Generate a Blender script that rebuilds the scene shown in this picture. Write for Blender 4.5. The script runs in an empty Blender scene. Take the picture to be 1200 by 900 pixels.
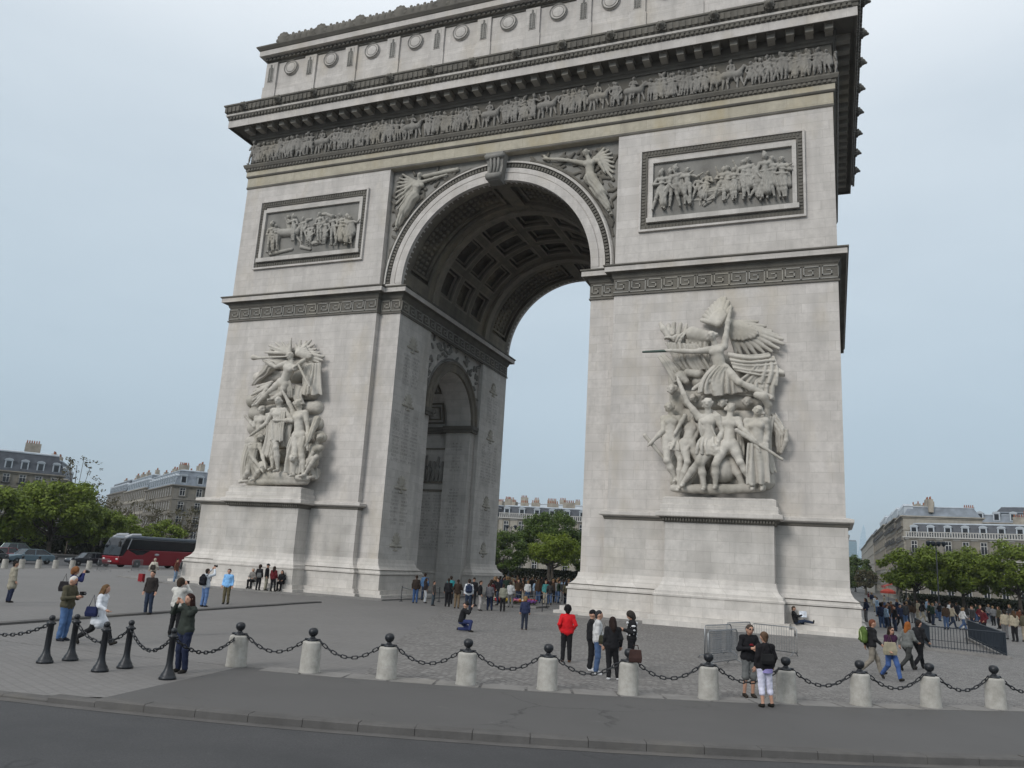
import bpy, math, random
import numpy as np
from mathutils import Matrix, Vector
SC=bpy.context.scene; COL=SC.collection
rnd=random.Random(7); NR=np.random.RandomState(5)
PI=math.pi
def lin(r,g,b):
    f=lambda c:(c/255)/12.92 if c<=10 else (((c/255)+.055)/1.055)**2.4
    return (f(r),f(g),f(b),1)
# ------------------------------------------------------------------ materials
def newmat(name):
    m=bpy.data.materials.new(name); m.use_nodes=True
    nt=m.node_tree; return m,nt,nt.nodes['Principled BSDF']
def simple(name,col,rough=.6,metal=0,var=.0,scale=8,spec=.3):
    m,nt,b=newmat(name)
    b.inputs['Roughness'].default_value=rough; b.inputs['Metallic'].default_value=metal
    b.inputs['Specular IOR Level'].default_value=spec
    c=(col[0],col[1],col[2],1)
    if var:
        tc=nt.nodes.new('ShaderNodeTexCoord'); n=nt.nodes.new('ShaderNodeTexNoise'); n.inputs['Scale'].default_value=scale; n.inputs['Detail'].default_value=5
        nt.links.new(tc.outputs['Object'],n.inputs['Vector'])
        r=nt.nodes.new('ShaderNodeValToRGB'); r.color_ramp.elements[0].position=.3; r.color_ramp.elements[1].position=.7
        r.color_ramp.elements[0].color=tuple(x*(1-var) for x in c[:3])+(1,); r.color_ramp.elements[1].color=tuple(min(1,x*(1+var)) for x in c[:3])+(1,)
        nt.links.new(n.outputs['Fac'],r.inputs['Fac']); nt.links.new(r.outputs['Color'],b.inputs['Base Color'])
    else: b.inputs['Base Color'].default_value=c
    return m
def N(nt,t,**k):
    n=nt.nodes.new('ShaderNode'+t)
    for a,v in k.items(): setattr(n,a,v)
    return n
def mixc(nt,a,b,fac,blend='MIX'):
    m=N(nt,'Mix',data_type='RGBA',blend_type=blend)
    for i,v in ((6,a),(7,b)):
        if isinstance(v,tuple): m.inputs[i].default_value=v
        else: nt.links.new(v,m.inputs[i])
    if isinstance(fac,(int,float)): m.inputs[0].default_value=fac
    else: nt.links.new(fac,m.inputs[0])
    return m.outputs[2]
def ramp(nt,src,stops):
    r=N(nt,'ValToRGB'); e=r.color_ramp.elements
    while len(e)<len(stops): e.new(.5)
    for x,(p,c) in zip(e,stops):
        x.position=p; x.color=c if isinstance(c,tuple) else (c,c,c,1)
    nt.links.new(src,r.inputs['Fac']); return r.outputs['Color']
def noise(nt,vec,scale,detail=5,rough=.6,stretch=None):
    n=N(nt,'TexNoise'); n.inputs['Scale'].default_value=scale; n.inputs['Detail'].default_value=detail; n.inputs['Roughness'].default_value=rough
    if stretch:
        mp=N(nt,'Mapping'); mp.inputs['Scale'].default_value=stretch; nt.links.new(vec,mp.inputs['Vector']); vec=mp.outputs['Vector']
    nt.links.new(vec,n.inputs['Vector']); return n.outputs['Fac']
def stone(name,base,course=.6,stain=(.17,.16,.14),stain_amt=.5,warm=(.42,.36,.25),warm_amt=.35,bricks=True,bump=.3,pos=.56,width=2.3):
    m,nt,b=newmat(name); b.inputs['Roughness'].default_value=.85; b.inputs['Specular IOR Level'].default_value=.2
    g=N(nt,'NewGeometry'); P=g.outputs['Position']
    c=base+(1,)
    fine=ramp(nt,noise(nt,P,2.2,8,.7),[(.3,tuple(x*.84 for x in base)+(1,)),(.72,tuple(min(1,x*1.12) for x in base)+(1,))])
    col=fine
    if bricks:
        sp=N(nt,'SeparateXYZ'); nt.links.new(P,sp.inputs[0])
        ad=N(nt,'Math',operation='ADD'); nt.links.new(sp.outputs[0],ad.inputs[0]); nt.links.new(sp.outputs[1],ad.inputs[1])
        cb=N(nt,'CombineXYZ'); nt.links.new(ad.outputs[0],cb.inputs[0]); nt.links.new(sp.outputs[2],cb.inputs[1])
        br=N(nt,'TexBrick'); br.inputs['Scale'].default_value=1; br.inputs['Brick Width'].default_value=width; br.inputs['Row Height'].default_value=course
        br.inputs['Mortar Size'].default_value=.012; br.inputs['Mortar Smooth'].default_value=.4
        br.inputs['Color1'].default_value=(.925,.918,.905,1); br.inputs['Color2'].default_value=(1.055,1.05,1.045,1); br.inputs['Mortar'].default_value=(.7,.69,.67,1); br.offset=.37; br.squash=.7; br.squash_frequency=3
        nt.links.new(cb.outputs[0],br.inputs['Vector'])
        col=mixc(nt,col,br.outputs['Color'],.85,'MULTIPLY')
    # rain streaks (vertical), warm lichen patches, black crust patches
    st=ramp(nt,noise(nt,P,.9,6,.65,(1,1,.14)),[(.45,0.),(.78,1.)])
    col=mixc(nt,col,tuple(x*.58 for x in base)+(1,),mulf(nt,st,.62))
    wm=ramp(nt,noise(nt,P,.35,4,.6,(1,1,.5)),[(.52,0.),(.72,1.)])
    col=mixc(nt,col,warm+(1,),mulf(nt,wm,warm_amt))
    dk=ramp(nt,noise(nt,P,.55,7,.68),[(pos,0.),(pos+.22,1.)])
    col=mixc(nt,col,stain+(1,),mulf(nt,dk,stain_amt))
    nt.links.new(col,b.inputs['Base Color'])
    bp=N(nt,'Bump'); bp.inputs['Strength'].default_value=bump; bp.inputs['Distance'].default_value=.03
    nt.links.new(noise(nt,P,9,5,.7),bp.inputs['Height']); nt.links.new(bp.outputs[0],b.inputs['Normal'])
    return m
def mulf(nt,s,k):
    m=N(nt,'Math',operation='MULTIPLY'); nt.links.new(s,m.inputs[0]); m.inputs[1].default_value=k; return m.outputs[0]
M={}
M['stone']=stone('pale_limestone',(.54,.512,.486),stain=(.26,.245,.228),stain_amt=.52,warm=(.45,.385,.28),warm_amt=.38,pos=.52)
M['base']=stone('plinth_limestone',(.56,.532,.5),course=.55,width=1.9,stain=(.24,.23,.215),stain_amt=.45,warm=(.45,.42,.34),warm_amt=.15)
M['dado']=stone('dado_limestone',(.52,.496,.468),course=.6,width=1.9,stain=(.2,.19,.175),stain_amt=.62,pos=.5,warm_amt=.2)
M['sculpt']=stone('sculpture_limestone',(.53,.5,.45),bricks=False,stain=(.2,.185,.15),stain_amt=.72,pos=.48,warm=(.40,.36,.27),warm_amt=.5,bump=.25)
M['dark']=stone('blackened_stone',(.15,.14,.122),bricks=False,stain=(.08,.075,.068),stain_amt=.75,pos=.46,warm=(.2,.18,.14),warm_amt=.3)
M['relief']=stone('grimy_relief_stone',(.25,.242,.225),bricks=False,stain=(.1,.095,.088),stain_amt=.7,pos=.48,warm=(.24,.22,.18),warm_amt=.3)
M['yellow']=stone('ochre_stained_stone',(.43,.395,.32),course=1.2,width=2.6,stain=(.2,.18,.14),stain_amt=.5,warm=(.36,.29,.16),warm_amt=.6)
M['vault']=stone('shade_toned_vault_stone',(.19,.17,.14),course=.6,stain=(.1,.09,.078),stain_amt=.7,pos=.48)  # limestone with the shade inside the vault put into its base colour
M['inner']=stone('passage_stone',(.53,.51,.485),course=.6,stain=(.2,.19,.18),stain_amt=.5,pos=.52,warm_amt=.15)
M['coffer']=stone('shade_toned_coffer_stone',(.115,.102,.084),bricks=False,stain=(.06,.055,.05),stain_amt=.7,pos=.48)  # coffer bottoms darker still, shade of the recesses put into the colour
M['letters']=simple('engraved_stone',(.24,.23,.215),.9,var=.3,scale=3)
M['bronze']=simple('green_bronze',(.06,.085,.075),.5,.6)
M['iron']=simple('black_iron',(.016,.018,.022),.42,.3,var=.3,scale=10,spec=.5)
M['steel']=simple('galvanised_steel',(.22,.23,.24),.45,.6,var=.15)
M['railing']=simple('railing_paint',(.025,.032,.042),.5,.2)
M['rubber']=simple('rubber',(.02,.02,.02),.8)
def bollard_mat():
    m,nt,b=newmat('bollard_limestone'); g=N(nt,'NewGeometry'); b.inputs['Roughness'].default_value=.85
    c=ramp(nt,noise(nt,g.outputs['Position'],4,8,.7),[(.3,(.24,.23,.205,1)),(.7,(.41,.395,.365,1))])
    d=ramp(nt,noise(nt,g.outputs['Position'],2.2,6,.7,(1,1,.4)),[(.52,0.),(.75,1.)])
    c=mixc(nt,c,(.2,.19,.165,1),mulf(nt,d,.6)); nt.links.new(c,b.inputs['Base Color'])
    bp=N(nt,'Bump'); bp.inputs['Strength'].default_value=.4; bp.inputs['Distance'].default_value=.01
    nt.links.new(noise(nt,g.outputs['Position'],40,5),bp.inputs['Height']); nt.links.new(bp.outputs[0],b.inputs['Normal']); return m
M['bollard']=bollard_mat()
def asphalt(name,a,bcol,patch,scale=60):
    m,nt,b=newmat(name); g=N(nt,'NewGeometry'); P=g.outputs['Position']; b.inputs['Roughness'].default_value=.8; b.inputs['Specular IOR Level'].default_value=.35
    c=ramp(nt,noise(nt,P,scale,4,.8),[(.25,a+(1,)),(.75,bcol+(1,))])
    p=ramp(nt,noise(nt,P,.35,6,.65),[(.4,0.),(.7,1.)]); c=mixc(nt,c,patch+(1,),mulf(nt,p,.75))
    w=ramp(nt,noise(nt,P,1.6,8,.75),[(.62,0.),(.75,1.)]); c=mixc(nt,c,tuple(x*1.6 for x in bcol)+(1,),mulf(nt,w,.45))
    vo=N(nt,'TexVoronoi',feature='DISTANCE_TO_EDGE'); vo.inputs['Scale'].default_value=.3; wn=N(nt,'TexNoise'); wn.inputs['Scale'].default_value=1.4; wn.inputs['Detail'].default_value=6; nt.links.new(P,wn.inputs['Vector'])
    vm=N(nt,'VectorMath',operation='ADD'); nt.links.new(P,vm.inputs[0]); nt.links.new(wn.outputs['Color'],vm.inputs[1]); nt.links.new(vm.outputs[0],vo.inputs['Vector'])
    ck=ramp(nt,vo.outputs['Distance'],[(0,1.),(.012,0.)]); msk=ramp(nt,noise(nt,P,.2,4),[(.5,0.),(.62,1.)])
    mm_=N(nt,'Math',operation='MULTIPLY'); nt.links.new(ck,mm_.inputs[0]); nt.links.new(msk,mm_.inputs[1]); c=mixc(nt,c,tuple(x*.5 for x in a)+(1,),mulf(nt,mm_.outputs[0],.8))
    nt.links.new(c,b.inputs['Base Color'])
    bp=N(nt,'Bump'); bp.inputs['Strength'].default_value=.35; bp.inputs['Distance'].default_value=.008
    nt.links.new(noise(nt,P,90,3),bp.inputs['Height']); nt.links.new(bp.outputs[0],b.inputs['Normal']); return m
M['road']=asphalt('road_asphalt',(.03,.03,.032),(.08,.08,.083),(.034,.035,.037),30)
M['walk']=asphalt('footway_asphalt',(.065,.063,.062),(.11,.107,.105),(.075,.073,.071),45)
M['ground']=asphalt('city_ground',(.07,.07,.07),(.1,.1,.1),(.08,.08,.08),5)
def setts(name,lo,hi,mortar,size=.16,patch=(.18,.175,.17),wob_amt=.9):
    m,nt,b=newmat(name); g=N(nt,'NewGeometry'); P=g.outputs['Position']; b.inputs['Roughness'].default_value=.75; b.inputs['Specular IOR Level'].default_value=.3
    mp=N(nt,'Mapping'); mp.inputs['Rotation'].default_value=(0,0,.35); nt.links.new(P,mp.inputs['Vector'])
    wob=N(nt,'TexNoise'); wob.inputs['Scale'].default_value=.6; nt.links.new(P,wob.inputs['Vector'])
    vm=N(nt,'VectorMath',operation='MULTIPLY_ADD'); nt.links.new(wob.outputs['Color'],vm.inputs[0]); vm.inputs[1].default_value=(wob_amt,wob_amt,0); nt.links.new(mp.outputs[0],vm.inputs[2])
    br=N(nt,'TexBrick'); br.inputs['Scale'].default_value=1; br.inputs['Brick Width'].default_value=size*1.35; br.inputs['Row Height'].default_value=size
    br.inputs['Mortar Size'].default_value=size*.09; br.inputs['Mortar Smooth'].default_value=.3
    br.inputs['Color1'].default_value=lo+(1,); br.inputs['Color2'].default_value=hi+(1,); br.inputs['Mortar'].default_value=mortar+(1,)
    nt.links.new(vm.outputs[0],br.inputs['Vector']); c=br.outputs['Color']
    p=ramp(nt,noise(nt,P,.16,7,.68),[(.38,0.),(.66,1.)]); c=mixc(nt,c,patch+(1,),mulf(nt,p,.5))
    q=ramp(nt,noise(nt,P,1.1,8,.7),[(.55,0.),(.75,1.)]); c=mixc(nt,c,tuple(x*.55 for x in lo)+(1,),mulf(nt,q,.4))
    nt.links.new(c,b.inputs['Base Color'])
    bp=N(nt,'Bump'); bp.inputs['Strength'].default_value=.5; bp.inputs['Distance'].default_value=.02
    nt.links.new(br.outputs['Fac'],bp.inputs['Height']); bp.invert=True; nt.links.new(bp.outputs[0],b.inputs['Normal']); return m
M['setts']=setts('granite_setts',(.13,.124,.119),(.225,.216,.208),(.066,.063,.06),.16,(.18,.173,.165))
M['slabs']=setts('granite_slabs',(.162,.156,.151),(.178,.171,.166),(.15,.145,.14),.22,(.13,.126,.122),.12)
M['kerb']=stone('kerb_granite',(.105,.101,.098),bricks=False,stain=(.09,.088,.085),stain_amt=.6,warm_amt=.1)
M['granite']=stone('edging_granite',(.215,.208,.2),bricks=False,stain=(.16,.155,.15),stain_amt=.5,warm_amt=.1)
def leafmat(name,a,b2):
    m,nt,b=newmat(name); g=N(nt,'NewGeometry'); b.inputs['Roughness'].default_value=.6; b.inputs['Specular IOR Level'].default_value=.25
    c=ramp(nt,noise(nt,g.outputs['Position'],.9,3,.6),[(.35,a+(1,)),(.65,b2+(1,))])
    c2=ramp(nt,g.outputs['Random Per Island'],[(0,.7),(1,1.3)]); c=mixc(nt,c,c2,1,'MULTIPLY')
    nt.links.new(c,b.inputs['Base Color'])
    tr=N(nt,'BsdfTranslucent'); nt.links.new(c,tr.inputs['Color']); mx=N(nt,'MixShader'); mx.inputs[0].default_value=.3
    out=nt.nodes['Material Output']; nt.links.new(b.outputs[0],mx.inputs[1]); nt.links.new(tr.outputs[0],mx.inputs[2]); nt.links.new(mx.outputs[0],out.inputs[0]); return m
M['leaf_mid']=leafmat('spring_foliage',(.10,.145,.018),(.175,.225,.03))
M['leaf_dark']=leafmat('dark_foliage',(.05,.085,.016),(.09,.135,.026))
M['leaf_bright']=leafmat('bright_foliage',(.11,.155,.016),(.17,.22,.026))
M['leaf_brown']=leafmat('budding_foliage',(.06,.055,.03),(.10,.09,.045))
M['hedge']=leafmat('hedge_foliage',(.012,.017,.008),(.025,.032,.012))
M['bark']=simple('bark',(.07,.058,.046),.9,var=.4,scale=3)
# ------------------------------------------------------------------ mesh builder
class MB:
    def __init__(s): s.v=[]; s.f=[]
    def add(s,v,f):
        o=len(s.v); s.v.extend(v); s.f.extend([tuple(i+o for i in q) for q in f]); return s
    def box(s,x0,x1,y0,y1,z0,z1):
        return s.add([(x0,y0,z0),(x1,y0,z0),(x1,y1,z0),(x0,y1,z0),(x0,y0,z1),(x1,y0,z1),(x1,y1,z1),(x0,y1,z1)],
              [(0,3,2,1),(4,5,6,7),(0,1,5,4),(1,2,6,5),(2,3,7,6),(3,0,4,7)])
    def obox(s,o,ux,uy,uz,a0,a1,b0,b1,c0,c1):
        o,ux,uy,uz=map(Vector,(o,ux,uy,uz)); v=[]
        for c in (c0,c1):
            for a,b in ((a0,b0),(a1,b0),(a1,b1),(a0,b1)): v.append(tuple(o+ux*a+uy*b+uz*c))
        return s.add(v,[(0,3,2,1),(4,5,6,7),(0,1,5,4),(1,2,6,5),(2,3,7,6),(3,0,4,7)])
    def ring(s,x0,x1,y0,y1,prof,cap=False):
        n=len(prof); v=[]
        for o,z in prof: v+=[(x0-o,y0-o,z),(x1+o,y0-o,z),(x1+o,y1+o,z),(x0-o,y1+o,z)]
        f=[]
        for i in range(n-1):
            for k in range(4):
                a=i*4+k; b=i*4+(k+1)%4; f.append((a,b,b+4,a+4))
        if cap: f.append((4*n-4,4*n-3,4*n-2,4*n-1)); f.append((3,2,1,0))
        return s.add(v,f)
    def lathe(s,prof,n=16,c=(0,0,0),cap=True):
        v=[]; f=[]; m=len(prof)
        for r,z in prof:
            for k in range(n): t=2*PI*k/n; v.append((c[0]+r*math.cos(t),c[1]+r*math.sin(t),c[2]+z))
        for i in range(m-1):
            for k in range(n): a=i*n+k; b=i*n+(k+1)%n; f.append((a,b,b+n,a+n))
        if cap: f.append(tuple(range((m-1)*n,m*n))); f.append(tuple(reversed(range(n))))
        return s.add(v,f)
    def tube(s,pts,r,n=8,cap=True):
        pts=[Vector(p) for p in pts]; m=len(pts); rs=r if isinstance(r,(list,tuple)) else [r]*m; v=[]; f=[]
        for i,p in enumerate(pts):
            t=(pts[min(i+1,m-1)]-pts[max(i-1,0)]); t.normalize()
            u=t.cross(Vector((0,0,1)) if abs(t.z)<.9 else Vector((1,0,0))); u.normalize(); w=t.cross(u)
            for k in range(n): a=2*PI*k/n; v.append(tuple(p+u*rs[i]*math.cos(a)+w*rs[i]*math.sin(a)))
        for i in range(m-1):
            for k in range(n): a=i*n+k; b=i*n+(k+1)%n; f.append((a,a+n,b+n,b))
        if cap: f.append(tuple(range(n))); f.append(tuple(reversed(range((m-1)*n,m*n))))
        return s.add(v,f)
    def sphere(s,c,r,n=12,m=8):
        rx,ry,rz=r if isinstance(r,tuple) else (r,r,r); v=[(c[0],c[1],c[2]-rz)]; f=[]
        for i in range(1,m):
            p=-PI/2+PI*i/m
            for k in range(n): t=2*PI*k/n; v.append((c[0]+rx*math.cos(p)*math.cos(t),c[1]+ry*math.cos(p)*math.sin(t),c[2]+rz*math.sin(p)))
        v.append((c[0],c[1],c[2]+rz)); top=len(v)-1
        for k in range(n): f.append((0,1+(k+1)%n,1+k)); f.append((top,top-n+k,top-n+(k+1)%n))
        for i in range(m-2):
            for k in range(n): a=1+i*n+k; b=1+i*n+(k+1)%n; f.append((a,b,b+n,a+n))
        return s.add(v,f)
    def prism(s,poly,axis,a,b):  # poly 2D; axis 1 => (x,z) extruded along y
        mk=(lambda p,t:(p[0],t,p[1])) if axis==1 else ((lambda p,t:(t,p[0],p[1])) if axis==0 else (lambda p,t:(p[0],p[1],t)))
        n=len(poly); v=[mk(p,a) for p in poly]+[mk(p,b) for p in poly]
        f=[(i,(i+1)%n,(i+1)%n+n,i+n) for i in range(n)]+[tuple(reversed(range(n))),tuple(range(n,2*n))]
        return s.add(v,f)
    def mesh(s,name):
        me=bpy.data.meshes.new(name); me.from_pydata(s.v,[],s.f); me.update(); return me
def fixn(me):
    import bmesh
    bm=bmesh.new(); bm.from_mesh(me); bmesh.ops.recalc_face_normals(bm,faces=bm.faces); bm.to_mesh(me); bm.free(); return me
def link(name,me,mat=None,parent=None,smooth=False,loc=(0,0,0),rot=0,fix=False,auto=None):
    o=bpy.data.objects.new(name,me); COL.objects.link(o); o.location=loc; o.rotation_euler=(0,0,rot)
    if mat is not None and me is not None and not me.materials: me.materials.append(mat)
    if fix: fixn(me)
    if smooth: me.polygons.foreach_set('use_smooth',[True]*len(me.polygons))
    if parent is not None: o.parent=parent
    return o
def part(name,mb,mat,parent,**k): return link(name,mb.mesh(name),mat,parent,**k)
def empty(name,label,cat,loc=(0,0,0),rot=0,group=None):
    o=bpy.data.objects.new(name,None); COL.objects.link(o); o.location=loc; o.rotation_euler=(0,0,rot); o.empty_display_size=.3
    return tag(o,label,cat,group)
def tag(o,label,cat,group=None,kind=None):
    if label: o['label']=label
    if cat: o['category']=cat
    if group: o['group']=group
    if kind: o['kind']=kind
    return o
def struct(name,mb,mat,**k): return tag(part(name,mb,mat,None,**k),None,None,None,'structure')
def copy_tree(o,parent=None,label=None,loc=None,rot=None):
    c=o.copy(); COL.objects.link(c)
    if parent is not None: c.parent=parent
    if label: c['label']=label
    if loc is not None: c.location=loc
    if rot is not None: c.rotation_euler=(0,0,rot)
    for ch in list(o.children): copy_tree(ch,c)
    return c
# ------------------------------------------------------------------ smooth union surface (surface nets)
def sdf_mesh(caps,vox,k,name='body',rough=0,rs=1):
    A=np.array([c[0] for c in caps],float); B=np.array([c[1] for c in caps],float); ra=np.array([c[2] for c in caps],float); rb=np.array([c[3] for c in caps],float)
    rm=np.maximum(ra,rb)[:,None]+k+2*vox
    lo=(np.minimum(A,B)-rm).min(0); hi=(np.maximum(A,B)+rm).max(0)
    dims=np.ceil((hi-lo)/vox).astype(int)+2
    F=np.full(dims,1e2,np.float32)
    ax=[lo[i]+vox*np.arange(dims[i]) for i in range(3)]
    for n,c in enumerate(caps):
        a,b=A[n],B[n]
        l=np.maximum(((np.minimum(a,b)-rm[n]-lo)/vox).astype(int),0); h=np.minimum(((np.maximum(a,b)+rm[n]-lo)/vox).astype(int)+1,dims)
        X=ax[0][l[0]:h[0],None,None]-a[0]; Y=ax[1][None,l[1]:h[1],None]-a[1]; Z=ax[2][None,None,l[2]:h[2]]-a[2]
        d=b-a; dd=max(d@d,1e-9); t=np.clip((X*d[0]+Y*d[1]+Z*d[2])/dd,0,1)
        sq=c[5] if len(c)>5 else (1,1,1)
        D=np.sqrt(((X-t*d[0])/sq[0])**2+((Y-t*d[1])/sq[1])**2+((Z-t*d[2])/sq[2])**2)-(ra[n]+(rb[n]-ra[n])*t)
        fo=c[4] if len(c)>4 else 0
        if fo:
            w=np.cross(d/math.sqrt(dd),(0,1,0)); w/=max(np.linalg.norm(w),1e-6)
            q=X*w[0]+Y*w[1]+Z*w[2]; R0=max(ra[n],rb[n])
            fr=5.5/max(R0,.28); ph=q*fr+n*1.7+1.1*np.sin(3*t+n)+.5*np.sin(7*t+2*n); D=D-(.11*R0+.025)*(np.abs(np.sin(ph))-.55)-(.05*R0)*np.sin(2.3*ph+1.3*n)
        S=F[l[0]:h[0],l[1]:h[1],l[2]:h[2]]
        hh=np.clip(.5+.5*(D-S)/k,0,1)
        F[l[0]:h[0],l[1]:h[1],l[2]:h[2]]=D*(1-hh)+S*hh-k*hh*(1-hh)
    if rough:
        X,Y,Z=np.meshgrid(*[rs*a.astype(np.float32) for a in ax],indexing='ij',copy=False,sparse=True)
        F=F+rough*(np.sin(7.1*X+3.3*Z+2*np.sin(2.3*Z+Y))*np.sin(6.3*Z-2.1*X+1.7*np.sin(3.1*X))+.6*np.sin(15.7*X-4*Y+3*np.sin(5*Z))*np.sin(14.3*Z+6*Y))
    return nets(F,lo,vox,name)
CO=np.array([(i>>2&1,i>>1&1,i&1) for i in range(8)])
ED=[(a,b) for a in range(8) for b in range(a+1,8) if np.abs(CO[a]-CO[b]).sum()==1]
def nets(F,lo,vox,name):
    s=F<0; nx,ny,nz=F.shape
    cnt=sum(s[c[0]:nx-1+c[0],c[1]:ny-1+c[1],c[2]:nz-1+c[2]].astype(np.int8) for c in CO)
    cell=np.argwhere((cnt>0)&(cnt<8))
    idx=np.full((nx-1,ny-1,nz-1),-1,np.int64); idx[tuple(cell.T)]=np.arange(len(cell))
    V=np.stack([F[cell[:,0]+c[0],cell[:,1]+c[1],cell[:,2]+c[2]] for c in CO],1)
    acc=np.zeros((len(cell),3)); w=np.zeros(len(cell))
    for a,b in ED:
        m=(V[:,a]<0)!=(V[:,b]<0)
        t=V[:,a]/np.where(m,V[:,a]-V[:,b],1)
        acc+=np.where(m[:,None],CO[a]+(CO[b]-CO[a])*t[:,None],0); w+=m
    P=(cell+acc/w[:,None])*vox+lo
    Q=[]
    for axis in range(3):
        sl0=[slice(None)]*3; sl1=[slice(None)]*3; sl0[axis]=slice(0,-1); sl1[axis]=slice(1,None)
        e=np.argwhere(s[tuple(sl0)]!=s[tuple(sl1)])
        u,v=(axis+1)%3,(axis+2)%3
        ok=(e[:,u]>0)&(e[:,v]>0)&(e[:,u]<F.shape[u]-1)&(e[:,v]<F.shape[v]-1); e=e[ok]
        eu=np.zeros(3,int); eu[u]=1; ev=np.zeros(3,int); ev[v]=1
        q=np.stack([idx[tuple((e-eu-ev).T)],idx[tuple((e-ev).T)],idx[tuple(e.T)],idx[tuple((e-eu).T)]],1)
        flip=~s[tuple(e.T)]
        q[flip]=q[flip][:,::-1]; Q.append(q)
    Q=np.concatenate(Q)
    return npmesh(P,Q,name,True)
def npmesh(P,Q,name,smooth=False):
    me=bpy.data.meshes.new(name); n=Q.shape[1]
    me.vertices.add(len(P)); me.vertices.foreach_set('co',np.asarray(P,np.float32).ravel())
    me.loops.add(Q.size); me.loops.foreach_set('vertex_index',Q.astype(np.int32).ravel())
    me.polygons.add(len(Q)); me.polygons.foreach_set('loop_start',np.arange(0,Q.size,n,dtype=np.int32))
    if smooth: me.polygons.foreach_set('use_smooth',np.ones(len(Q),bool))
    me.update(calc_edges=True); me.validate(); return me
V3=lambda *a:np.array(a,float)
def head_caps(h,hd,f,s,seed):
    sd=np.cross(hd,f); sd/=max(np.linalg.norm(sd),1e-6)
    C=[(h,h+hd*.03*s,.09*s,.088*s),(h+f*.04*s-hd*.07*s,h+f*.05*s,.05*s,.058*s),(h+f*.095*s+hd*.015*s,h+f*.115*s-hd*.03*s,.014*s,.02*s),
       (h+f*.085*s+hd*.035*s-sd*.04*s,h+f*.085*s+hd*.035*s+sd*.04*s,.016*s,.016*s),(h+f*.085*s-hd*.065*s-sd*.02*s,h+f*.085*s-hd*.065*s+sd*.02*s,.017*s,.017*s)]
    r=random.Random(seed)
    for i in range(16):
        a=r.uniform(0,2*PI); b=r.uniform(-.5,1.0)
        d=hd*b+(sd*math.cos(a)+f*(-abs(math.sin(a))*.9+.25))*math.sqrt(max(0,1-b*b))
        C.append((h+d*.085*s,h+d*.1*s+sd*r.uniform(-.03,.03)*s,.034*s,.022*s))
    return C
def human_caps(J,s,beef=1.0):
    """J: head neck pelvis eA wA eB wB kA aA kB aB (3D), relief figure; A is the viewer's left"""
    h,n,p,eA,wA,eB,wB,kA,aA,kB,aB=[V3(*j) for j in J]
    ax=(n-p)/max(np.linalg.norm(n-p),1e-6); sd=np.cross(ax,(0,1,0)); sd/=np.linalg.norm(sd)
    if sd[0]>0: sd=-sd
    sA,sB=n+sd*.17*s-ax*.05*s,n-sd*.17*s-ax*.05*s; hA,hB=p+sd*.085*s,p-sd*.085*s
    mid=(n*.45+p*.55); ch=n*.75+p*.25; f=V3(0,-1,0); b=beef
    hd=(h-n)/max(np.linalg.norm(h-n),1e-6)
    C=head_caps(h,hd,f,s,int(abs(h[0]*37+h[2]*91))+1)
    C+=[(n,h-hd*.05*s,.058*s*b,.052*s*b),(sA,sB,.07*s*b,.07*s*b),(ch,mid,.13*s*b,.105*s*b),(mid,p,.108*s*b,.12*s*b),(hA,hB,.1*s*b,.1*s*b),
        (ch+sd*.075*s+f*.07*s,ch+sd*.05*s+f*.08*s,.07*s*b,.06*s*b),(ch-sd*.075*s+f*.07*s,ch-sd*.05*s+f*.08*s,.07*s*b,.06*s*b),(mid+f*.05*s,p+f*.05*s,.075*s,.07*s)]
    for S,E,W in ((sA,eA,wA),(sB,eB,wB)):
        d=W-E; d=d/max(np.linalg.norm(d),1e-6)
        C+=[(S,S*.5+E*.5,.068*s*b,.058*s*b),(S*.5+E*.5,E,.056*s*b,.043*s*b),(E,E*.6+W*.4,.045*s*b,.05*s*b),(E*.6+W*.4,W,.048*s*b,.03*s*b),(W,W+d*.08*s,.034*s,.034*s),(W+d*.08*s,W+d*.16*s,.026*s,.014*s)]
    for H,K,A_ in ((hA,kA,aA),(hB,kB,aB)):
        C+=[(H,H*.55+K*.45,.105*s*b,.088*s*b),(H*.55+K*.45,K,.086*s*b,.06*s*b),(K+f*.015*s,K+f*.02*s,.062*s*b,.06*s*b),(K,K*.62+A_*.38,.056*s*b,.066*s*b),(K*.62+A_*.38,A_,.064*s*b,.036*s*b),(A_+V3(0,.02*s,-.02*s),A_+V3(0,-.15*s,-.06*s),.045*s,.034*s)]
    return C

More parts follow.
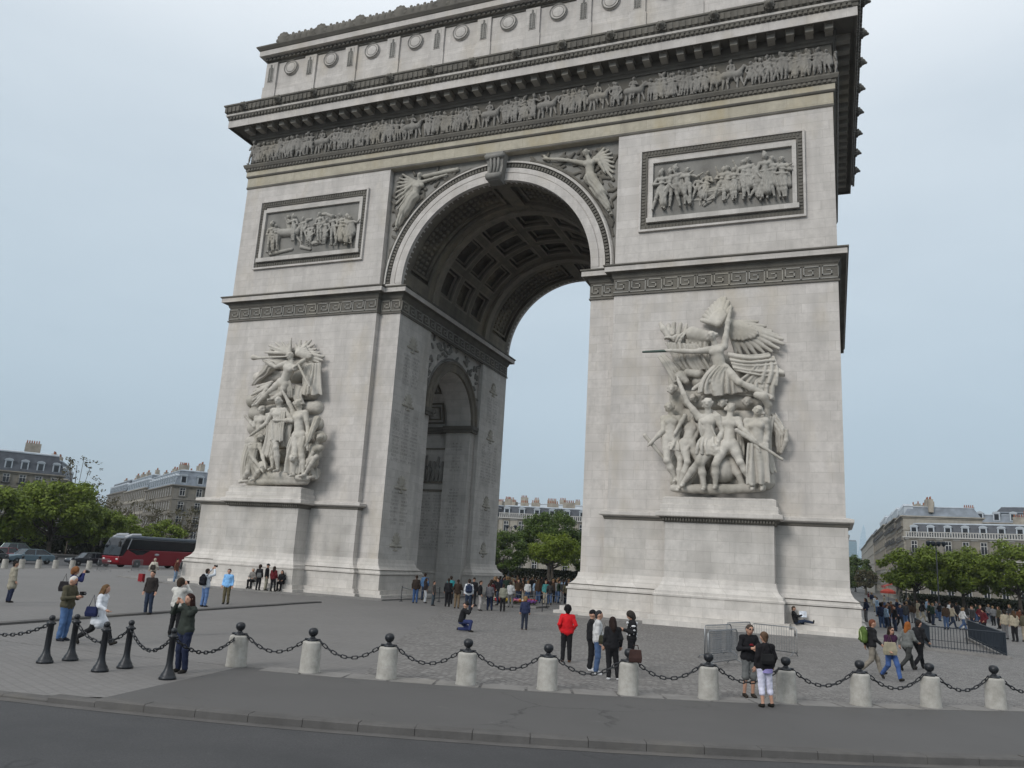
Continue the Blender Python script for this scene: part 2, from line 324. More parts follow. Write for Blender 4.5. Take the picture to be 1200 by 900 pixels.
def cloth_caps(a0,a1,b0,b1,seed,lam=.3,A=.15,r=.06):
    a0,a1,b0,b1=map(lambda p:V3(*p),(a0,a1,b0,b1)); R=random.Random(seed); Wd=max(np.linalg.norm(a1-a0),np.linalg.norm(b1-b0)); L=np.linalg.norm((b0+b1-a0-a1)/2)
    big=Wd>1.25; lam=.44 if big else .26; A=.19 if big else .1
    n=max(6,int(Wd/.042)); m=max(4,int(L/.22)); nf=Wd/lam; p0,p1,p2=[R.uniform(0,6.3) for _ in range(3)]; C=[]
    drop=((b0+b1)-(a0+a1))/2; side=np.cross(drop/max(L,1e-6),(0,1,0)); sw=R.uniform(-.1,.1)*L; bl=R.uniform(.05,.16)
    def P(t,s):
        t2=t+.05*math.sin(3.1*s+p0)*math.sin(PI*t)
        q=(a0*(1-t2)+a1*t2)*(1-s)+(b0*(1-t2)+b1*t2)*s+side*(sw*math.sin(PI*s))
        ph=PI*nf*t+1.1*math.sin(2.3*s+p1)+.8*math.sin(4.7*t+2.1*s+p2)
        d=A*(.45+.75*s)*(abs(math.sin(ph))-.45)+.3*A*math.sin(2.7*ph+p0)+bl*math.sin(PI*s)
        return q+V3(0,-d,0)+drop*(.03*math.sin(5*PI*t+p1)*s)
    for i in range(n+1):
        for j in range(m): C.append((P(i/n,j/m),P(i/n,(j+1)/m),r,r))
    return C
DATA={'R':{'heads':[((13.16,-1.0,13.84),(0,0,1),2.8),((17.61,-1.2,12.95),(0,0,1),2.7),((16.18,-1.0,12.94),(0,0,1),2.6),((13.52,-0.9,14.66),(-0.5,0,0.8),2.3),((14.41,-1.0,13.28),(0.5,0,0.8),2.4)],'figures':[(2.75,[(15.66,-1.9,16.88),(15.85,-1.6,16.31),(16.1,-1.4,14.9),(14.5,-1.7,16.01),(13.19,-1.8,16.1),(16.51,-1.6,17.34),(16.68,-1.6,18.45),(15.48,-1.7,14.15),(14.56,-1.4,13.8),(17.23,-1.6,14.03),(18.99,-1.2,13.21)]),(2.75,[(13.04,-1.2,12.69),(13.2,-1.1,12.13),(13.16,-1.2,10.72),(12.72,-1.4,11.21),(12.14,-1.5,10.57),(13.66,-1.2,11.32),(13.43,-1.5,10.5),(13.02,-1.5,9.39),(13.47,-1.1,8.34),(13.77,-1.2,9.52),(13.68,-1.3,7.81)]),(2.6,[(14.46,-0.7,12.19),(14.37,-0.9,11.72),(14.19,-1.3,10.44),(14.02,-1.4,12.11),(13.59,-1.6,11.21),(14.62,-1.1,10.91),(14.35,-1.5,10.33),(14.27,-1.7,9.29),(13.76,-1.5,7.79),(14.81,-1.2,9.44),(15.07,-1.2,7.94)]),(2.95,[(15.43,-1.9,12.72),(15.45,-1.7,12.08),(15.48,-1.6,10.32),(14.23,-1.8,12.85),(13.72,-1.6,14.09),(16.28,-1.8,11.12),(15.98,-2.0,10.25),(14.94,-2.0,9.25),(14.0,-1.7,8.03),(15.08,-1.9,9.18),(15.24,-1.8,7.83)]),(2.9,[(16.71,-1.3,12.57),(16.65,-1.5,11.93),(16.63,-1.7,10.3),(15.91,-1.5,12.11),(15.57,-1.4,12.39),(17.33,-1.9,11.27),(17.97,-2.0,10.67),(15.91,-2.0,9.14),(15.88,-1.8,7.93),(17.28,-1.9,9.29),(17.92,-1.6,8.19)]),(2.9,[(18.28,-1.8,12.27),(18.14,-1.6,11.85),(18.23,-1.5,10.17),(17.67,-1.7,11.05),(18.15,-1.9,10.27),(18.75,-1.5,11.0),(18.6,-1.7,10.06),(18.04,-1.6,9.09),(17.94,-1.7,7.9),(18.42,-1.5,9.11),(18.45,-1.7,7.91)])],'wings':[((16.58,-0.9,17.9),(18.18,-0.55,18.04),0.26,0.1,0),((16.58,-0.9,17.9),(18.63,-0.55,17.72),0.26,0.1,0),((16.58,-0.9,17.9),(18.99,-0.55,17.38),0.26,0.1,0),((16.58,-0.9,17.9),(19.35,-0.55,17.1),0.26,0.1,0),((16.58,-0.9,17.9),(19.61,-0.55,16.87),0.26,0.1,0),((16.58,-0.9,17.9),(19.64,-0.55,16.56),0.26,0.1,0),((16.58,-0.9,17.9),(19.38,-0.55,16.3),0.26,0.1,0),((16.58,-0.9,17.9),(18.98,-0.55,16.13),0.26,0.1,0),((16.58,-0.9,17.9),(18.53,-0.55,16.08),0.26,0.1,0),((16.58,-0.9,17.9),(18.12,-0.55,15.96),0.26,0.1,0),((16.58,-0.9,17.9),(17.67,-0.55,16.01),0.26,0.1,0),((16.58,-0.9,17.9),(17.21,-0.55,16.04),0.26,0.1,0),((16.58,-0.9,17.9),(16.92,-0.55,16.14),0.26,0.1,0),((16.6,-1.02,17.87),(17.4,-0.95,17.9),0.273,0.125,0),((16.6,-1.02,17.87),(17.63,-0.95,17.74),0.273,0.125,0),((16.6,-1.02,17.87),(17.82,-0.95,17.58),0.273,0.125,0),((16.6,-1.02,17.87),(18.0,-0.95,17.43),0.273,0.125,0),((16.6,-1.02,17.87),(18.13,-0.95,17.31),0.273,0.125,0),((16.6,-1.02,17.87),(18.15,-0.95,17.16),0.273,0.125,0),((16.6,-1.02,17.87),(18.02,-0.95,17.03),0.273,0.125,0),((16.6,-1.02,17.87),(17.81,-0.95,16.94),0.273,0.125,0),((16.6,-1.02,17.87),(17.58,-0.95,16.92),0.273,0.125,0),((16.6,-1.02,17.87),(17.38,-0.95,16.86),0.273,0.125,0),((16.6,-1.02,17.87),(17.15,-0.95,16.89),0.273,0.125,0),((16.6,-1.02,17.87),(16.92,-0.95,16.91),0.273,0.125,0),((16.6,-1.02,17.87),(16.78,-0.95,16.96),0.273,0.125,0),((15.89,-0.8,17.97),(16.62,-0.45,19.09),0.24,0.13,0),((15.89,-0.8,17.97),(16.46,-0.45,19.43),0.24,0.13,0),((15.89,-0.8,17.97),(16.27,-0.45,19.69),0.24,0.13,0),((15.89,-0.8,17.97),(16.06,-0.45,19.69),0.24,0.13,0),((15.89,-0.8,17.97),(15.86,-0.45,19.59),0.24,0.13,0),((15.89,-0.8,17.97),(15.67,-0.45,19.42),0.24,0.13,0),((15.89,-0.8,17.97),(15.48,-0.45,19.24),0.24,0.13,0),((15.89,-0.8,17.97),(15.31,-0.45,19.07),0.24,0.13,0),((15.89,-0.8,17.97),(15.15,-0.45,18.86),0.24,0.13,0),((15.89,-0.8,17.97),(15.0,-0.45,18.64),0.24,0.13,0),((15.89,-0.8,17.97),(14.85,-0.45,18.35),0.24,0.13,0),((15.91,-0.92,17.94),(16.28,-0.84,18.46),0.252,0.1625,0),((15.91,-0.92,17.94),(16.2,-0.84,18.63),0.252,0.1625,0),((15.91,-0.92,17.94),(16.11,-0.84,18.76),0.252,0.1625,0),((15.91,-0.92,17.94),(16.0,-0.84,18.75),0.252,0.1625,0),((15.91,-0.92,17.94),(15.9,-0.84,18.7),0.252,0.1625,0),((15.91,-0.92,17.94),(15.81,-0.84,18.62),0.252,0.1625,0),((15.91,-0.92,17.94),(15.72,-0.84,18.53),0.252,0.1625,0),((15.91,-0.92,17.94),(15.63,-0.84,18.45),0.252,0.1625,0),((15.91,-0.92,17.94),(15.55,-0.84,18.35),0.252,0.1625,0),((15.91,-0.92,17.94),(15.48,-0.84,18.24),0.252,0.1625,0),((15.91,-0.92,17.94),(15.41,-0.84,18.09),0.252,0.1625,0)],'cloth':[((12.76,-1.0,16.82),(14.75,-1.15,16.54),(13.79,-0.75,15.13),(15.5,-0.95,15.03),1),((12.92,-0.7,17.15),(15.21,-0.8,16.87),(13.2,-0.6,15.19),(15.29,-0.7,14.74),31),((12.65,-0.9,17.11),(14.01,-0.9,17.5),(12.89,-0.9,17.23),(13.6,-1.0,16.67),2),((12.19,-0.5,16.08),(12.56,-0.5,16.25),(13.25,-0.8,14.33),(13.72,-0.8,14.76),3),((16.53,-1.35,15.95),(16.91,-1.25,14.91),(18.75,-0.8,15.96),(19.72,-0.6,14.61),4),((18.14,-0.85,15.75),(19.1,-0.6,15.78),(17.25,-1.0,14.26),(19.26,-0.7,14.05),5),((17.81,-0.9,14.18),(19.21,-0.7,14.62),(17.97,-0.9,13.53),(19.07,-0.6,13.18),6),((15.73,-1.75,15.04),(16.5,-1.75,14.97),(14.86,-1.7,13.51),(16.08,-1.5,13.29),7),((16.26,-1.7,14.95),(16.73,-1.5,14.72),(16.0,-1.45,13.34),(17.63,-1.15,13.59),8),((14.94,-1.1,13.55),(15.01,-1.0,13.26),(17.98,-1.0,13.68),(18.05,-0.9,13.35),9),((15.05,-1.85,10.7),(16.08,-1.85,10.69),(14.81,-2.0,9.75),(16.3,-1.95,9.68),10),((17.73,-1.85,10.36),(18.78,-1.75,10.38),(17.65,-1.95,8.01),(18.86,-1.65,8.19),11),((18.63,-1.3,12.11),(19.07,-0.9,12.02),(18.61,-1.0,8.76),(19.15,-0.8,8.96),12),((12.86,-1.3,10.83),(13.49,-1.3,10.83),(13.01,-1.5,10.07),(13.71,-1.4,10.04),13),((17.0,-1.4,11.1),(17.23,-1.3,11.03),(17.05,-1.4,9.85),(17.38,-1.3,9.62),14),((14.97,-1.8,12.06),(15.63,-1.8,11.89),(15.13,-1.75,10.71),(15.95,-1.75,10.71),15)],'drape':[((15.11,-0.7,17.18),(14.33,-0.7,17.4),0.42,0.48,0),((14.32,-0.6,17.06),(15.1,-0.6,16.84),0.35,0.3,0),((12.32,-0.7,18.21),(12.53,-0.8,17.79),0.13,0.2,0),((12.53,-0.8,17.79),(12.87,-0.8,17.26),0.2,0.18,0),((12.82,-0.6,18.12),(12.85,-0.7,17.48),0.12,0.15,0),((13.16,-0.6,18.19),(13.1,-0.7,17.47),0.13,0.15,0),((13.56,-0.6,18.12),(13.45,-0.7,17.45),0.13,0.15,0),((13.92,-0.5,18.08),(13.77,-0.6,17.46),0.1,0.14,0),((13.65,-0.9,14.74),(14.0,-0.9,14.37),0.3,0.2,0),((14.08,-0.9,14.91),(14.73,-0.9,14.8),0.24,0.26,0),((18.77,-0.5,15.73),(19.22,-0.4,15.21),0.08,0.06,0),((19.05,-0.6,12.07),(19.43,-0.5,11.24),0.3,0.36,2),((19.43,-0.5,11.24),(19.33,-0.4,10.17),0.36,0.2,2),((18.19,-1.6,13.28),(18.58,-1.6,13.15),0.2,0.26,0),((18.58,-1.6,13.15),(18.81,-1.3,12.7),0.26,0.22,0),((18.81,-1.3,12.7),(18.73,-1.1,12.07),0.22,0.14,0),((16.18,-1.0,9.02),(16.18,-1.0,8.85),0.74,0.74,0),((16.6,-1.1,9.56),(17.1,-1.3,8.71),0.28,0.22,0),((17.1,-1.3,8.71),(17.41,-1.2,7.86),0.2,0.14,0),((14.73,-1.2,9.53),(14.69,-1.2,8.85),0.09,0.09,0),((14.69,-1.2,8.85),(14.37,-1.2,8.17),0.09,0.09,0),((14.37,-1.2,8.17),(13.68,-1.3,7.73),0.09,0.09,0),((17.12,-2.2,11.09),(19.55,-1.7,9.5),0.13,0.08,0),((19.78,-0.9,11.3),(19.74,-0.9,10.68),0.1,0.14,0),((19.74,-0.9,10.68),(19.47,-0.7,10.05),0.14,0.1,0),((11.66,-1.5,10.92),(12.81,-1.1,9.52),0.13,0.1,0)],'back':[((13.29,0.1,12.27),(18.2,0.1,12.21),0.6,0.6,0),((13.13,0.1,10.93),(18.59,0.1,10.92),0.6,0.6,0),((13.5,0.1,9.61),(18.5,0.1,9.65),0.6,0.6,0),((13.51,0.1,8.39),(18.49,0.1,8.48),0.6,0.6,0),((13.56,-0.05,13.49),(18.22,-0.05,13.4),0.5,0.5,0),((13.97,-0.05,16.31),(18.65,-0.05,15.14),0.45,0.4,0),((14.42,-0.05,14.92),(18.64,-0.05,14.35),0.5,0.5,0),((13.1,-0.05,15.33),(13.4,-0.05,12.42),0.4,0.5,0),((14.73,-0.35,14.48),(18.25,-0.35,13.94),0.5,0.5,0),((14.22,-0.3,13.25),(17.91,-0.3,13.09),0.5,0.5,0),((13.38,-0.25,16.56),(15.41,-0.35,15.36),0.45,0.5,0),((17.1,-0.3,15.49),(18.74,-0.3,14.73),0.45,0.4,0),((13.41,-1.2,7.8),(15.59,-1.4,7.76),0.24,0.3,0),((15.59,-1.4,7.76),(18.42,-1.2,7.91),0.3,0.22,0),((13.52,-0.4,8.33),(18.21,-0.4,8.42),0.45,0.45,0)],'sword':[((13.32,-1.8,16.1),(11.49,-1.8,16.09),0.1,0.07,0)]},'L':{'heads':[((-17.57,-1.0,13.05),(0,0,1),2.7),((-16.25,-1.7,8.66),(0.4,0,0.9),2.5),((-14.18,-1.2,13.14),(0,0,1),2.5),((-12.08,-1.0,10.95),(0,0,1),2.9),((-13.4,-2.2,9.22),(0,0,1),1.8)],'figures':[(2.75,[(-15.06,-1.7,16.93),(-14.92,-1.6,16.33),(-15.6,-1.4,14.92),(-16.23,-1.7,16.14),(-17.21,-1.7,16.58),(-13.94,-1.5,16.61),(-14.25,-1.7,16.28),(-16.64,-1.5,14.34),(-18.0,-1.2,13.42),(-15.56,-1.5,14.03),(-16.46,-1.4,13.78)]),(2.85,[(-15.45,-1.9,13.48),(-15.45,-1.7,12.93),(-15.45,-1.6,11.21),(-16.45,-1.7,11.85),(-17.37,-1.8,11.14),(-14.16,-1.7,12.03),(-15.14,-2.1,12.0),(-15.14,-1.9,10.01),(-14.85,-1.8,8.48),(-15.76,-1.4,9.7),(-15.64,-1.4,8.63)]),(2.85,[(-13.82,-1.7,13.3),(-13.77,-1.5,12.72),(-13.57,-1.5,10.99),(-14.42,-1.6,12.98),(-15.13,-1.7,13.98),(-12.88,-1.5,11.52),(-12.54,-1.8,10.26),(-13.5,-1.8,9.43),(-13.48,-1.7,8.17),(-13.02,-1.6,9.46),(-12.75,-1.6,8.16)]),(2.6,[(-16.97,-1.5,10.84),(-17.46,-1.4,10.39),(-17.46,-1.4,8.92),(-17.5,-1.7,9.49),(-16.29,-1.9,8.49),(-16.71,-1.5,9.76),(-16.05,-1.8,8.8),(-17.49,-1.8,8.18),(-18.08,-1.5,7.63),(-16.52,-1.8,8.27),(-16.98,-1.6,7.79)]),(2.6,[(-17.61,-1.0,13.03),(-17.62,-0.9,12.53),(-17.63,-0.8,11.19),(-18.01,-1.1,11.74),(-18.79,-1.1,12.38),(-16.91,-0.8,11.74),(-17.03,-1.0,11.08),(-17.54,-0.8,10.25),(-17.39,-0.8,9.31),(-17.25,-0.8,10.25),(-17.11,-0.8,9.31)]),(2.6,[(-11.99,-1.2,10.88),(-12.33,-1.1,10.33),(-12.45,-1.2,9.07),(-12.16,-1.6,9.69),(-12.5,-1.6,8.94),(-12.13,-1.1,9.84),(-12.14,-1.4,9.12),(-11.6,-1.9,9.35),(-12.55,-1.7,8.19),(-12.43,-1.4,8.67),(-12.15,-1.2,8.14)])],'wings':[((-15.89,-0.8,17.43),(-18.09,-0.5,18.2),0.2,0.08,0),((-15.89,-0.8,17.43),(-17.91,-0.5,17.95),0.2,0.08,0),((-15.89,-0.8,17.43),(-18.38,-0.5,17.67),0.2,0.08,0),((-15.89,-0.8,17.43),(-17.49,-0.5,18.39),0.2,0.08,0),((-15.89,-0.8,17.43),(-16.91,-0.5,18.42),0.2,0.08,0),((-15.89,-0.8,17.43),(-16.4,-0.5,18.2),0.2,0.08,0),((-15.89,-0.8,17.43),(-16.12,-0.5,18.68),0.2,0.08,0),((-15.79,-0.92,17.39),(-16.8,-0.87,17.74),0.21000000000000002,0.1,0),((-15.79,-0.92,17.39),(-16.72,-0.87,17.62),0.21000000000000002,0.1,0),((-15.79,-0.92,17.39),(-16.95,-0.87,17.48),0.21000000000000002,0.1,0),((-15.79,-0.92,17.39),(-16.51,-0.87,17.84),0.21000000000000002,0.1,0),((-15.79,-0.92,17.39),(-16.22,-0.87,17.85),0.21000000000000002,0.1,0),((-15.79,-0.92,17.39),(-15.97,-0.87,17.74),0.21000000000000002,0.1,0),((-15.79,-0.92,17.39),(-15.83,-0.87,17.98),0.21000000000000002,0.1,0),((-15.02,-0.8,17.39),(-15.61,-0.5,18.17),0.24,0.09,0),((-15.02,-0.8,17.39),(-15.21,-0.5,18.45),0.24,0.09,0),((-15.02,-0.8,17.39),(-14.68,-0.5,18.35),0.24,0.09,0),((-15.02,-0.8,17.39),(-14.26,-0.5,18.44),0.24,0.09,0),((-15.02,-0.8,17.39),(-13.96,-0.5,18.09),0.24,0.09,0),((-15.02,-0.8,17.39),(-13.7,-0.5,17.75),0.24,0.09,0),((-15.02,-0.8,17.39),(-13.36,-0.5,17.44),0.24,0.09,0),((-15.02,-0.8,17.39),(-12.94,-0.5,17.12),0.24,0.09,0),((-15.02,-0.8,17.39),(-13.03,-0.5,16.83),0.24,0.09,0),((-15.02,-0.8,17.39),(-13.35,-0.5,16.7),0.24,0.09,0),((-15.02,-0.8,17.39),(-13.84,-0.5,16.61),0.24,0.09,0),((-14.93,-0.92,17.35),(-15.14,-0.87,17.71),0.252,0.11249999999999999,0),((-14.93,-0.92,17.35),(-14.95,-0.87,17.85),0.252,0.11249999999999999,0),((-14.93,-0.92,17.35),(-14.68,-0.87,17.8),0.252,0.11249999999999999,0),((-14.93,-0.92,17.35),(-14.47,-0.87,17.85),0.252,0.11249999999999999,0),((-14.93,-0.92,17.35),(-14.32,-0.87,17.67),0.252,0.11249999999999999,0),((-14.93,-0.92,17.35),(-14.19,-0.87,17.5),0.252,0.11249999999999999,0),((-14.93,-0.92,17.35),(-14.02,-0.87,17.35),0.252,0.11249999999999999,0),((-14.93,-0.92,17.35),(-13.81,-0.87,17.19),0.252,0.11249999999999999,0),((-14.93,-0.92,17.35),(-13.85,-0.87,17.05),0.252,0.11249999999999999,0),((-14.93,-0.92,17.35),(-14.01,-0.87,16.98),0.252,0.11249999999999999,0),((-14.93,-0.92,17.35),(-14.26,-0.87,16.93),0.252,0.11249999999999999,0),((-17.42,-0.9,16.42),(-19.06,-0.6,15.12),0.42,0.12,2)],'cloth':[((-14.12,-0.9,16.37),(-13.02,-0.7,16.56),(-14.11,-0.9,14.13),(-12.57,-0.7,14.21),21),((-16.1,-1.4,15.15),(-15.07,-1.4,15.12),(-16.67,-1.4,14.08),(-14.91,-1.1,13.92),22),((-14.85,-0.9,14.87),(-14.22,-0.8,14.73),(-14.67,-0.9,13.56),(-14.01,-0.8,13.5),23),((-16.67,-1.6,12.58),(-16.28,-1.6,12.65),(-16.66,-1.5,9.51),(-15.85,-1.5,9.47),24),((-14.77,-1.6,12.25),(-14.25,-1.5,12.14),(-15.13,-1.3,10.25),(-14.29,-1.2,10.16),25),((-15.63,-1.95,12.65),(-14.74,-1.9,12.65),(-15.7,-1.95,10.61),(-14.71,-1.9,10.51),26),((-14.01,-1.75,10.79),(-12.84,-1.6,10.88),(-14.17,-1.75,8.23),(-12.64,-1.5,8.27),27),((-18.23,-1.5,10.33),(-17.08,-1.6,10.32),(-18.3,-1.4,7.62),(-16.75,-1.6,7.82),28),((-12.94,-1.0,10.0),(-12.24,-1.0,10.16),(-12.59,-1.1,7.96),(-11.96,-0.9,8.0),29),((-17.78,-0.9,12.37),(-17.26,-0.9,12.36),(-17.65,-0.9,10.55),(-17.06,-0.8,10.56),30)],'drape':[((-16.97,-1.0,15.16),(-18.46,-0.8,14.91),0.12,0.1,0),((-17.12,-1.0,14.98),(-18.72,-0.8,14.55),0.12,0.1,0),((-17.28,-1.0,14.83),(-18.87,-0.8,14.25),0.13,0.1,0),((-17.33,-1.0,14.62),(-18.73,-0.8,13.81),0.13,0.1,0),((-17.55,-1.0,14.33),(-18.6,-0.8,13.51),0.12,0.1,0),((-13.93,-0.4,16.05),(-13.74,-0.4,14.66),0.62,0.62,0),((-14.49,-1.1,13.38),(-14.21,-1.1,13.16),0.3,0.26,0),((-12.59,-1.9,10.17),(-12.16,-1.5,12.16),0.1,0.26,2),((-16.39,-1.6,8.75),(-16.32,-1.6,8.6),0.36,0.36,0),((-12.2,-0.9,11.01),(-12.01,-0.9,10.93),0.42,0.38,0),((-13.53,-2.1,9.31),(-13.42,-2.1,9.16),0.22,0.22,0),((-18.27,-1.6,7.58),(-17.62,-1.6,7.63),0.14,0.1,0)],'back':[((-19.3,-0.05,13.94),(-13.79,-0.05,14.47),0.55,0.55,0),((-18.95,-0.05,12.95),(-13.27,-0.05,13.35),0.55,0.5,0),((-18.87,-0.05,11.81),(-13.11,-0.05,12.09),0.55,0.5,0),((-18.89,-0.05,10.68),(-13.04,-0.05,10.84),0.55,0.5,0),((-18.9,-0.05,9.56),(-12.99,-0.05,9.76),0.55,0.5,0),((-18.83,-0.05,8.45),(-12.89,-0.05,8.38),0.55,0.5,0),((-16.69,-1.2,8.03),(-13.02,-1.2,8.02),0.42,0.42,0),((-17.67,-1.3,7.62),(-12.81,-1.2,7.76),0.3,0.3,0),((-13.25,-1.6,7.93),(-12.43,-1.5,7.92),0.2,0.2,0),((-19.06,-0.05,15.78),(-13.79,-0.05,15.76),0.45,0.5,0),((-18.14,-0.05,16.81),(-13.89,-0.05,16.5),0.4,0.5,0),((-18.0,-0.05,17.71),(-14.47,-0.05,17.64),0.4,0.4,0)],'sword':[((-15.03,-1.9,16.86),(-17.83,-1.8,16.86),0.05,0.1,0),((-17.83,-1.8,16.86),(-18.33,-1.8,16.93),0.1,0.22,0),((-14.21,-1.8,16.29),(-13.12,-1.6,14.59),0.08,0.09,0)]},'S':[(2.1,[(-6.55,0.1,31.36),(-6.64,0.15,30.72),(-6.91,0.15,29.66),(-5.71,0.15,30.92),(-4.44,0.1,31.11),(-7.22,0.1,30.65),(-7.73,0.1,30.18),(-7.53,0.2,28.62),(-8.17,0.25,27.31),(-7.72,0.25,28.4),(-8.37,0.3,27.18)],[((-6.8,0.33,30.83),(-8.17,0.38,31.75),0.16,0.08,0),((-6.8,0.33,30.83),(-8.4,0.38,31.45),0.16,0.08,0),((-6.8,0.33,30.83),(-8.52,0.38,31.11),0.16,0.08,0),((-6.8,0.33,30.83),(-8.57,0.38,30.72),0.16,0.08,0),((-6.8,0.33,30.83),(-8.59,0.38,30.29),0.16,0.08,0),((-6.8,0.33,30.83),(-8.56,0.38,29.83),0.16,0.08,0),((-6.8,0.33,30.83),(-8.47,0.38,29.34),0.16,0.08,0),((-6.8,0.33,30.83),(-8.33,0.38,28.88),0.16,0.08,0),((-3.45,0.2,31.52),(-4.57,0.3,31.45),0.14,0.18,0),((-3.45,0.2,31.52),(-6.19,0.3,31.32),0.14,0.18,0)]),(2.3,[(6.64,0.1,31.36),(6.89,0.15,30.73),(7.01,0.15,29.41),(5.33,0.1,30.96),(3.71,0.1,31.32),(7.6,0.1,30.57),(7.93,0.1,29.91),(7.73,0.2,28.22),(8.45,0.25,26.81),(7.88,0.25,28.06),(8.59,0.3,26.58)],[((7.29,0.33,30.86),(7.9,0.38,31.59),0.17,0.08,0),((7.29,0.33,30.86),(8.22,0.38,31.41),0.17,0.08,0),((7.29,0.33,30.86),(8.44,0.38,31.12),0.17,0.08,0),((7.29,0.33,30.86),(8.56,0.38,30.77),0.17,0.08,0),((7.29,0.33,30.86),(8.61,0.38,30.41),0.17,0.08,0),((7.29,0.33,30.86),(8.63,0.38,30.04),0.17,0.08,0),((7.29,0.33,30.86),(8.61,0.38,29.67),0.17,0.08,0),((7.29,0.33,30.86),(8.56,0.38,29.29),0.17,0.08,0),((3.63,0.3,31.43),(3.44,0.35,31.66),0.12,0.1,0),((3.63,0.3,31.43),(3.82,0.35,31.23),0.12,0.1,0)])],'PR':{'stand':[(12.13,28.78,12.12,26.19),(12.65,28.77,12.69,26.29),(13.01,28.89,13.41,26.21),(13.79,28.73,13.92,26.31),(14.56,28.18,14.37,26.54),(15.11,28.39,14.92,26.47),(16.11,28.48,15.82,26.47),(16.41,28.6,16.21,26.32),(16.8,28.38,16.8,26.36),(17.66,28.93,17.76,26.24),(17.39,28.8,17.38,26.4),(18.91,28.48,18.15,26.14),(19.17,28.82,19.09,26.14),(18.7,29.0,18.72,26.18),(19.69,28.7,19.8,26.11)],'extra':[((14.0,0.1,26.77),(14.71,0.1,26.68),0.1,0.1,0),((14.71,0.1,27.07),(16.6,0.1,27.28),0.3,0.25,3),((14.92,0.1,26.38),(15.81,0.1,27.05),0.2,0.2,3),((16.7,0.1,27.27),(16.21,0.05,26.43),0.12,0.09,0),((16.6,0.1,26.95),(17.57,0.1,26.72),0.08,0.08,0),((14.11,0.1,26.7),(14.11,0.1,26.31),0.06,0.06,0),((14.61,0.1,26.64),(14.61,0.1,26.31),0.06,0.06,0),((16.84,0.1,26.81),(16.84,0.1,26.27),0.06,0.06,0)]},'PL':{'stand':[(-19.58,28.5,-19.44,26.07),(-19.1,28.3,-18.9,26.21),(-15.48,28.02,-15.92,26.42),(-15.91,27.96,-15.74,26.69),(-13.74,28.55,-13.33,26.17),(-14.22,28.17,-14.19,26.25),(-12.89,28.51,-12.6,26.1),(-12.4,28.36,-12.07,26.05),(-12.07,28.23,-11.77,26.11),(-17.46,28.91,-17.17,26.83),(-16.54,28.62,-16.39,26.75),(-14.94,28.83,-14.65,26.58)],'extra':[((-18.74,0.05,27.77),(-17.17,0.05,27.66),0.36,0.34,0),((-17.18,0.05,27.71),(-16.32,0.05,28.59),0.26,0.16,0),((-16.32,0.05,28.64),(-15.9,0.05,28.69),0.14,0.1,0),((-17.25,0.05,27.42),(-16.61,0.05,26.77),0.14,0.08,0),((-16.61,0.05,26.77),(-16.6,0.05,26.29),0.08,0.06,0),((-18.81,0.05,27.48),(-18.99,0.05,26.81),0.18,0.1,0),((-18.99,0.05,26.81),(-19.07,0.05,26.23),0.09,0.07,0),((-18.05,0.0,28.66),(-17.84,0.0,27.95),0.24,0.2,0),((-18.14,0.0,29.11),(-18.13,0.0,29.08),0.15,0.15,0),((-17.91,0.0,28.05),(-17.52,0.0,27.23),0.12,0.08,0),((-17.92,0.0,28.55),(-17.31,0.0,28.09),0.09,0.07,0),((-19.49,0.05,26.02),(-17.42,0.05,26.27),0.16,0.14,0),((-16.56,0.05,26.38),(-15.66,0.05,26.1),0.16,0.12,0),((-15.4,0.05,26.56),(-14.45,0.05,26.66),0.2,0.2,2),((-15.24,0.15,28.91),(-14.61,0.15,29.03),0.2,0.15,0),((-14.61,0.15,29.03),(-13.7,0.15,28.59),0.12,0.2,0),((-15.94,0.15,29.28),(-16.0,0.15,28.11),0.05,0.05,0),((-15.07,0.1,27.9),(-16.17,0.05,26.73),0.05,0.05,0)]}}
# ================================================================== THE ARCH
W,MI,RV,ZC=22.8,9.05,7.31,22.75
arch=empty('triumphal_arch','monumental pale stone triumphal arch with sculpted piers standing in the middle of the plaza','monument')
def AP(name,mb,mat,parent=arch,**k): return part(name,mb,mat,parent,**k)
def mir(mb):
    m=MB(); m.v=[(-x,y,z) for x,y,z in mb.v]; m.f=[tuple(reversed(f)) for f in mb.f]; return m
def both(name,mb,mat,parent=arch,**k): return [AP(name,mb,mat,parent,**k),AP(name,mir(mb),mat,parent,**k)]
def arched_wall(mb,mp,u0,u1,z0,z1,uc,r,zs,n=24):
    A=mp
    us=[uc-r*math.cos(PI*i/n) for i in range(n+1)]; zz=[zs+r*math.sin(PI*i/n) for i in range(n+1)]
    mb.add([A(u0,z0),A(uc-r,z0),A(uc-r,z1),A(u0,z1)],[(0,1,2,3)]); mb.add([A(uc+r,z0),A(u1,z0),A(u1,z1),A(uc+r,z1)],[(0,1,2,3)])
    for i in range(n): mb.add([A(us[i],zz[i]),A(us[i+1],zz[i+1]),A(us[i+1],z1),A(us[i],z1)],[(0,1,2,3)])
def arcsweep(mb,prof,mp,a0=0,a1=PI,n=48):
    """prof: (radius, depth) swept round an arc; mp(u,z,t)"""
    m=len(prof); v=[]
    for i in range(n+1):
        a=a0+(a1-a0)*i/n
        for r,t in prof: v.append(mp(-r*math.cos(a),r*math.sin(a),t))
    f=[(i*m+j,i*m+j+1,(i+1)*m+j+1,(i+1)*m+j) for i in range(n) for j in range(m-1)]
    mb.add(v,f)
M['vframe']=stone('coffer_frame_stone',(.24,.215,.18),bricks=False,stain=(.12,.11,.095),stain_amt=.5)
M['vic']=stone('spandrel_figure_stone',(.4,.38,.335),bricks=False,stain=(.17,.16,.14),stain_amt=.5,pos=.5)
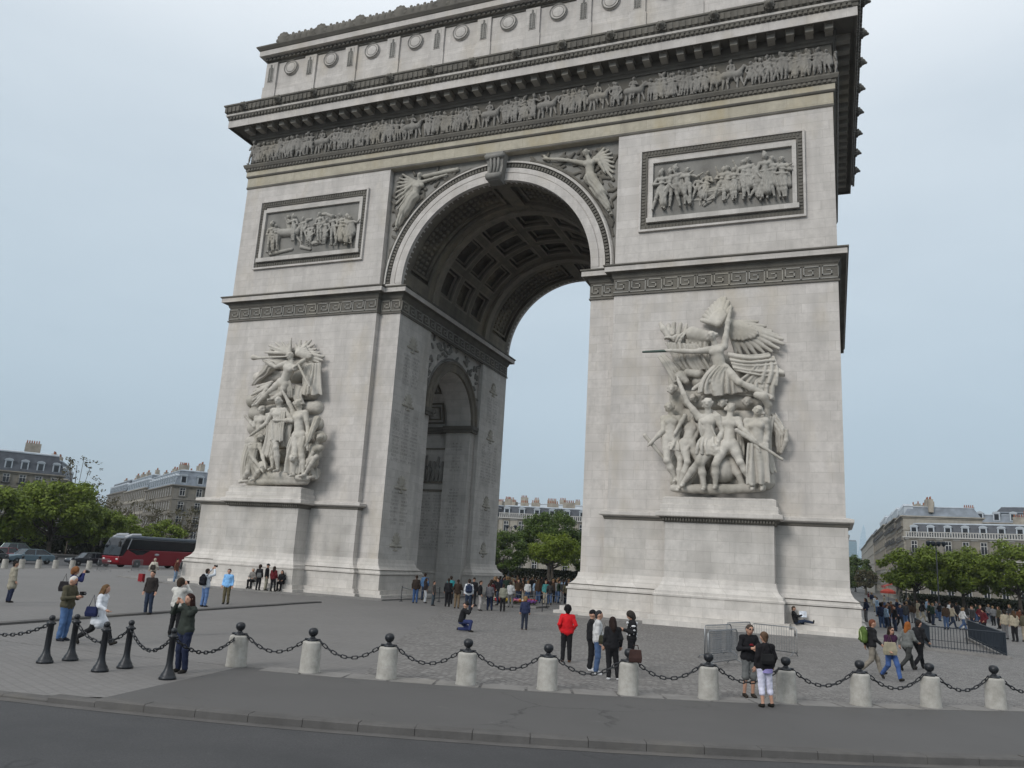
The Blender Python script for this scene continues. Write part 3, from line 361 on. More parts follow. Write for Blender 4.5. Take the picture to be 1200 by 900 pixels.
# ---- pier walls
p=MB()
p.add([(-W,0,6.2),(-MI,0,6.2),(-MI,0,32.1),(-W,0,32.1)],[(0,1,2,3)])
p.add([(-MI,0,2),(-MI,.5,2),(-MI,.5,32.1),(-MI,0,32.1)],[(0,1,2,3)])
p.add([(-MI,.5,0),(-RV,.5,0),(-RV,.5,ZC),(-MI,.5,ZC)],[(0,1,2,3)])
p.add([(-W,22.2,0),(-MI,22.2,0),(-MI,22.2,32.1),(-W,22.2,32.1)],[(3,2,1,0)])
p.add([(-MI,21.7,0),(-MI,22.2,0),(-MI,22.2,32.1),(-MI,21.7,32.1)],[(0,1,2,3)])
p.add([(-MI,21.7,0),(-RV,21.7,0),(-RV,21.7,ZC),(-MI,21.7,ZC)],[(3,2,1,0)])
arched_wall(p,lambda u,z:(-W,u,z),0,22.2,0,32.1,10.9,4,14.4)
both('pier',p,M['stone'])
q=MB()
for y0,y1 in ((.5,5.55),(16.0,21.7)):
    q.add([(-RV,y0,0),(-RV,y1,0),(-RV,y1,ZC),(-RV,y0,ZC)],[(0,1,2,3)])
for y in (5.55,16.0): q.add([(-RV,y,0),(-7.65,y,0),(-7.65,y,ZC),(-RV,y,ZC)],[(0,1,2,3)])
arched_wall(q,lambda u,z:(-7.65,u,z),5.55,16.0,0,ZC,10.9,4,14.4)
pas=both('passage_face',q,M['inner'])
t=MB()
def passage(x0,x1,r):
    for s in (-1,1): t.add([(x0,10.9+s*r,0),(x1,10.9+s*r,0),(x1,10.9+s*r,14.4),(x0,10.9+s*r,14.4)],[(0,1,2,3)])
    n=20
    for i in range(n):
        a,b=PI*i/n,PI*(i+1)/n; pt=lambda x,a:(x,10.9-r*math.cos(a),14.4+r*math.sin(a))
        t.add([pt(x0,a),pt(x1,a),pt(x1,b),pt(x0,b)],[(0,1,2,3)])
passage(-10,-7.65,4); passage(-20.4,-10,4.55); passage(-W,-20.4,4)
for x in (-10,-20.4):
    for s in (-1,1): t.add([(x,10.9+s*4,0),(x,10.9+s*4.55,0),(x,10.9+s*4.55,14.4),(x,10.9+s*4,14.4)],[(0,1,2,3)])
    arcsweep(t,[(4,0),(4.55,0)],lambda u,z,d,x=x:(x,10.9+u,14.4+z),n=20)
both('side_passage',t,M['inner'])
t=MB()
for s in (-1,1):
    t=MB()
    y=10.9+s*4; ya,yb=sorted((y,y-s*.32)); t.box(-10.15,-7.3,ya,yb,13.95,14.2); ya,yb=sorted((y,y-s*.42)); t.box(-10.2,-7.2,ya,yb,14.2,14.5)
    y=10.9+s*4.55; ya,yb=sorted((y,y-s*.3)); t.box(-20.3,-10.2,ya,yb,13.95,14.2); ya,yb=sorted((y,y-s*.4)); t.box(-20.2,-10.21,ya,yb,14.2,14.49)
    ya,yb=sorted((10.9+s*4.003,10.9+s*5.0)); t.box(-7.66,-7.4,ya,yb,13.95,14.2); t.box(-7.66,-7.28,ya,yb+.01,14.2,14.5)
    both('passage_impost',t,M['dark'])
t=MB()
arcsweep(t,[(4,0),(4,-.22),(4.35,-.22),(4.4,-.16),(4.66,-.16),(4.7,-.26),(4.9,-.26),(4.92,0)],lambda u,z,d:(-7.65-d,10.9+u,14.4+z),n=32)
both('passage_archivolt',t,M['vault'])
t=MB()
for i in range(5):
    a=math.radians(18+36*i); 
    for j in range(4):
        x=-11.4-2.3*j
        for s0,s1,w in ((.95,.8,0),(.6,.5,.03)):
            for (du0,du1,dx0,dx1) in ((-s0,s0,-s0,-s1),(-s0,s0,s1,s0),(-s0,-s1,-s1,s1),(s1,s0,-s1,s1)):
                rr=4.5-w; ta=Vector((0,math.sin(a),math.cos(a))); rd=Vector((0,-math.cos(a),math.sin(a)))
                t.obox((x,10.9,14.4),(1,0,0),ta,rd,dx0,dx1,du0,du1,rr-.14,rr)
both('passage_coffer_frame',t,M['vault'])
# spandrel carving over the passage, wall reliefs and engraved name lists
def carve(u0,u1,z0,z1,n,d,seed,rr=(.1,.22)):
    r=random.Random(seed); return [((r.uniform(u0,u1),0,r.uniform(z0,z1)),r.uniform(*rr),d) for _ in range(n)]
c=[]
for s in (-1,1):
    r_=random.Random(3+s)
    for i in range(46):
        y=r_.uniform(5.7,15.9); z=r_.uniform(15.5,20.3)
        if math.hypot(y-10.9,z-14.4)>5.05 and z>15: 
            a=r_.uniform(0,PI); L=.35; c.append(((-7.62,y,z),(-7.6,y+L*math.cos(a),z+L*math.sin(a)),.14,.1))
for i in range(24):
    a,b=PI*i/24,PI*(i+1)/24; c.append(((-7.65,10.9-5.1*math.cos(a),14.4+5.1*math.sin(a)),(-7.65,10.9-5.1*math.cos(b),14.4+5.1*math.sin(b)),.09,.09))
c=[k for k in c if k[0][2]>14.9]
me=sdf_mesh(c,.06,.06,'spandrel'); 
for s in (1,-1):
    o=link('spandrel_relief',me,M['relief'],arch,True); o.scale=(s,1,1)
c=[]
r_=random.Random(11)
for i in range(9):
    x=-13.4+.42*i; h=r_.uniform(1.6,2.3)
    c+=[((x,15.4,9.75),(x+r_.uniform(-.2,.2),15.38,9.7+h*.6),.17,.2),((x,15.38,9.7+h*.6),(x+.1,15.36,9.7+h),.16,.12),((x-.2,15.36,9.6+h*.7),(x+.4,15.3,9.5+h*r_.uniform(.5,.9)),.07,.06)]
me=sdf_mesh(c,.05,.06,'relief')
for s in (1,-1):
    o=link('passage_relief',me,M['relief'],arch,True); o.scale=(s,1,1)
t=MB(); 
for a,b,c_,d in ((-13.8,-9.99+.0,12.5,12.62),(-13.8,-10.0,9.45,9.6),(-13.8,-13.65,9.6,12.5),(-13.8,-10.01,8.72,8.9)): t.box(a,b,15.3,15.448,c_,d)
both('passage_relief_frame',t,M['vault'])
def engraved(rows,seed,mp):
    t=MB(); r=random.Random(seed); z0=min(q[1] for q in rows); z1=max(q[1] for q in rows); u0=rows[0][0]; t.add([mp(u0,z0-.03),mp(u0+.008,z0-.03),mp(u0+.008,z1),mp(u0,z1)],[(0,1,2,3)])
    for (uc,z,w,h) in rows:
        u=uc-w/2; t.add([mp(u,z-.03),mp(u+w,z-.03),mp(u+w,z-.022),mp(u,z-.022)],[(0,1,2,3)])
        while u<uc+w/2:
            g=r.uniform(.05,.12); k=r.random()
            for (a0,a1,b0,b1) in (((0,.03,0,1),(0,g*.8,.42,.55)),((0,.03,0,1),(g*.6,g*.6+.03,0,1)),((0,g*.7,0,.12),(0,g*.7,.88,1),(0,.03,.13,.87)))[int(k*3)]:
                t.add([mp(u+a0,z+b0*h),mp(u+a1,z+b0*h),mp(u+a1,z+b1*h),mp(u+a0,z+b1*h)],[(0,1,2,3)])
            u+=g+.05
            if r.random()<.12: u+=.2
    return t
rows=[]
r_=random.Random(2)
def namelist(yc,zs):
    out=[]
    for z0,z1,cols,w in zs:
        z=z1
        while z>z0:
            for k in range(cols): out.append((yc+(k-(cols-1)/2)*1.35,z,min(w,1.15)*r_.uniform(.6,1),.14))
            z-=.27
    return out
NL=namelist(2.8,[(15.2,17.6,2,1.1),(9.6,13.2,3,1.1),(5.0,7.3,2,1.2)])
t=engraved(NL,4,lambda u,z:(-RV+.006,u,z)); both('engraved_lettering',t,M['letters'])
t=engraved([(u+15.9,z,w,h) for u,z,w,h in NL],5,lambda u,z:(-RV+.006,u,z)); both('engraved_lettering',t,M['letters'])
t=engraved(namelist(-11.9,[(3.7,8.3,3,1.2)]),6,lambda u,z:(u,15.444,z)); both('engraved_lettering',t,M['letters'])
t=engraved(namelist(-8.85,[(3.8,8.8,1,1.4),(10.5,11.6,1,1.2),(12.3,12.9,1,1)]),7,lambda u,z:(u,14.894,z)); both('engraved_lettering',t,M['letters'])
c=[]
for i in range(9):
    a=-.2+i*(PI+.4)/8; c.append(((0,0,-.2),(0,.58*math.cos(a),-.1+.62*math.sin(a)),.12,.07))
c.append(((0,-.8,-.4),(0,.8,-.4),.11,.11)); c.append(((0,-.3,-.7),(0,.3,-.7),.07,.07)); c.append(((0,0,-.4),(0,0,-.7),.1,.1))
me=sdf_mesh(c,.05,.04,'trophy')
for s in (1,-1):
    for yc in (2.8,18.7):
        for z in (18.75,14.3,8.15,4.0): link('carved_trophy',me,M['vic'],arch,True,loc=(-RV*s,yc,z))
# ---- plinths, dado, string course, impost
PL=[(1.25,-.1),(1.25,.28),(.95,.284),(.95,.56),(.62,.564),(.61,1.58),(.68,1.6),(.68,1.7),(.58,1.74),(.57,1.9),(.45,1.97),(.28,2.12),(.14,2.38),(.1,2.62),(-.2,2.64)]
sh=lambda pr,d:[(o,z+d) for o,z in pr]
p=MB().ring(-W,-MI,0,5.8,PL); p.ring(-W,-MI,16.4,22.2,PL); p.ring(-W+.4,-RV,.5,5.55,sh(PL,-.006)); p.ring(-W+.4,-RV,16.0,21.7,sh(PL,-.006))
pl=both('plinth',p,M['base'])
t=MB()
for zz,o in ((1.545,.62),(1.86,.585)):
    for (x0,x1,y0,y1) in ((-W,-MI,0,5.8),(-W+.4,-RV,.5,5.55)):
        t.ring(x0,x1,y0,y1,[(o-.06,zz),(o+.004,zz+.004),(o+.004,zz+.05),(o-.1,zz+.055)])
for o in both('plinth_bead',t,M['dark']): pass
for y0,y1 in ((-.1,5.8),(16.4,22.3)): both('dado',MB().box(-W-.1,-MI+.1,y0,y1,2.2,6.1),M['dado'])
ST=[(.1,5.94),(.16,5.98),(.2,6.1),(.4,6.16),(.43,6.2),(.43,6.36),(.2,6.42),(-.1,6.48)]
for y0,y1 in ((0,5.8),(16.4,22.2)): both('string_course',MB().ring(-W,-MI,y0,y1,ST),M['base'])
p=MB().ring(-W,-MI,0,5.8,[(.1,5.9),(.155,5.93),(.17,5.985),(.21,6.09),(.1,6.1)]); both('string_bead',p,M['dark'])
def impost(name,prof,mat):
    p=MB().ring(-W,-MI,0,22.2,prof); p.ring(-W+.4,-RV,.5,21.7,sh(prof,-.006)); return both(name,p,mat)
ib=impost('impost_band',[(-.1,20.5),(.1,20.5),(.1,20.6),(.03,20.63),(.03,21.62),(.1,21.7),(.13,21.8),(.18,21.92),(.22,21.99),(.5,22.02)],M['dark'])
impost('impost_fascia',[(.22,22.015),(.53,22.03),(.55,22.04),(.55,22.36)],M['stone'])
impost('impost_top',[(.55,22.36),(.6,22.39),(.64,22.42),(.64,22.5),(-.5,22.56)],M['dark'])
def meander(segs):
    t=MB()
    P=[((0,0),(0,1)),((0,1),(.84,1)),((.84,1),(.84,.3)),((.84,.3),(.36,.3)),((.36,.3),(.36,.66)),((.36,.66),(.6,.66)),((0,0),(1,0))]
    for (mp,u0,u1) in segs:
        n=max(1,round((u1-u0)/1.1)); w=(u1-u0)/n; h=.036
        for i in range(n):
            for (a,b),(c,d) in P:
                x0,x1=sorted((a,c)); z0,z1=sorted((b,d)); k=.0
                x0=u0+(i+x0)*w-(h if True else 0); x1=u0+(i+x1)*w+h; z0=20.72+z0*.76-h; z1=20.72+z1*.76+h
                x0=max(x0,u0); x1=min(x1,u1)
                o=mp(0,0,0)
                q=[mp(x0,z0,0),mp(x1,z0,0),mp(x1,z1,0),mp(x0,z1,0),mp(x0,z0,.05),mp(x1,z0,.05),mp(x1,z1,.05),mp(x0,z1,.05)]
                t.add(q,[(0,3,2,1),(4,5,6,7),(0,1,5,4),(1,2,6,5),(2,3,7,6),(3,0,4,7)])
    return t
t=meander([(lambda u,z,d:(u,-.03-d,z),-W-.03,-MI+.03),(lambda u,z,d:(u,.47-d,z),-MI+.1,-RV+.03),(lambda u,z,d:(-RV+.03+d,u,z),.5,21.7)])
M['key']=stone('meander_stone',(.28,.27,.25),bricks=False,stain=(.15,.14,.13),stain_amt=.6)
for o,par in zip((t,mir(t)),ib): part('meander',o,M['key'],par)
# ---- recessed bay above the imposts, archivolts, vault
for y,d in ((.5,1),(21.7,-1)):
    p=MB(); n=48
    arched_wall(p,lambda u,z:(u,y,z),-MI,MI,ZC-.4,32.1,0,RV+.05,ZC,n)
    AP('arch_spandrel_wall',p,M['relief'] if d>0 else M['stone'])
    mp=lambda u,z,t,y=y,d=d:(u,y+d*t,ZC+z)
    p=MB(); arcsweep(p,[(RV,.3),(RV,-.3),(7.86,-.3),(7.88,-.22),(7.92,-.22),(7.94,-.27),(8.3,-.27)],mp,n=64); p.box(-8.8,-RV,min(y+d*.02,y-d*.28),max(y+d*.02,y-d*.28),22.45,ZC); p.box(RV,8.8,min(y+d*.02,y-d*.28),max(y+d*.02,y-d*.28),22.45,ZC)
    av=AP('archivolt',p,M['stone'])
    p=MB(); arcsweep(p,[(8.3,-.27),(8.31,-.18),(8.64,-.18),(8.66,-.3)],mp,n=64)
    if d>0:
        for i in range(110):
            a=PI*(i+.5)/110; ta=Vector((math.sin(a),0,math.cos(a))); rd=Vector((-math.cos(a),0,math.sin(a)))
            p.obox((0,y,ZC),ta,(0,1,0),rd,-.08,.08,-.29,-.17,8.35,8.6)
    part('archivolt_bead',p,M['dark'],av)
    p=MB(); arcsweep(p,[(8.66,-.3),(8.68,-.36),(8.78,-.36),(8.88,-.2),(8.9,0)],mp,n=64); part('archivolt_rim',p,M['base'],av)
p=MB()
prof=[(.35,29.75),(-.55,29.75),(-.62,30.0),(-.5,30.35),(-.42,30.9),(-.55,31.4),(-.72,31.6),(-.72,31.9),(.35,31.95)]
for k,(xa,xb) in enumerate(((-.6,-.62),)): pass
n=len(prof); v=[]
for s in (-1,1):
    for y,z in prof: v.append((s*(.5+.2*(z-29.75)/2.2),y,z))
p.add(v,[(i,(i+1)%n,(i+1)%n+n,i+n) for i in range(n)]+[tuple(range(n)),tuple(reversed(range(n,2*n)))])
ks=AP('keystone',p,M['relief'])
p=MB(); p.tube([(-.56,-.6,30.05),(.56,-.6,30.05)],.25,14); p.tube([(-.74,-.62,31.6),(.74,-.62,31.6)],.18,12)
for x in (-.28,0,.28): p.tube([(x*.9,-.62,30.3),(x,-.5,30.9),(x*1.1,-.62,31.5)],.1,6)
part('keystone_scroll',p,M['relief'],ks,smooth=True)
def curvebox(mb,r0,r1,a0,a1,y0,y1,n=None):
    n=n or max(2,int((a1-a0)/.06)); v=[]
    for i in range(n+1):
        a=a0+(a1-a0)*i/n; c,s=-math.cos(a),math.sin(a)
        v+=[(r0*c,y0,ZC+r0*s),(r0*c,y1,ZC+r0*s),(r1*c,y1,ZC+r1*s),(r1*c,y0,ZC+r1*s)]
    f=[]
    for i in range(n):
        o=i*4
        for k in range(4): f.append((o+k,o+(k+1)%4,o+4+(k+1)%4,o+4+k))
    f+= [(0,1,2,3),(4*n+3,4*n+2,4*n+1,4*n)]
    mb.add(v,f)
rad=math.radians
for (y0,y1) in ((.55,5.3),(16.5,21.65)):
    p=MB()
    curvebox(p,RV,7.6,0,PI,y0,y0+.75); curvebox(p,RV,7.6,0,PI,y1-.75,y1)
    for a0,a1 in ((0,9),(86,94),(171,180)): curvebox(p,RV,7.6,rad(a0),rad(a1),y0+.75,y1-.75)
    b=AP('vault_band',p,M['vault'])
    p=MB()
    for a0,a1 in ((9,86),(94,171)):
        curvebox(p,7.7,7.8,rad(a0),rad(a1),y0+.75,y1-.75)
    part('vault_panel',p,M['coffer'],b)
    p=MB()
    for a0,a1 in ((12,83),(97,168)):
        for (ya,yb) in ((y0+1.0,y0+1.18),(y1-1.18,y1-1.0)): curvebox(p,7.5,7.7,rad(a0),rad(a1),ya,yb)
        for aa in (a0,a1-1.4): curvebox(p,7.5,7.7,rad(aa),rad(aa+1.4),y0+1.18,y1-1.18,2)
        for k in range(int((a1-a0)/3.2)):
            for yy in (y0+1.75,(y0+y1)/2,y1-1.75):
                a=rad(a0+3+k*3.2); p.sphere((-7.68*math.cos(a),yy,ZC+7.68*math.sin(a)),(.16,.2,.16),8,5)
    part('vault_panel_frame',p,M['vault'],b)
for (y0,y1) in ((5.3,6.1),(15.7,16.5)):
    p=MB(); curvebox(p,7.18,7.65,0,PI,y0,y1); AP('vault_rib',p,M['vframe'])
ys=[(6.1,6.3),(8.86,9.34),(11.91,12.39),(14.96,15.7)]
p=MB()
for y0,y1 in ys: curvebox(p,7.45,8.1,0,PI,y0,y1)
ca=[19.0+23.67*i for i in range(7)]; hw=9.9
gaps=[(0,ca[0]-hw)]+[(ca[i]+hw,ca[i+1]-hw) for i in range(6)]+[(ca[6]+hw,180)]
for y0,y1 in ((6.3,8.86),(9.34,11.91),(12.39,14.96)):
    for a0,a1 in gaps: curvebox(p,7.45,8.1,rad(a0),rad(a1),y0,y1,3)
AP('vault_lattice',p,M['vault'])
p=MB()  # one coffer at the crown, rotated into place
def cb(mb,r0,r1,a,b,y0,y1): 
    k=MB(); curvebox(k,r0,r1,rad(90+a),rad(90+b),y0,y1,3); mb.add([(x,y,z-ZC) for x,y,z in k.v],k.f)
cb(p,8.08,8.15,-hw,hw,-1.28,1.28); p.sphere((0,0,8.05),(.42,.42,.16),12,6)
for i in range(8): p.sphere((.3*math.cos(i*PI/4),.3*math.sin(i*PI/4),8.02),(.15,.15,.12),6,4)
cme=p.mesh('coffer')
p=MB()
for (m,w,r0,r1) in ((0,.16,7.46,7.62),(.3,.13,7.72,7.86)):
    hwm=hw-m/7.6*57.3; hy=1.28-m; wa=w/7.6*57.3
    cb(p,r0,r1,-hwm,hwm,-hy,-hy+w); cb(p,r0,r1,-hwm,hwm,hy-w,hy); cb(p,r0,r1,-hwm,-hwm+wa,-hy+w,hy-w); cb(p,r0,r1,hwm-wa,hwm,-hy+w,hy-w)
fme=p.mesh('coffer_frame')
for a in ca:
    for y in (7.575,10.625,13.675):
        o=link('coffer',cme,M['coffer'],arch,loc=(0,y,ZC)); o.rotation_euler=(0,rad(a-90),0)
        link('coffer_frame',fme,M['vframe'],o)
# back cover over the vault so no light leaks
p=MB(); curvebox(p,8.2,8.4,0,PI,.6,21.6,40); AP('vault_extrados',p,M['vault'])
# ---- entablature
R4=(-W,W,0,22.2)
AP('architrave',MB().ring(*R4,[(-1.2,32.1),(.05,32.1),(.05,33.16),(.1,33.2),(.17,33.22),(.17,33.62)]),M['yellow'])
p=MB().ring(*R4,[(.05,32.1),(.075,32.14),(.075,32.28),(.045,32.3)]); p.ring(*R4,[(.06,33.06),(.13,33.1),(.175,33.18),(.175,33.24),(.1,33.25)]); AP('architrave_fillet',p,M['dark'])
p=MB().ring(*R4,[(.17,33.62),(.24,33.66),(.25,33.86),(.34,33.9),(.42,34.1),(.42,34.2),(.03,34.26)])
for i in range(int(2*W/.3)):
    x=-W+.15+i*.3; p.box(x-.09,x+.09,-.32,-.2,33.68,33.86)
for i in range(int(22.2/.3)):
    y=.15+i*.3; p.box(W+.2,W+.32,y-.09,y+.09,33.68,33.86)
AP('frieze_moulding',p,M['dark'])
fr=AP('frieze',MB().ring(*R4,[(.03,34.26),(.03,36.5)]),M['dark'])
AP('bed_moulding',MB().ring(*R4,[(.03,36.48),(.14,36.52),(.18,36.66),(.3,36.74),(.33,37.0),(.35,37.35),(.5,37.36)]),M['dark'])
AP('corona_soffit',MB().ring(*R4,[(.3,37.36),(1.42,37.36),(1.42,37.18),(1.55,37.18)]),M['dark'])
AP('corona',MB().ring(*R4,[(1.55,37.18),(1.57,37.185),(1.57,37.82),(1.54,37.83)]),M['stone'])
p=MB().ring(*R4,[(1.54,37.82),(1.62,37.85),(1.64,38.07),(1.72,38.1),(1.72,38.17)])
for i in range(150):
    x=-W-1.4+.15+i*.322; p.box(x-.1,x+.1,-1.74,-1.57,37.87,38.06)
for i in range(78):
    y=-1.4+i*.322; p.box(W+1.57,W+1.74,y-.1,y+.1,37.87,38.06)
AP('cornice_bead',p,M['dark'])
AP('cornice_fillet',MB().ring(*R4,[(1.72,38.17),(1.76,38.18),(1.78,38.32),(1.72,38.34)]),M['base'])
p=MB().ring(*R4,[(1.72,38.34),(1.77,38.4),(1.86,38.52),(1.88,38.94),(1.97,39.0),(1.97,39.12),(-.6,39.17)])
for i in range(int(49.6/.42)):
    x=-24.5+i*.42; p.box(x-.11,x+.11,-1.94,-1.77,38.44,38.9)
for i in range(int(27/.42)):
    y=-1.6+i*.42; p.box(W+1.77,W+1.94,y-.11,y+.11,38.44,38.9)
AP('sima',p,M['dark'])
# modillions
mm=MB().box(-.24,.24,-1.15,-.3,36.92,37.27); mm.box(-.28,.28,-1.2,-.3,37.27,37.356)
mme=mm.mesh('modillion'); 
M['mod']=stone('modillion_stone',(.33,.31,.275),bricks=False,stain=(.15,.14,.125),stain_amt=.5)
for i in range(40): link('modillion',mme,M['mod'],arch,loc=(-22.7+i*1.164,0,0))
for i in range(19): link('modillion',mme,M['mod'],arch,loc=(W,.62+i*1.164,0),rot=PI/2)
# lion heads
c=[((0,0,0),(0,-.1,0),.24,.24),((0,-.2,-.06),(0,-.34,-.1),.12,.1),((-.12,-.08,.2),(-.14,-.1,.24),.08,.07),((.12,-.08,.2),(.14,-.1,.24),.08,.07)]
for i in range(11): 
    a=2*PI*i/11; c.append(((.2*math.cos(a),-.02,.2*math.sin(a)),(.3*math.cos(a),0,.3*math.sin(a)),.1,.07))
lme=sdf_mesh(c,.035,.04,'lion_head')
for i in range(14): link('lion_head',lme,M['dark'],arch,loc=(-22.685+i*3.49,-1.98,38.78))
for i in range(8): link('lion_head',lme,M['dark'],arch,loc=(W+1.98,-.6+i*3.3,38.78),rot=PI/2)
# ---- attic
R5=(-22.4,22.4,.3,21.9)
AP('attic_wall',MB().ring(*R5,[(.12,39.0),(.12,41.6),(.04,41.68),(0,41.7),(0,44.05)]),M['stone'])
pm=MB().box(-.58,.58,.12,.32,41.75,44.02); pm.box(-.66,.66,.06,.3,39.1,41.72)
pme=pm.mesh('attic_pilaster')
sm=MB().box(-.3,.3,.085,.13,42.15,43.85); sme=sm.mesh('sunk_panel')
sw=MB(); sw.box(-.07,.07,.03,.09,42.2,43.5); sw.box(-.2,.2,.02,.09,43.42,43.5); sw.tube([(0,.05,43.5),(0,.05,43.78)],.07,8)
for s in (-1,1):
    for k in range(6): sw.sphere((s*.17,.06,42.3+.2*k),(.08,.05,.12),6,4)
swm=sw.mesh('sword')
hm=MB(); pr=[(.001,-.2),(.25,-.19),(.48,-.12),(.54,-.1),(.56,-.15),(.66,-.15),(.7,-.05),(.7,.05)]
tmp=MB().lathe([(r,z) for r,z in pr],28,cap=False); hm.v=[(x,z,y) for x,y,z in tmp.v]; hm.f=tmp.f
shm=hm.mesh('shield')
srm=MB().tube([(.63*math.cos(k*PI/16),-.15,.63*math.sin(k*PI/16)) for k in range(33)],.05,6,False).tube([(.44*math.cos(k*PI/16),-.13,.44*math.sin(k*PI/16)) for k in range(33)],.028,6,False).mesh('shield_rim')
for i in range(12):
    o=link('attic_pilaster',pme,M['stone'],arch,loc=(-22.12+4.022*i,0,0)); k=link('sunk_panel',sme,M['dado'],o); link('sword',swm,M['relief'],o)
    if i<11: o=link('shield',shm,M['stone'],arch,smooth=True,loc=(-22.12+4.022*(i+.5),.27,43.27)); link('shield_rim',srm,M['relief'],o,True)
for i in range(5): link('attic_pilaster',pme,M['stone'],arch,loc=(22.1,3.1+4*i,0),rot=PI/2)
p=MB().ring(*R5,[(0,44.0),(.1,44.03),(.12,44.16),(.3,44.2),(.32,44.46)])
for i in range(110): p.box(-22.6+i*.412-.12,-22.6+i*.412+.12,-.1,.05,44.2,44.44)
AP('attic_dentils',p,M['dark'])
AP('attic_fascia',MB().ring(*R5,[(.3,44.46),(.74,44.48),(.74,44.95)]),M['stone'])
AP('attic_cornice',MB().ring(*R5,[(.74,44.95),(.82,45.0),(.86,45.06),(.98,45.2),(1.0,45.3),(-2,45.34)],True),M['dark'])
def antefix(w,h,n):
    c=[((0,0,0),(0,0,h*.55),w*.3,w*.28)]
    for i in range(n):
        a=PI*(.08+.84*i/(n-1)); c.append(((0,0,h*.35),(w*.44*math.cos(a),0,h*.35+h*.5*math.sin(a)),w*.12,w*.13))
    for s in (-1,1): c.append(((s*w*.3,0,h*.12),(s*w*.34,0,h*.2),w*.17,w*.14))
    return sdf_mesh([k+(0,(1,.6,1)) for k in c],.045,.05,'antefix')
ab=antefix(1.35,1.6,7); asm=antefix(1.1,1.4,5)
for i in range(12):
    x=-21.2+3.855*i; link('antefix',ab,M['dark'],arch,True,loc=(x,.0,45.3))
    if i<11:
        for k in range(4): link('antefix',asm,M['dark'],arch,True,loc=(x+1.0+.62*k,.0,45.3))
M['pan']=stone('panel_figure_stone',(.36,.345,.315),bricks=False,stain=(.15,.14,.125),stain_amt=.55,pos=.5)
# ---- relief panels, frieze, spandrels, groups
def standing(hx,hz,fx,fz,y,r,facing=None):
    L=math.hypot(hx-fx,hz-fz)*1.08; s=L/1.75; u=np.array([hx-fx,0,hz-fz]); u/=np.linalg.norm(u); w=V3(u[2],0,-u[0])
    b=V3(fx,y,fz); P=lambda a,h,d=0:b+w*a*s+u*h*s+V3(0,d*s,0)
    e=lambda:r.uniform(-.1,.1)
    k1,k2=r.uniform(-.3,.15),r.uniform(-.15,.3)
    ar=r.choice([(-.3,1.1,-.2,.9),(-.35,1.15,-.05,1.15),(-.4,1.3,-.5,1.55),(-.3,1.1,.1,1.0)]); al=r.choice([(.3,1.1,.2,.9),(.35,1.15,.1,1.2),(.42,1.25,.6,1.3),(.3,1.1,0,1.05)])
    J=[P(e()*.5,1.64,-.05),P(0,1.46,0),P(0,.95,0),P(ar[0],ar[1],-.05),P(ar[2],ar[3],-.12),P(al[0],al[1],-.03),P(al[2],al[3],-.1),P(-.1+k1*.5,.52,-.06),P(-.1+k1,.08,0),P(.1+k2*.5,.52,-.06),P(.1+k2,.08,0)]
    C=human_caps(J,s*1.08)
    q=r.random()
    if q<.3: C.append((P(0,1.0),P(e(),.62),.135*s,.165*s,2))
    elif q<.45: C.append((P(0,1.0),P(e(),.3),.13*s,.165*s,2))
    if r.random()<.3: C.append((P(.14,1.4,.08),P(.22,.6,.1),.1*s,.15*s,2))
    if r.random()<.25: C.append((P(.25,1.2,.02),P(.35,.7,.02),.16*s,.16*s))
    if r.random()<.35: C.append((P(0,1.74,-.04),P(e(),1.86,0),.1*s,.05*s))
    return C
def panel(sx,x0,x1,X0,X1,D,seed):
    r=random.Random(seed)
    g=MB(); z0,z1,Z0,Z1=25.7,29.62,24.8,30.72
    def fr(a0,a1,b0,b1,w,ya,yb):
        g.box(a0,a1,ya,yb,b0,b0+w); g.box(a0,a1,ya,yb,b1-w,b1); g.box(a0,a0+w,ya,yb,b0+w,b1-w); g.box(a1-w,a1,ya,yb,b0+w,b1-w)
    fr(X0,X1,Z0,Z1,.14,-.2,.05); fo=AP('relief_panel',g,M['stone'])
    g=MB(); fr(X0+.12,X1-.12,Z0+.12,Z1-.12,.4,-.1,.05)
    n=int((X1-X0-.6)/.22)
    for i in range(n):
        x=X0+.3+(X1-X0-.6)*(i+.5)/n
        for z in (Z0+.29,Z1-.29): g.box(x-.06,x+.06,-.15,-.09,z-.11,z+.11)
    n=int((Z1-Z0-.9)/.22)
    for i in range(n):
        z=Z0+.45+(Z1-Z0-.9)*(i+.5)/n
        for x in (X0+.29,X1-.29): g.box(x-.11,x+.11,-.15,-.09,z-.06,z+.06)
    part('frame_bead',g,M['dark'],fo)
    g=MB(); fr(x0-.28,x1+.28,z0-.28,z1+.28,.26,-.22,.02); g.box(x0-.4,x1+.4,-.32,.02,z0-.34,z0-.02); part('inner_frame',g,M['dado'],fo)
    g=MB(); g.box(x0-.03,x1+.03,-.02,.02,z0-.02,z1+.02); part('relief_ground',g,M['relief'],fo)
    C=[]
    for hx,hz,fx,fz in D['stand']: C+=standing(hx,hz,fx,fz,-.14-r.uniform(0,.16),r)
    C+=[(V3(*a)+V3(0,-.1,0),V3(*b)+V3(0,-.1,0),ra,rb,f) for a,b,ra,rb,f in D['extra']]
    C=[c for c in C if max(c[0][2],c[1][2])<z1+.1]
    link('relief_figures',sdf_mesh(C,.036,.045,'relief_figures',.008,1.6),M['pan'],fo)
panel(-1,-20.3,-11.45,-21.05,-10.75,DATA['PL'],3); panel(1,11.55,20.3,10.6,21.1,DATA['PR'],4)
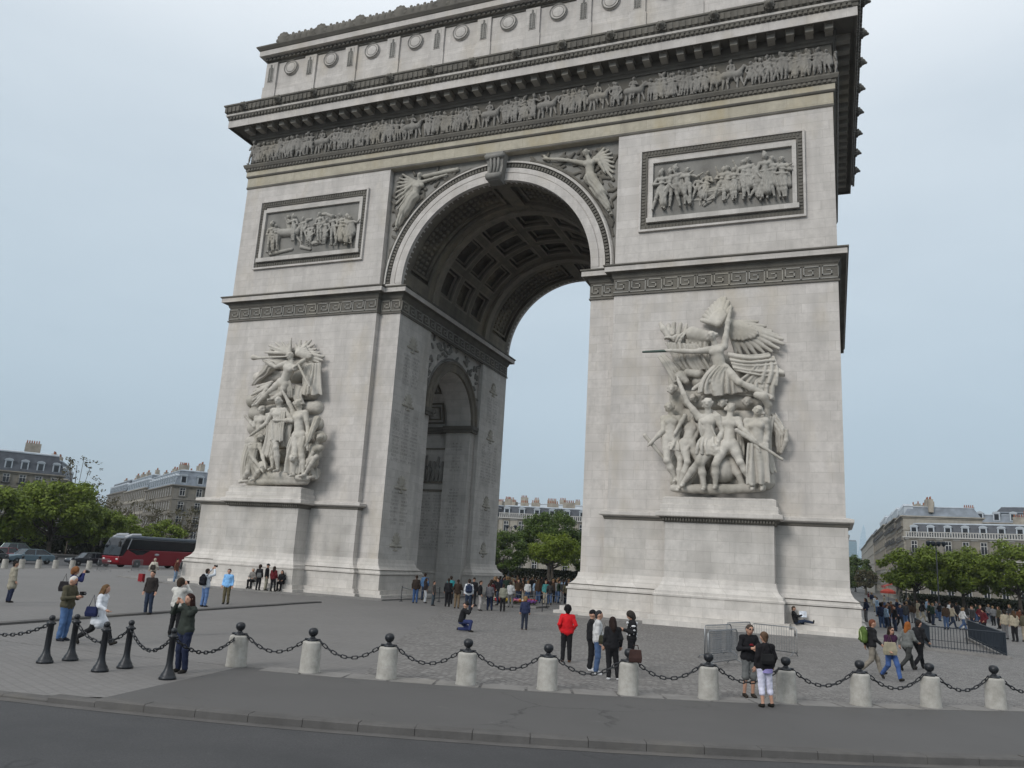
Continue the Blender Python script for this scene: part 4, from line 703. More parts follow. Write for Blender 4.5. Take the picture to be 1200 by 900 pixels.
# frieze procession
def frieze(u0,u1,seed):
    r=random.Random(seed); C=[]; x=u0+.3
    while x<u1-.2:
        if r.random()<.07 and x<u1-2:
            for a,b,ra,rb in (((.3,1.05),(1.2,1.05),.3,.27),((1.2,1.15),(1.55,1.6),.2,.12),((1.55,1.62),(1.75,1.5),.11,.07),((.25,.9),(.15,.1),.12,.07),((.45,.9),(.5,.1),.12,.07),((1.1,.9),(1.1,.1),.11,.07),((1.3,.9),(1.5,.3),.1,.06)):
                C.append((V3(x+a[0],-.12,34.3+a[1]),V3(x+b[0],-.12,34.3+b[1]),ra,rb))
            C+=standing(x+.7,36.25,x+.7,34.7,-.2,r); x+=1.9; continue
        h=r.uniform(1.55,1.9); C+=standing(x+r.uniform(-.12,.12),34.32+h,x,34.34,-.1-r.uniform(0,.12),r)
        if r.random()<.35: C.append((V3(x+.2,-.1,34.5),V3(x+r.uniform(-.3,.5),-.1,36.4),.04,.04))
        x+=r.uniform(.25,.38)
    return sdf_mesh(C,.042,.04,'frieze_figures',.01,1.7)
M['frz']=stone('frieze_figure_stone',(.265,.252,.232),bricks=False,stain=(.12,.112,.1),stain_amt=.6,pos=.5)
link('frieze_figures',frieze(-W,W,8),M['frz'],fr)
o=link('frieze_figures',frieze(0,22.2,9),M['frz'],fr); o.location=(W,0,0); o.rotation_euler=(0,0,PI/2)
for s_,J,extra in DATA['S']:
    C=human_caps([(x,max(y,.1)+.12,z) for x,y,z in J],s_,1.2)+[(V3(a[0],.36,a[2]),V3(b[0],.38,b[2]),ra,rb) for a,b,ra,rb,f in extra]
    p_=V3(*J[2]); p_[1]=.22; k_=(V3(*J[7])+V3(*J[9]))/2; k_[1]=.25
    C.append((p_,k_,.4,.42,2)); C.append((k_,(V3(*J[8])+V3(*J[10]))*.4+k_*.2,.4,.2,2))
    sg=-1 if J[0][0]<0 else 1; r_=random.Random(s_)
    link('spandrel_victory',sdf_mesh(C,.04,.06,'spandrel_victory',.01),M['vic'],arch)
    C=[]
    for i in range(20):
        a=.25+1.05*i/20; b=.25+1.05*(i+1)/20; C.append(((sg*9.02*math.cos(a),.5,ZC+9.02*math.sin(a)),(sg*9.02*math.cos(b),.5,ZC+9.02*math.sin(b)),.1,.1))
    while len(C)<90:
        x,z=sg*r_.uniform(2.5,8.8),r_.uniform(24.5,31.7)
        if math.hypot(x,z-ZC)>9.0:
            a=r_.uniform(0,PI); C.append(((x,.48,z),(x+.4*math.cos(a),.46,z+.4*math.sin(a)),.14,.1))
    link('spandrel_carving',sdf_mesh(C,.06,.05,'spandrel_carving'),M['dark'],arch)
for key,sg in (('L',-1),('R',1)):
    D=DATA[key]; g=empty('sculpture_group',None,None); g.parent=arch
    x0,x1=sorted((sg*12.95,sg*19.05))
    q=MB().ring(x0,x1,-1.45,.2,[(o*.8,z+.008) for o,z in PL]); part('pedestal_plinth',q,M['base'],g)
    q=MB().box(x0,x1,-1.45,.0,2.3,5.86); part('pedestal',q,M['dado'],g)
    q=MB().ring(x0,x1,-1.45,.2,[(-.02,5.78),(.1,5.82),(.14,5.96),(.3,6.06),(.34,6.1)]); 
    for i in range(38): q.box(x0-.1+i*.166,x0-.1+i*.166+.09,-1.72,-1.5,5.88,6.02)
    part('pedestal_bead',q,M['dark'],g)
    q=MB().ring(x0,x1,-1.45,.2,[(.3,6.08),(.48,6.12),(.5,6.16),(.5,6.36),(.3,6.42),(.26,6.44),(.26,6.8),(.14,6.84),(.14,7.2),(.05,7.25),(-.1,7.3)],True); part('pedestal_cornice',q,M['base'],g)
    for s_,J in D['figures']:
        link('figure',sdf_mesh(human_caps(J,s_,1.16),.036,.075,'figure',.01),M['sculpt'],g)
    link('wings',sdf_mesh(D['wings'],.04,.03,'wings',.008),M['sculpt'],g)
    link('cloth_folds',sdf_mesh([q for c_ in D['cloth'] for q in cloth_caps(*c_)],.032,.006,'cloth_folds',.004),M['sculpt'],g)
    link('rock_ground',sdf_mesh(D['back']+D['drape']+[q for a,h,s_ in D['heads'] for q in head_caps(V3(*a),V3(*h),V3(0,-1,0),s_,int(s_*77+a[0]*50))],.038,.07,'rock_ground',.012),M['sculpt'],g)
    link('sword' if key=='R' else 'trumpet',sdf_mesh(D['sword'],.03,.03,'sword'),M['bronze'] if key=='R' else M['sculpt'],g)
# low stone apron round the arch
a=MB()
a.prism([(-31,.6),(-20,-4.0),(-10,-2.9),(-5.3,-1.9),(-5.3,24.4),(-31,24.4)],2,-.05,.1)
a.prism([(5.3,-2.1),(25.6,-2.1),(25.6,24.4),(5.3,24.4)],2,0,.1)
struct('apron_pavement',a,M['granite'])
# ================================================================== GROUND
CY=11.1
def pol(r,ph): a=rad(ph); return (r*math.sin(a),CY-r*math.cos(a))
def annulus(mb,r0,r1,p0,p1,z,n):
    v=[]
    for i in range(n+1):
        a=p0+(p1-p0)*i/n; v+=[pol(r0,a)+(z,),pol(r1,a)+(z,)]
    mb.add(v,[(2*i,2*i+1,2*i+3,2*i+2) for i in range(n)])
g=MB(); g.lathe([(6000,-.3)],48,(0,CY,0)); g.f=[tuple(range(48))]; struct('ground',g,M['ground'])
g=MB(); annulus(g,48.5,88.3,0,360,-.14,180); struct('road',g,M['road'])
g=MB(); g.add([pol(43.6,i*2)+(0,) for i in range(180)],[tuple(range(180))]); struct('plaza',g,M['setts'])
g=MB(); annulus(g,43.6,48.72,10.8,351,0,170); struct('footway',g,M['walk'])
g=MB(); v=[]
for i in range(25):
    a=-9+i*19.8/24; dr=-.083*min(1,max(0,(a+9)/1.5))*min(1,max(0,(10.8-a)/1.5))
    v+=[pol(43.6,a)+(.001,),pol(46.5,a)+(.001,),pol(48.72,a)+(dr+.001,)]
g.add(v,[(3*i+j,3*i+j+1,3*i+j+4,3*i+j+3) for i in range(24) for j in range(2)])
struct('crossing_paving',g,M['slabs'])
g=MB(); poly=[(-.6,-2.2),(3.6,-12.5),(7.5,-22.5),(11.2,-30.9)]+[pol(43.58,a) for a in range(14,-141,-3)]+[(-31,25)]
g.add([(x,y,.004) for x,y in poly],[tuple(range(len(poly)))]); struct('smooth_paving',g,M['slabs'])
g=MB(); r_=random.Random(4)
for i in range(250):
    a0=i*1.45; 
    if a0>350.5 or a0<10.9: continue
    k=.045; v=[]
    for z in (-.05,.009+r_.uniform(0,.006)):
        v+=[pol(43.22,a0+k)+(z,),pol(43.96,a0+k)+(z,),pol(43.96,a0+1.45-k)+(z,),pol(43.22,a0+1.45-k)+(z,)]
    g.add(v,[(4,5,6,7),(0,1,5,4),(1,2,6,5),(2,3,7,6),(3,0,4,7)])
struct('stone_edging',g,M['granite'])
g=MB()
for i in range(300):
    a0=i*1.2; k=.006; dz=r_.uniform(-.006,.006); drop=-.085 if (a0<9.2 or a0>352.5) else (-.04 if a0<10.6 or a0>351.5 else 0); r1=49.0+r_.uniform(-.008,.008); v=[]
    rows=[(48.7,.006+dz+drop),(r1-.03,.006+dz+drop),(r1,-.02+dz+drop),(r1+.012,-.25)]
    for a in (a0+k,a0+1.2-k):
        for r,z in rows: v.append(pol(r,a)+(z,))
    g.add(v,[(j,j+1,j+5,j+4) for j in range(3)]+[(0,1,2,3),(7,6,5,4)])
struct('kerb',g,M['kerb'])
g=MB(); annulus(g,48.6,49.1,0,360,-.03,180); g2=MB(); annulus(g2,49.0,49.28,0,360,-.135,180); struct('gutter',g2,M['kerb'])
g=MB(); pts=[(-2.2,-33.6),(-3.07,-29.9),(-3.92,-23.9),(-4.61,-18.3),(-5.2,-13),(-5.57,-10.46),(-5.75,-8.0)]
for (xa,ya),(xb,yb) in zip(pts,pts[1:]):
    g.add([(xa-.4,ya,.075),(xa,ya,.075),(xb,yb,.075),(xb-.4,yb,.075),(xa,ya,-.02),(xb,yb,-.02),(xa-.4,ya,-.02),(xb-.4,yb,-.02)],[(0,1,2,3),(1,4,5,2),(0,3,7,6)])
struct('paving_step',g,M['kerb'])
g=MB(); annulus(g,88,119,0,360,.0,120); v=MB(); annulus(v,88,88.02,0,360,-.01,120); struct('outer_pavement',g,M['walk'])
g=MB()
for i in range(240):
    a0=i*1.5; v=[]
    for a in (a0+.01,a0+1.49):
        for r,z in ((88.3,.006),(88.0,.006),(87.97,-.25)): v.append(pol(r,a)+(z,))
    g.add(v,[(0,1,4,3),(1,2,5,4),(0,2,1),(3,4,5)])
struct('outer_kerb',g,M['kerb'])
g=MB(); v=[]; r_=random.Random(3); n=240
for i in range(n):
    a=i*1.5; h=14+8*math.sin(a*.11)+5*math.sin(a*.37+1)+r_.uniform(-3,3)
    v+=[pol(2300,a)+(-.4,),pol(2340,a)+(h*.7,),pol(2420,a)+(h,),pol(2700,a)+(-.4,)]
g.add(v,[(4*i+j,4*i+j+1,(4*i+j+5)%(4*n),(4*i+j+4)%(4*n)) for i in range(n) for j in range(3)]); struct('hills',g,simple('far_rooftops',(.13,.13,.115),.9,var=.5,scale=.05))
# ================================================================== BOLLARDS AND CHAINS
def linkmesh(mb,c,t,flip,L=.19,Wd=.1,r=.0155):
    t=Vector(t).normalized(); u=t.cross(Vector((0,0,1))).normalized(); w=t.cross(u)
    if flip: u=w
    n=12; m=5; k=t.cross(u); v=[]; f=[]
    for i in range(n):
        a=2*PI*i/n; sx=(L/2-Wd/2); cc=math.cos(a); ct=Vector(c)+t*((sx if cc>0 else -sx)+cc*(Wd/2-r))+u*(math.sin(a)*(Wd/2-r)); rd=(t*cc+u*math.sin(a))
        for j in range(m): b=2*PI*j/m; v.append(tuple(ct+rd*r*math.cos(b)+k*r*math.sin(b)))
    for i in range(n):
        for j in range(m): f.append((i*m+j,((i+1)%n)*m+j,((i+1)%n)*m+(j+1)%m,i*m+(j+1)%m))
    mb.add(v,f)
def chainmesh(a,b,sag,pitch=.145):
    a,b=Vector(a),Vector(b); P=[a.lerp(b,i/60)-Vector((0,0,sag*4*(i/60)*(1-i/60))) for i in range(61)]
    S=[0]
    for i in range(60): S.append(S[-1]+(P[i+1]-P[i]).length)
    n=max(2,round(S[-1]/pitch)); mb=MB()
    for k in range(n):
        s=(k+.5)*S[-1]/n; i=max(j for j in range(60) if S[j]<=s); q=(s-S[i])/(S[i+1]-S[i]); linkmesh(mb,P[i].lerp(P[i+1],q),P[i+1]-P[i],k%2)
    return mb
bol=MB().lathe([(.262,-.02),(.262,.03),(.25,.06),(.235,.7),(.228,.735),(.2,.755)],24)
bolm=bol.mesh('stone_post')
cap=MB().lathe([(.13,.745),(.13,.79),(.095,.81),(.06,.845),(.05,.865),(.065,.875),(.095,.9),(.115,.94),(.12,.98),(.112,1.02),(.085,1.055),(.035,1.075)],18); cap.tube([(-.2,0,.79),(.2,0,.79)],.028,8)
capm=cap.mesh('iron_knob')
PH=[10.6+2.59*k for k in range(13)]
who=['stone bollard at the end of the row, chained to the black iron posts','stone bollard one place in from the iron posts','stone bollard two places in from the iron posts, before the trumpet pier','stone bollard below the kneeling photographer','stone bollard in front of the person in the red sweater','stone bollard with the brown bag standing behind its knob','stone bollard between the brown bag and the person in grey shorts','stone bollard touching the person in white capri trousers','stone bollard in front of the man with the green backpack','stone bollard just past the couple with the green backpack','last full stone bollard in front of the sunken stair railing','stone bollard cut by the photo edge beyond the stair railing','hidden']
for k in range(12):
    x,y=pol(43.6,PH[k]); o=link('stone_bollard',bolm,M['bollard'],None,True,loc=(x,y,0),rot=rad(PH[k])); tag(o,who[k],'bollard','stone bollards along the front footway')
    link('iron_knob',capm,M['iron'],o,True)
dx=2*43.6*math.sin(rad(1.295))
cm=chainmesh((.17,0,.79),(dx-.17,0,.79),.36).mesh('chain')
cl=['between the end bollard by the iron posts and the next','one span in from the end bollard by the iron posts','two spans in from the iron posts, left of the kneeling photographer','between the fourth and fifth stone bollards, below the kneeling photographer','crossing in front of the four people chatting','between the brown bag and the steel barriers','crossing in front of the man in grey shorts','between the white capri trousers and the green backpack','in front of the couple with the green backpack','in front of the sunken stair railing','running out of the photo past the stair railing']
for k in range(11):
    x,y=pol(43.6,PH[k]); x2,y2=pol(43.6,PH[k+1]); o=link('chain',cm,M['iron'],None,True,loc=(x,y,0),rot=math.atan2(y2-y,x2-x)); tag(o,'black iron chain '+cl[k],'chain','iron chains between bollards')
ip=MB().lathe([(.185,0),(.185,.05),(.16,.07),(.15,.11),(.11,.17),(.088,.23),(.078,.28),(.07,.34),(.068,.86),(.09,.88),(.09,.93),(.06,.95),(.055,.98)],16); ipm=ip.mesh('iron_post')
kn=MB().sphere((0,0,1.03),.07,14,8); kn.tube([(-.14,0,.91),(.14,0,.91)],.022,8); knm=kn.mesh('knob')
IP=[(4.71,-34.52),(4.72,-33.83),(6.55,-34.59),(6.51,-33.84),(8.35,-34.39),(.9,-34.3)]
il=['black iron post at the end of the group, its chain running out of the photo','black iron post beside the blue jeans of the white haired person','black iron post standing before the striding white coat','black iron post midway between the white coat and the dark green jacket','black iron post in front of the woman in the dark green jacket','black iron post just outside the photo edge']
for (x,y),l in zip(IP,il):
    o=link('iron_bollard',ipm,M['iron'],None,True,loc=(x,y,0)); tag(o,l,'bollard','black iron posts at the crossing'); link('knob',knm,M['iron'],o,True)
def chain(a,b,za,zb,sag,label):
    o=part('chain',chainmesh((a[0],a[1],za),(b[0],b[1],zb),sag),M['iron'],None,smooth=True); return tag(o,label,'chain','iron chains between bollards')
B0=pol(43.6,PH[0])
chain(IP[5],IP[0],.91,.91,.42,'black iron chain rising from the photo edge to the first iron post')
chain(IP[1],IP[3],.91,.91,.4,'black iron chain passing behind the third iron post')
chain(IP[3],IP[4],.91,.91,.4,'black iron chain sagging from the fourth iron post to the woman in green')
chain(IP[4],B0,.91,.79,.4,'black iron chain between the last iron post and the first stone bollard')
for k,ph in enumerate((-87,-84.4,-81.8,-79.2,-76.6,-74,-71.4,-68.8)):
    x,y=pol(43.6,ph); o=link('stone_bollard',bolm,M['bollard'],None,True,loc=(x,y,0),rot=rad(ph)); tag(o,'far stone bollard at the plaza edge in front of the parked cars','bollard','far stone bollards before the cars')
    link('iron_knob',capm,M['iron'],o,True)
# ================================================================== PEOPLE
def base_pose():
    return dict(pel=(0,0,.93),neck=(0,.01,1.46),head=(0,-.02,1.625),look=(0,-1,0),eA=(.235,.03,1.16),wA=(.25,-.05,.92),eB=(-.235,.03,1.16),wB=(-.25,-.05,.92),kA=(.1,-.02,.5),aA=(.11,.03,.09),kB=(-.1,-.02,.5),aB=(-.11,.03,.09))
def pose(k):
    J=base_pose(); U=J.update
    if k=='stand2': U(dict(pel=(.03,0,.92),kA=(.1,-.03,.5),aA=(.1,.03,.09),kB=(-.12,-.06,.5),aB=(-.17,-.02,.09),wB=(-.24,-.1,.92),neck=(.01,.01,1.45),head=(.02,-.03,1.61)))
    if k=='pockets': U(dict(eA=(.265,.1,1.17),wA=(.2,-.1,.98),eB=(-.265,.1,1.17),wB=(-.2,-.1,.98)))
    if k=='chest': U(dict(eA=(.29,-.05,1.14),wA=(.07,-.27,1.2),eB=(-.29,-.05,1.14),wB=(-.05,-.28,1.18),head=(0,-.06,1.6)))
    if k=='photo': U(dict(eA=(.27,-.2,1.33),wA=(.08,-.27,1.56),eB=(-.27,-.2,1.33),wB=(-.08,-.27,1.56)))
    if k=='photohigh': U(dict(eA=(.25,-.2,1.52),wA=(.09,-.34,1.75),eB=(-.25,-.2,1.5),wB=(-.07,-.34,1.74),head=(0,.0,1.61)))
    if k=='walk': U(dict(pel=(0,0,.9),kA=(.09,-.2,.5),aA=(.09,-.3,.09),kB=(-.09,.03,.48),aB=(-.09,.36,.17),eA=(.25,.12,1.14),wA=(.25,.12,.9),eB=(-.25,-.06,1.14),wB=(-.23,-.24,.98),neck=(0,-.03,1.44),head=(0,-.07,1.6)))
    if k=='stride': U(dict(pel=(0,0,.86),kA=(.09,-.28,.47),aA=(.09,-.42,.09),kB=(-.09,.1,.45),aB=(-.09,.47,.2),eA=(.25,.12,1.1),wA=(.24,.1,.87),eB=(-.25,-.1,1.1),wB=(-.22,-.3,1.0),neck=(0,-.06,1.4),head=(0,-.1,1.56)))
    if k=='hug': U(dict(eA=(.32,-.1,1.3),wA=(.5,-.2,1.38)))
    if k=='sit': U(dict(pel=(0,0,.56),neck=(0,-.05,1.1),head=(0,-.1,1.25),eA=(.25,-.1,.82),wA=(.14,-.32,.72),eB=(-.25,-.1,.82),wB=(-.14,-.32,.72),kA=(.12,-.43,.56),aA=(.12,-.45,.1),kB=(-.12,-.43,.56),aB=(-.12,-.42,.1)))
    if k=='read': U(dict(pel=(0,0,.12),neck=(0,.14,.66),head=(0,.1,.82),eA=(.26,-.06,.42),wA=(.14,-.33,.5),eB=(-.26,-.06,.42),wB=(-.14,-.33,.5),kA=(.2,-.36,.12),aA=(.3,-.42,-.32),kB=(-.1,-.45,.2),aB=(-.12,-.86,.14)))
    if k=='kneel': U(dict(pel=(0,.02,.42),neck=(0,-.08,.92),head=(0,-.13,1.07),eA=(.24,-.3,.8),wA=(.1,-.4,1.02),eB=(-.26,-.28,.78),wB=(-.1,-.4,1.02),kA=(.13,-.32,.1),aA=(.13,.12,.09),kB=(-.13,-.4,.42),aB=(-.13,-.36,.09)))
    if k=='bagarm': U(dict(eA=(.3,.02,1.15),wA=(.22,-.22,1.06)))
    return J
def skeleton(J):
    g={k:V3(*v) for k,v in J.items()}; ax=g['neck']-g['pel']; ax/=np.linalg.norm(ax)
    g['sA']=g['neck']+V3(.165,0,0)-ax*.06; g['sB']=g['neck']-V3(.165,0,0)-ax*.06; g['hA']=g['pel']+V3(.09,0,-.02); g['hB']=g['pel']-V3(.09,0,.02)
    g['ch']=g['neck']*.72+g['pel']*.28; g['wa']=g['neck']*.38+g['pel']*.62; g['ax']=ax; return g
def hands(g,s):
    C=[]
    for S,W_,E in ((1,g['wA'],g['eA']),(-1,g['wB'],g['eB'])):
        d=W_-E; d/=np.linalg.norm(d); up=V3(0,-1,0) if abs(d[1])<.8 else V3(0,0,1)
        sd=np.cross(d,up); sd/=np.linalg.norm(sd); nm=np.cross(sd,d)
        C.append((W_-d*.01,W_+d*.07,.033,.036,0))
        for i,(o,L) in enumerate(((-.027,.07),(-.009,.08),(.009,.076),(.027,.06))):
            b=W_+d*.085+sd*o; m=b+d*L*.5+nm*.008; C+= [(b,m,.0105,.0095,0),(m,m+d*L*.4+nm*.025,.0095,.008,0)]
        t=W_+d*.03-sd*.03*S; C+=[(t,t+d*.035-sd*.025*S+nm*.012,.013,.011,0),(t+d*.035-sd*.025*S+nm*.012,t+d*.06-sd*.025*S+nm*.025,.011,.009,0)]
    return C
TC={}
def template(k,hair,legs,coat,vox):
    key=(k,hair,legs,coat,vox)
    if key in TC: return TC[key]
    g=skeleton(pose(k)); h=g['head']; lk=V3(0,-1,0); up=(h-g['neck'])/np.linalg.norm(h-g['neck']); X=V3(1,0,0)
    fine=vox<.025
    B=[(h+up*.02,h+up*.05,.088,.082),(h+lk*.03-up*.07,h+lk*.045-up*.05,.05,.058),(h-lk*.03+up*.02,h-lk*.03+up*.04,.09,.08),(g['neck']-up*.02,h-up*.05,.056,.052)]
    if fine: B+=[(h+lk*.092+up*.01,h+lk*.108-up*.022,.012,.016),(h+X*.088-up*.01,h+X*.09+up*.02,.018,.018),(h-X*.088-up*.01,h-X*.09+up*.02,.018,.018),(h+lk*.075-up*.055-X*.02,h+lk*.075-up*.055+X*.02,.014,.014),(h+lk*.075+up*.035-X*.03,h+lk*.075+up*.035+X*.03,.014,.014)]
    T=[(g['sA'],g['sB'],.064,.064),(g['ch'],g['wa'],.12,.118),(g['wa'],g['pel'],.118,.122),(g['ch']-X*.06,g['wa']-X*.055,.095,.095),(g['ch']+X*.06,g['wa']+X*.055,.095,.095)]
    HP=[(g['hA'],g['hB'],.1,.1)]
    arms=[]; 
    for s in 'AB': arms+=[(g['s'+s],g['e'+s],.055,.043),(g['e'+s],g['w'+s],.043,.029)]
    LG=[]
    for s in 'AB': LG+=[(g['h'+s],g['k'+s],.086,.06),(g['k'+s],g['a'+s],.058,.037)]
    FT=[]
    for s in 'AB':
        a=g['a'+s]; kn=g['k'+s]; d=a-kn; d/=np.linalg.norm(d); f=lk*1.0; f=f-d*(f@d); f/=max(np.linalg.norm(f),.2); FT.append((a+d*.035,a+d*.05+f*.15,.042,.034))
    HD=hands(g,1)
    body=B+T+HP+arms+LG+FT
    if not fine: body+= [(g['w'+s],g['w'+s]+(g['w'+s]-g['e'+s])/np.linalg.norm(g['w'+s]-g['e'+s])*.13,.036,.022) for s in 'AB']
    m={}
    m['body']=sdf_mesh(body,vox,.03,'body')
    if fine:
        m['hand']=[sdf_mesh([c[:4] for c in q],.0065,.006,'hand') for q in (HD[:len(HD)//2],HD[len(HD)//2:])]
    inf=lambda L,d:[(a,b,ra+d,rb+d) for a,b,ra,rb in L]
    jk=inf(T,.022)+[(g['neck']-up*.035,g['neck']+up*.01,.075,.068)]
    sl=[]
    for s in 'AB': sl+=[(g['s'+s],g['e'+s],.073,.06),(g['e'+s],g['e'+s]*.13+g['w'+s]*.87,.06,.047)]
    low=g['pel']+V3(0,0,-.02)
    jk+=inf([(g['hA']+V3(0,0,.05),g['hB']+V3(0,0,.05),.105,.105),(g['wa']-X*.055,g['hB']+V3(0,0,.05),.1,.1),(g['wa']+X*.055,g['hA']+V3(0,0,.05),.1,.1)],.022)
    if coat: 
        kk=(g['kA']+g['kB'])/2; q=g['pel']*.45+kk*.55; jk+=[(g['pel'],q,.15,.19),(g['hA'],g['hA']*.5+g['kA']*.5,.11,.115),(g['hB'],g['hB']*.5+g['kB']*.5,.11,.115)]
    m['jacket']=sdf_mesh(jk+sl,vox,.035,'jacket',.007 if fine else 0,5)
    tr=[(g['hA'],g['hB'],.112,.112),(g['pel'],g['pel']-V3(0,0,.01),.125,.125)]
    for s in 'AB':
        tr.append((g['h'+s],g['k'+s],.103,.08)); 
        if legs=='trousers': tr.append((g['k'+s],g['a'+s]*.97+g['k'+s]*.03,.077,.066))
        elif legs=='capri': tr.append((g['k'+s],g['a'+s]*.42+g['k'+s]*.58,.078,.074))
        else: tr.append((g['k'+s],g['a'+s]*.05+g['k'+s]*.95,.092,.095))
    m['trousers']=sdf_mesh(tr,vox,.03,'trousers',.006 if fine else 0,5.5)
    H=[(h+up*.055-lk*.02,h+up*.04-lk*.04,.095,.095),(h-lk*.055,h-up*.05-lk*.055,.075,.055)]
    if hair=='long': H+=[(h-lk*.06+up*.03,h-lk*.09-up*.2,.085,.075),(h-lk*.05-up*.1-X*.06,h-lk*.08-up*.28,.05,.04),(h-lk*.05-up*.1+X*.06,h-lk*.08-up*.28,.05,.04),(h+X*.075,h+X*.085-up*.16,.04,.035),(h-X*.075,h-X*.085-up*.16,.04,.035)]
    if hair=='bun': H+=[(h-lk*.12+up*.06,h-lk*.13+up*.08,.05,.05)]
    if hair=='bushy': H=[(h+up*.06-lk*.02,h+up*.04-lk*.05,.115,.115),(h-lk*.07-up*.02,h-lk*.07-up*.05,.095,.085),(h-X*.08,h-X*.08+up*.03,.05,.05),(h+X*.08,h+X*.08+up*.03,.05,.05)]
    if hair=='cap': H=[(h+up*.07-lk*.01,h+up*.06-lk*.03,.098,.098),(h+lk*.09+up*.055,h+lk*.15+up*.045,.035,.02)]
    if hair=='hat': H=[(h+up*.08,h+up*.12,.1,.085),(h+up*.075-X*.12,h+up*.075+X*.12,.035,.035),(h+up*.075-lk*.12,h+up*.075+lk*.12,.035,.035)]
    m['hair']=sdf_mesh(H,vox*.85,.02,'hair')
    m['shoe']=[sdf_mesh([(a,b,ra+.012,rb+.01)],min(vox,.02),.02,'shoe') for a,b,ra,rb in FT]
    m['head']=h; m['g']=g
    TC[key]=m; return m
CM={}
def cloth(c):
    k=tuple(round(x,4) for x in c[:3])
    if k not in CM: CM[k]=simple('cloth_%d'%len(CM),k,.85,var=.22,scale=6,spec=.15)
    return CM[k]
SKIN=[simple('skin',(.42,.24,.17),.55),simple('skin_tan',(.3,.16,.1),.55)]
EYE=simple('eye_dark',(.01,.01,.012),.2); LIP=simple('lips',(.25,.08,.07),.5); GLASS=simple('sunglass_lens',(.006,.006,.008),.1,spec=.8)
def slot(o,mat):
    if not o.data.materials: o.data.materials.append(None)
    o.material_slots[0].link='OBJECT'; o.material_slots[0].material=mat
eyem=MB().sphere((0,0,0),(.013,.008,.009),8,6).mesh('eye'); mom=MB().sphere((0,0,0),(.024,.008,.007),8,6).mesh('mouth')
gl=MB(); 
for s in (-1,1): gl.sphere((s*.034,-.004,0),(.029,.012,.022),10,6); gl.tube([(s*.06,0,.004),(s*.098,.1,.006)],.005,5)
gl.tube([(-.01,-.008,.006),(.01,-.008,.006)],.005,5); glm=gl.mesh('sunglasses')
def person(label,pos,d,k='stand',hair='short',legs='trousers',coat=False,h=1.75,jc=(.02,.02,.022),tc=(.02,.02,.025),hc=(.03,.02,.015),sc=(.02,.018,.016),skin=0,vox=.02,group=None,face=True,shades=False,z=0,shoes=True):
    T=template(k,hair,legs,coat,vox); rot=math.atan2(d[0],-d[1])
    o=link('person',T['body'],None,None,loc=(pos[0],pos[1],z),rot=rot); s=h/1.75; o.scale=(s,s,s); slot(o,SKIN[skin]); tag(o,label,'person',group)
    def ch(n,me,mat):
        c=link(n,me,None,o); slot(c,mat); return c
    ch('jacket',T['jacket'],cloth(jc)); ch('trousers',T['trousers'],cloth(tc)); ch('hair' if hair not in('cap','hat') else hair,T['hair'],cloth(hc))
    if shoes:
        for m in T['shoe']: ch('shoe',m,cloth(sc))
    if vox<.025:
        for q in T['hand']: ch('hand',q,SKIN[skin])
        if face:
            hd=T['head']
            if shades: c=ch('sunglasses',glm,GLASS); c.location=(hd[0],hd[1]-.098,hd[2]+.03)
            else:
                for q in (-1,1): c=ch('eye',eyem,EYE); c.location=(hd[0]+q*.034,hd[1]-.088,hd[2]+.022)
            c=ch('mouth',mom,LIP); c.location=(hd[0],hd[1]-.092,hd[2]-.055)
    return o
AWAY,RIGHT,LEFT_,TOW=(-.38,.92),(.92,.38),(-.92,-.38),(.38,-.92)
K=(.014,.014,.016); NAVY=(.018,.024,.05); JEAN=(.06,.1,.19); DJ=(.025,.035,.06); WHT=(.62,.62,.63); GRY=(.14,.14,.145); OLV=(.075,.068,.045); KHA=(.24,.2,.13); BRN=(.05,.032,.022); BEI=(.33,.29,.22)
person('person in a bright red sweater and black trousers seen from behind',(14.21,-23.76),AWAY,'pockets',hair='bushy',jc=(.52,.014,.02),tc=K,hc=(.008,.007,.007),sc=(.1,.05,.03),h=1.72)
person('person in dark jacket and cap standing half hidden behind the white hoodie',(15.42,-25.2),RIGHT,'stand',hair='cap',jc=K,tc=K,hc=(.012,.012,.014),sc=WHT,h=1.7)
person('person in a white hooded top and blue jeans talking in the group of four',(15.77,-25.76),(.95,.3),'bagarm',hair='short',jc=(.5,.5,.5),tc=JEAN,hc=(.03,.03,.033),sc=WHT,h=1.74)
person('person with long dark hair in all black clothes and white shoes, back turned',(16.44,-26.63),AWAY,'stand2',hair='long',jc=K,tc=K,hc=(.02,.012,.01),sc=WHT,h=1.66)
pj=person('person in a black jacket with white patches beside a bollard',(16.42,-24.3),LEFT_,'chest',hair='bushy',jc=K,tc=K,hc=(.035,.03,.026),h=1.74)
pt=MB(); r_=random.Random(5)
for i in range(26):
    a=r_.uniform(0,2*PI); z=r_.uniform(1.0,1.42); pt.sphere((.158*math.cos(a)*1.1,.142*math.sin(a),z),(.035,.035,.03),8,5)
for s in (-1,1):
    for z in (1.2,1.32): pt.sphere((s*(.28),-.0,z),(.04,.07,.03),8,5)
part('white_patch',pt,cloth(WHT),pj,smooth=True)
mg=person('person in sunglasses, black sweatshirt and grey shorts, facing the street',(20.06,-26.92),(.5,-.86),'chest',hair='short',legs='shorts',jc=(.012,.012,.014),tc=(.12,.125,.125),hc=(.06,.045,.035),sc=(.03,.025,.02),shades=True,h=1.78)
lg=MB(); lg.box(-.05,.05,-.158,-.146,1.245,1.262); lg.box(-.03,.03,-.158,-.146,1.27,1.282); part('chest_print',lg,cloth((.3,.02,.03)),mg)
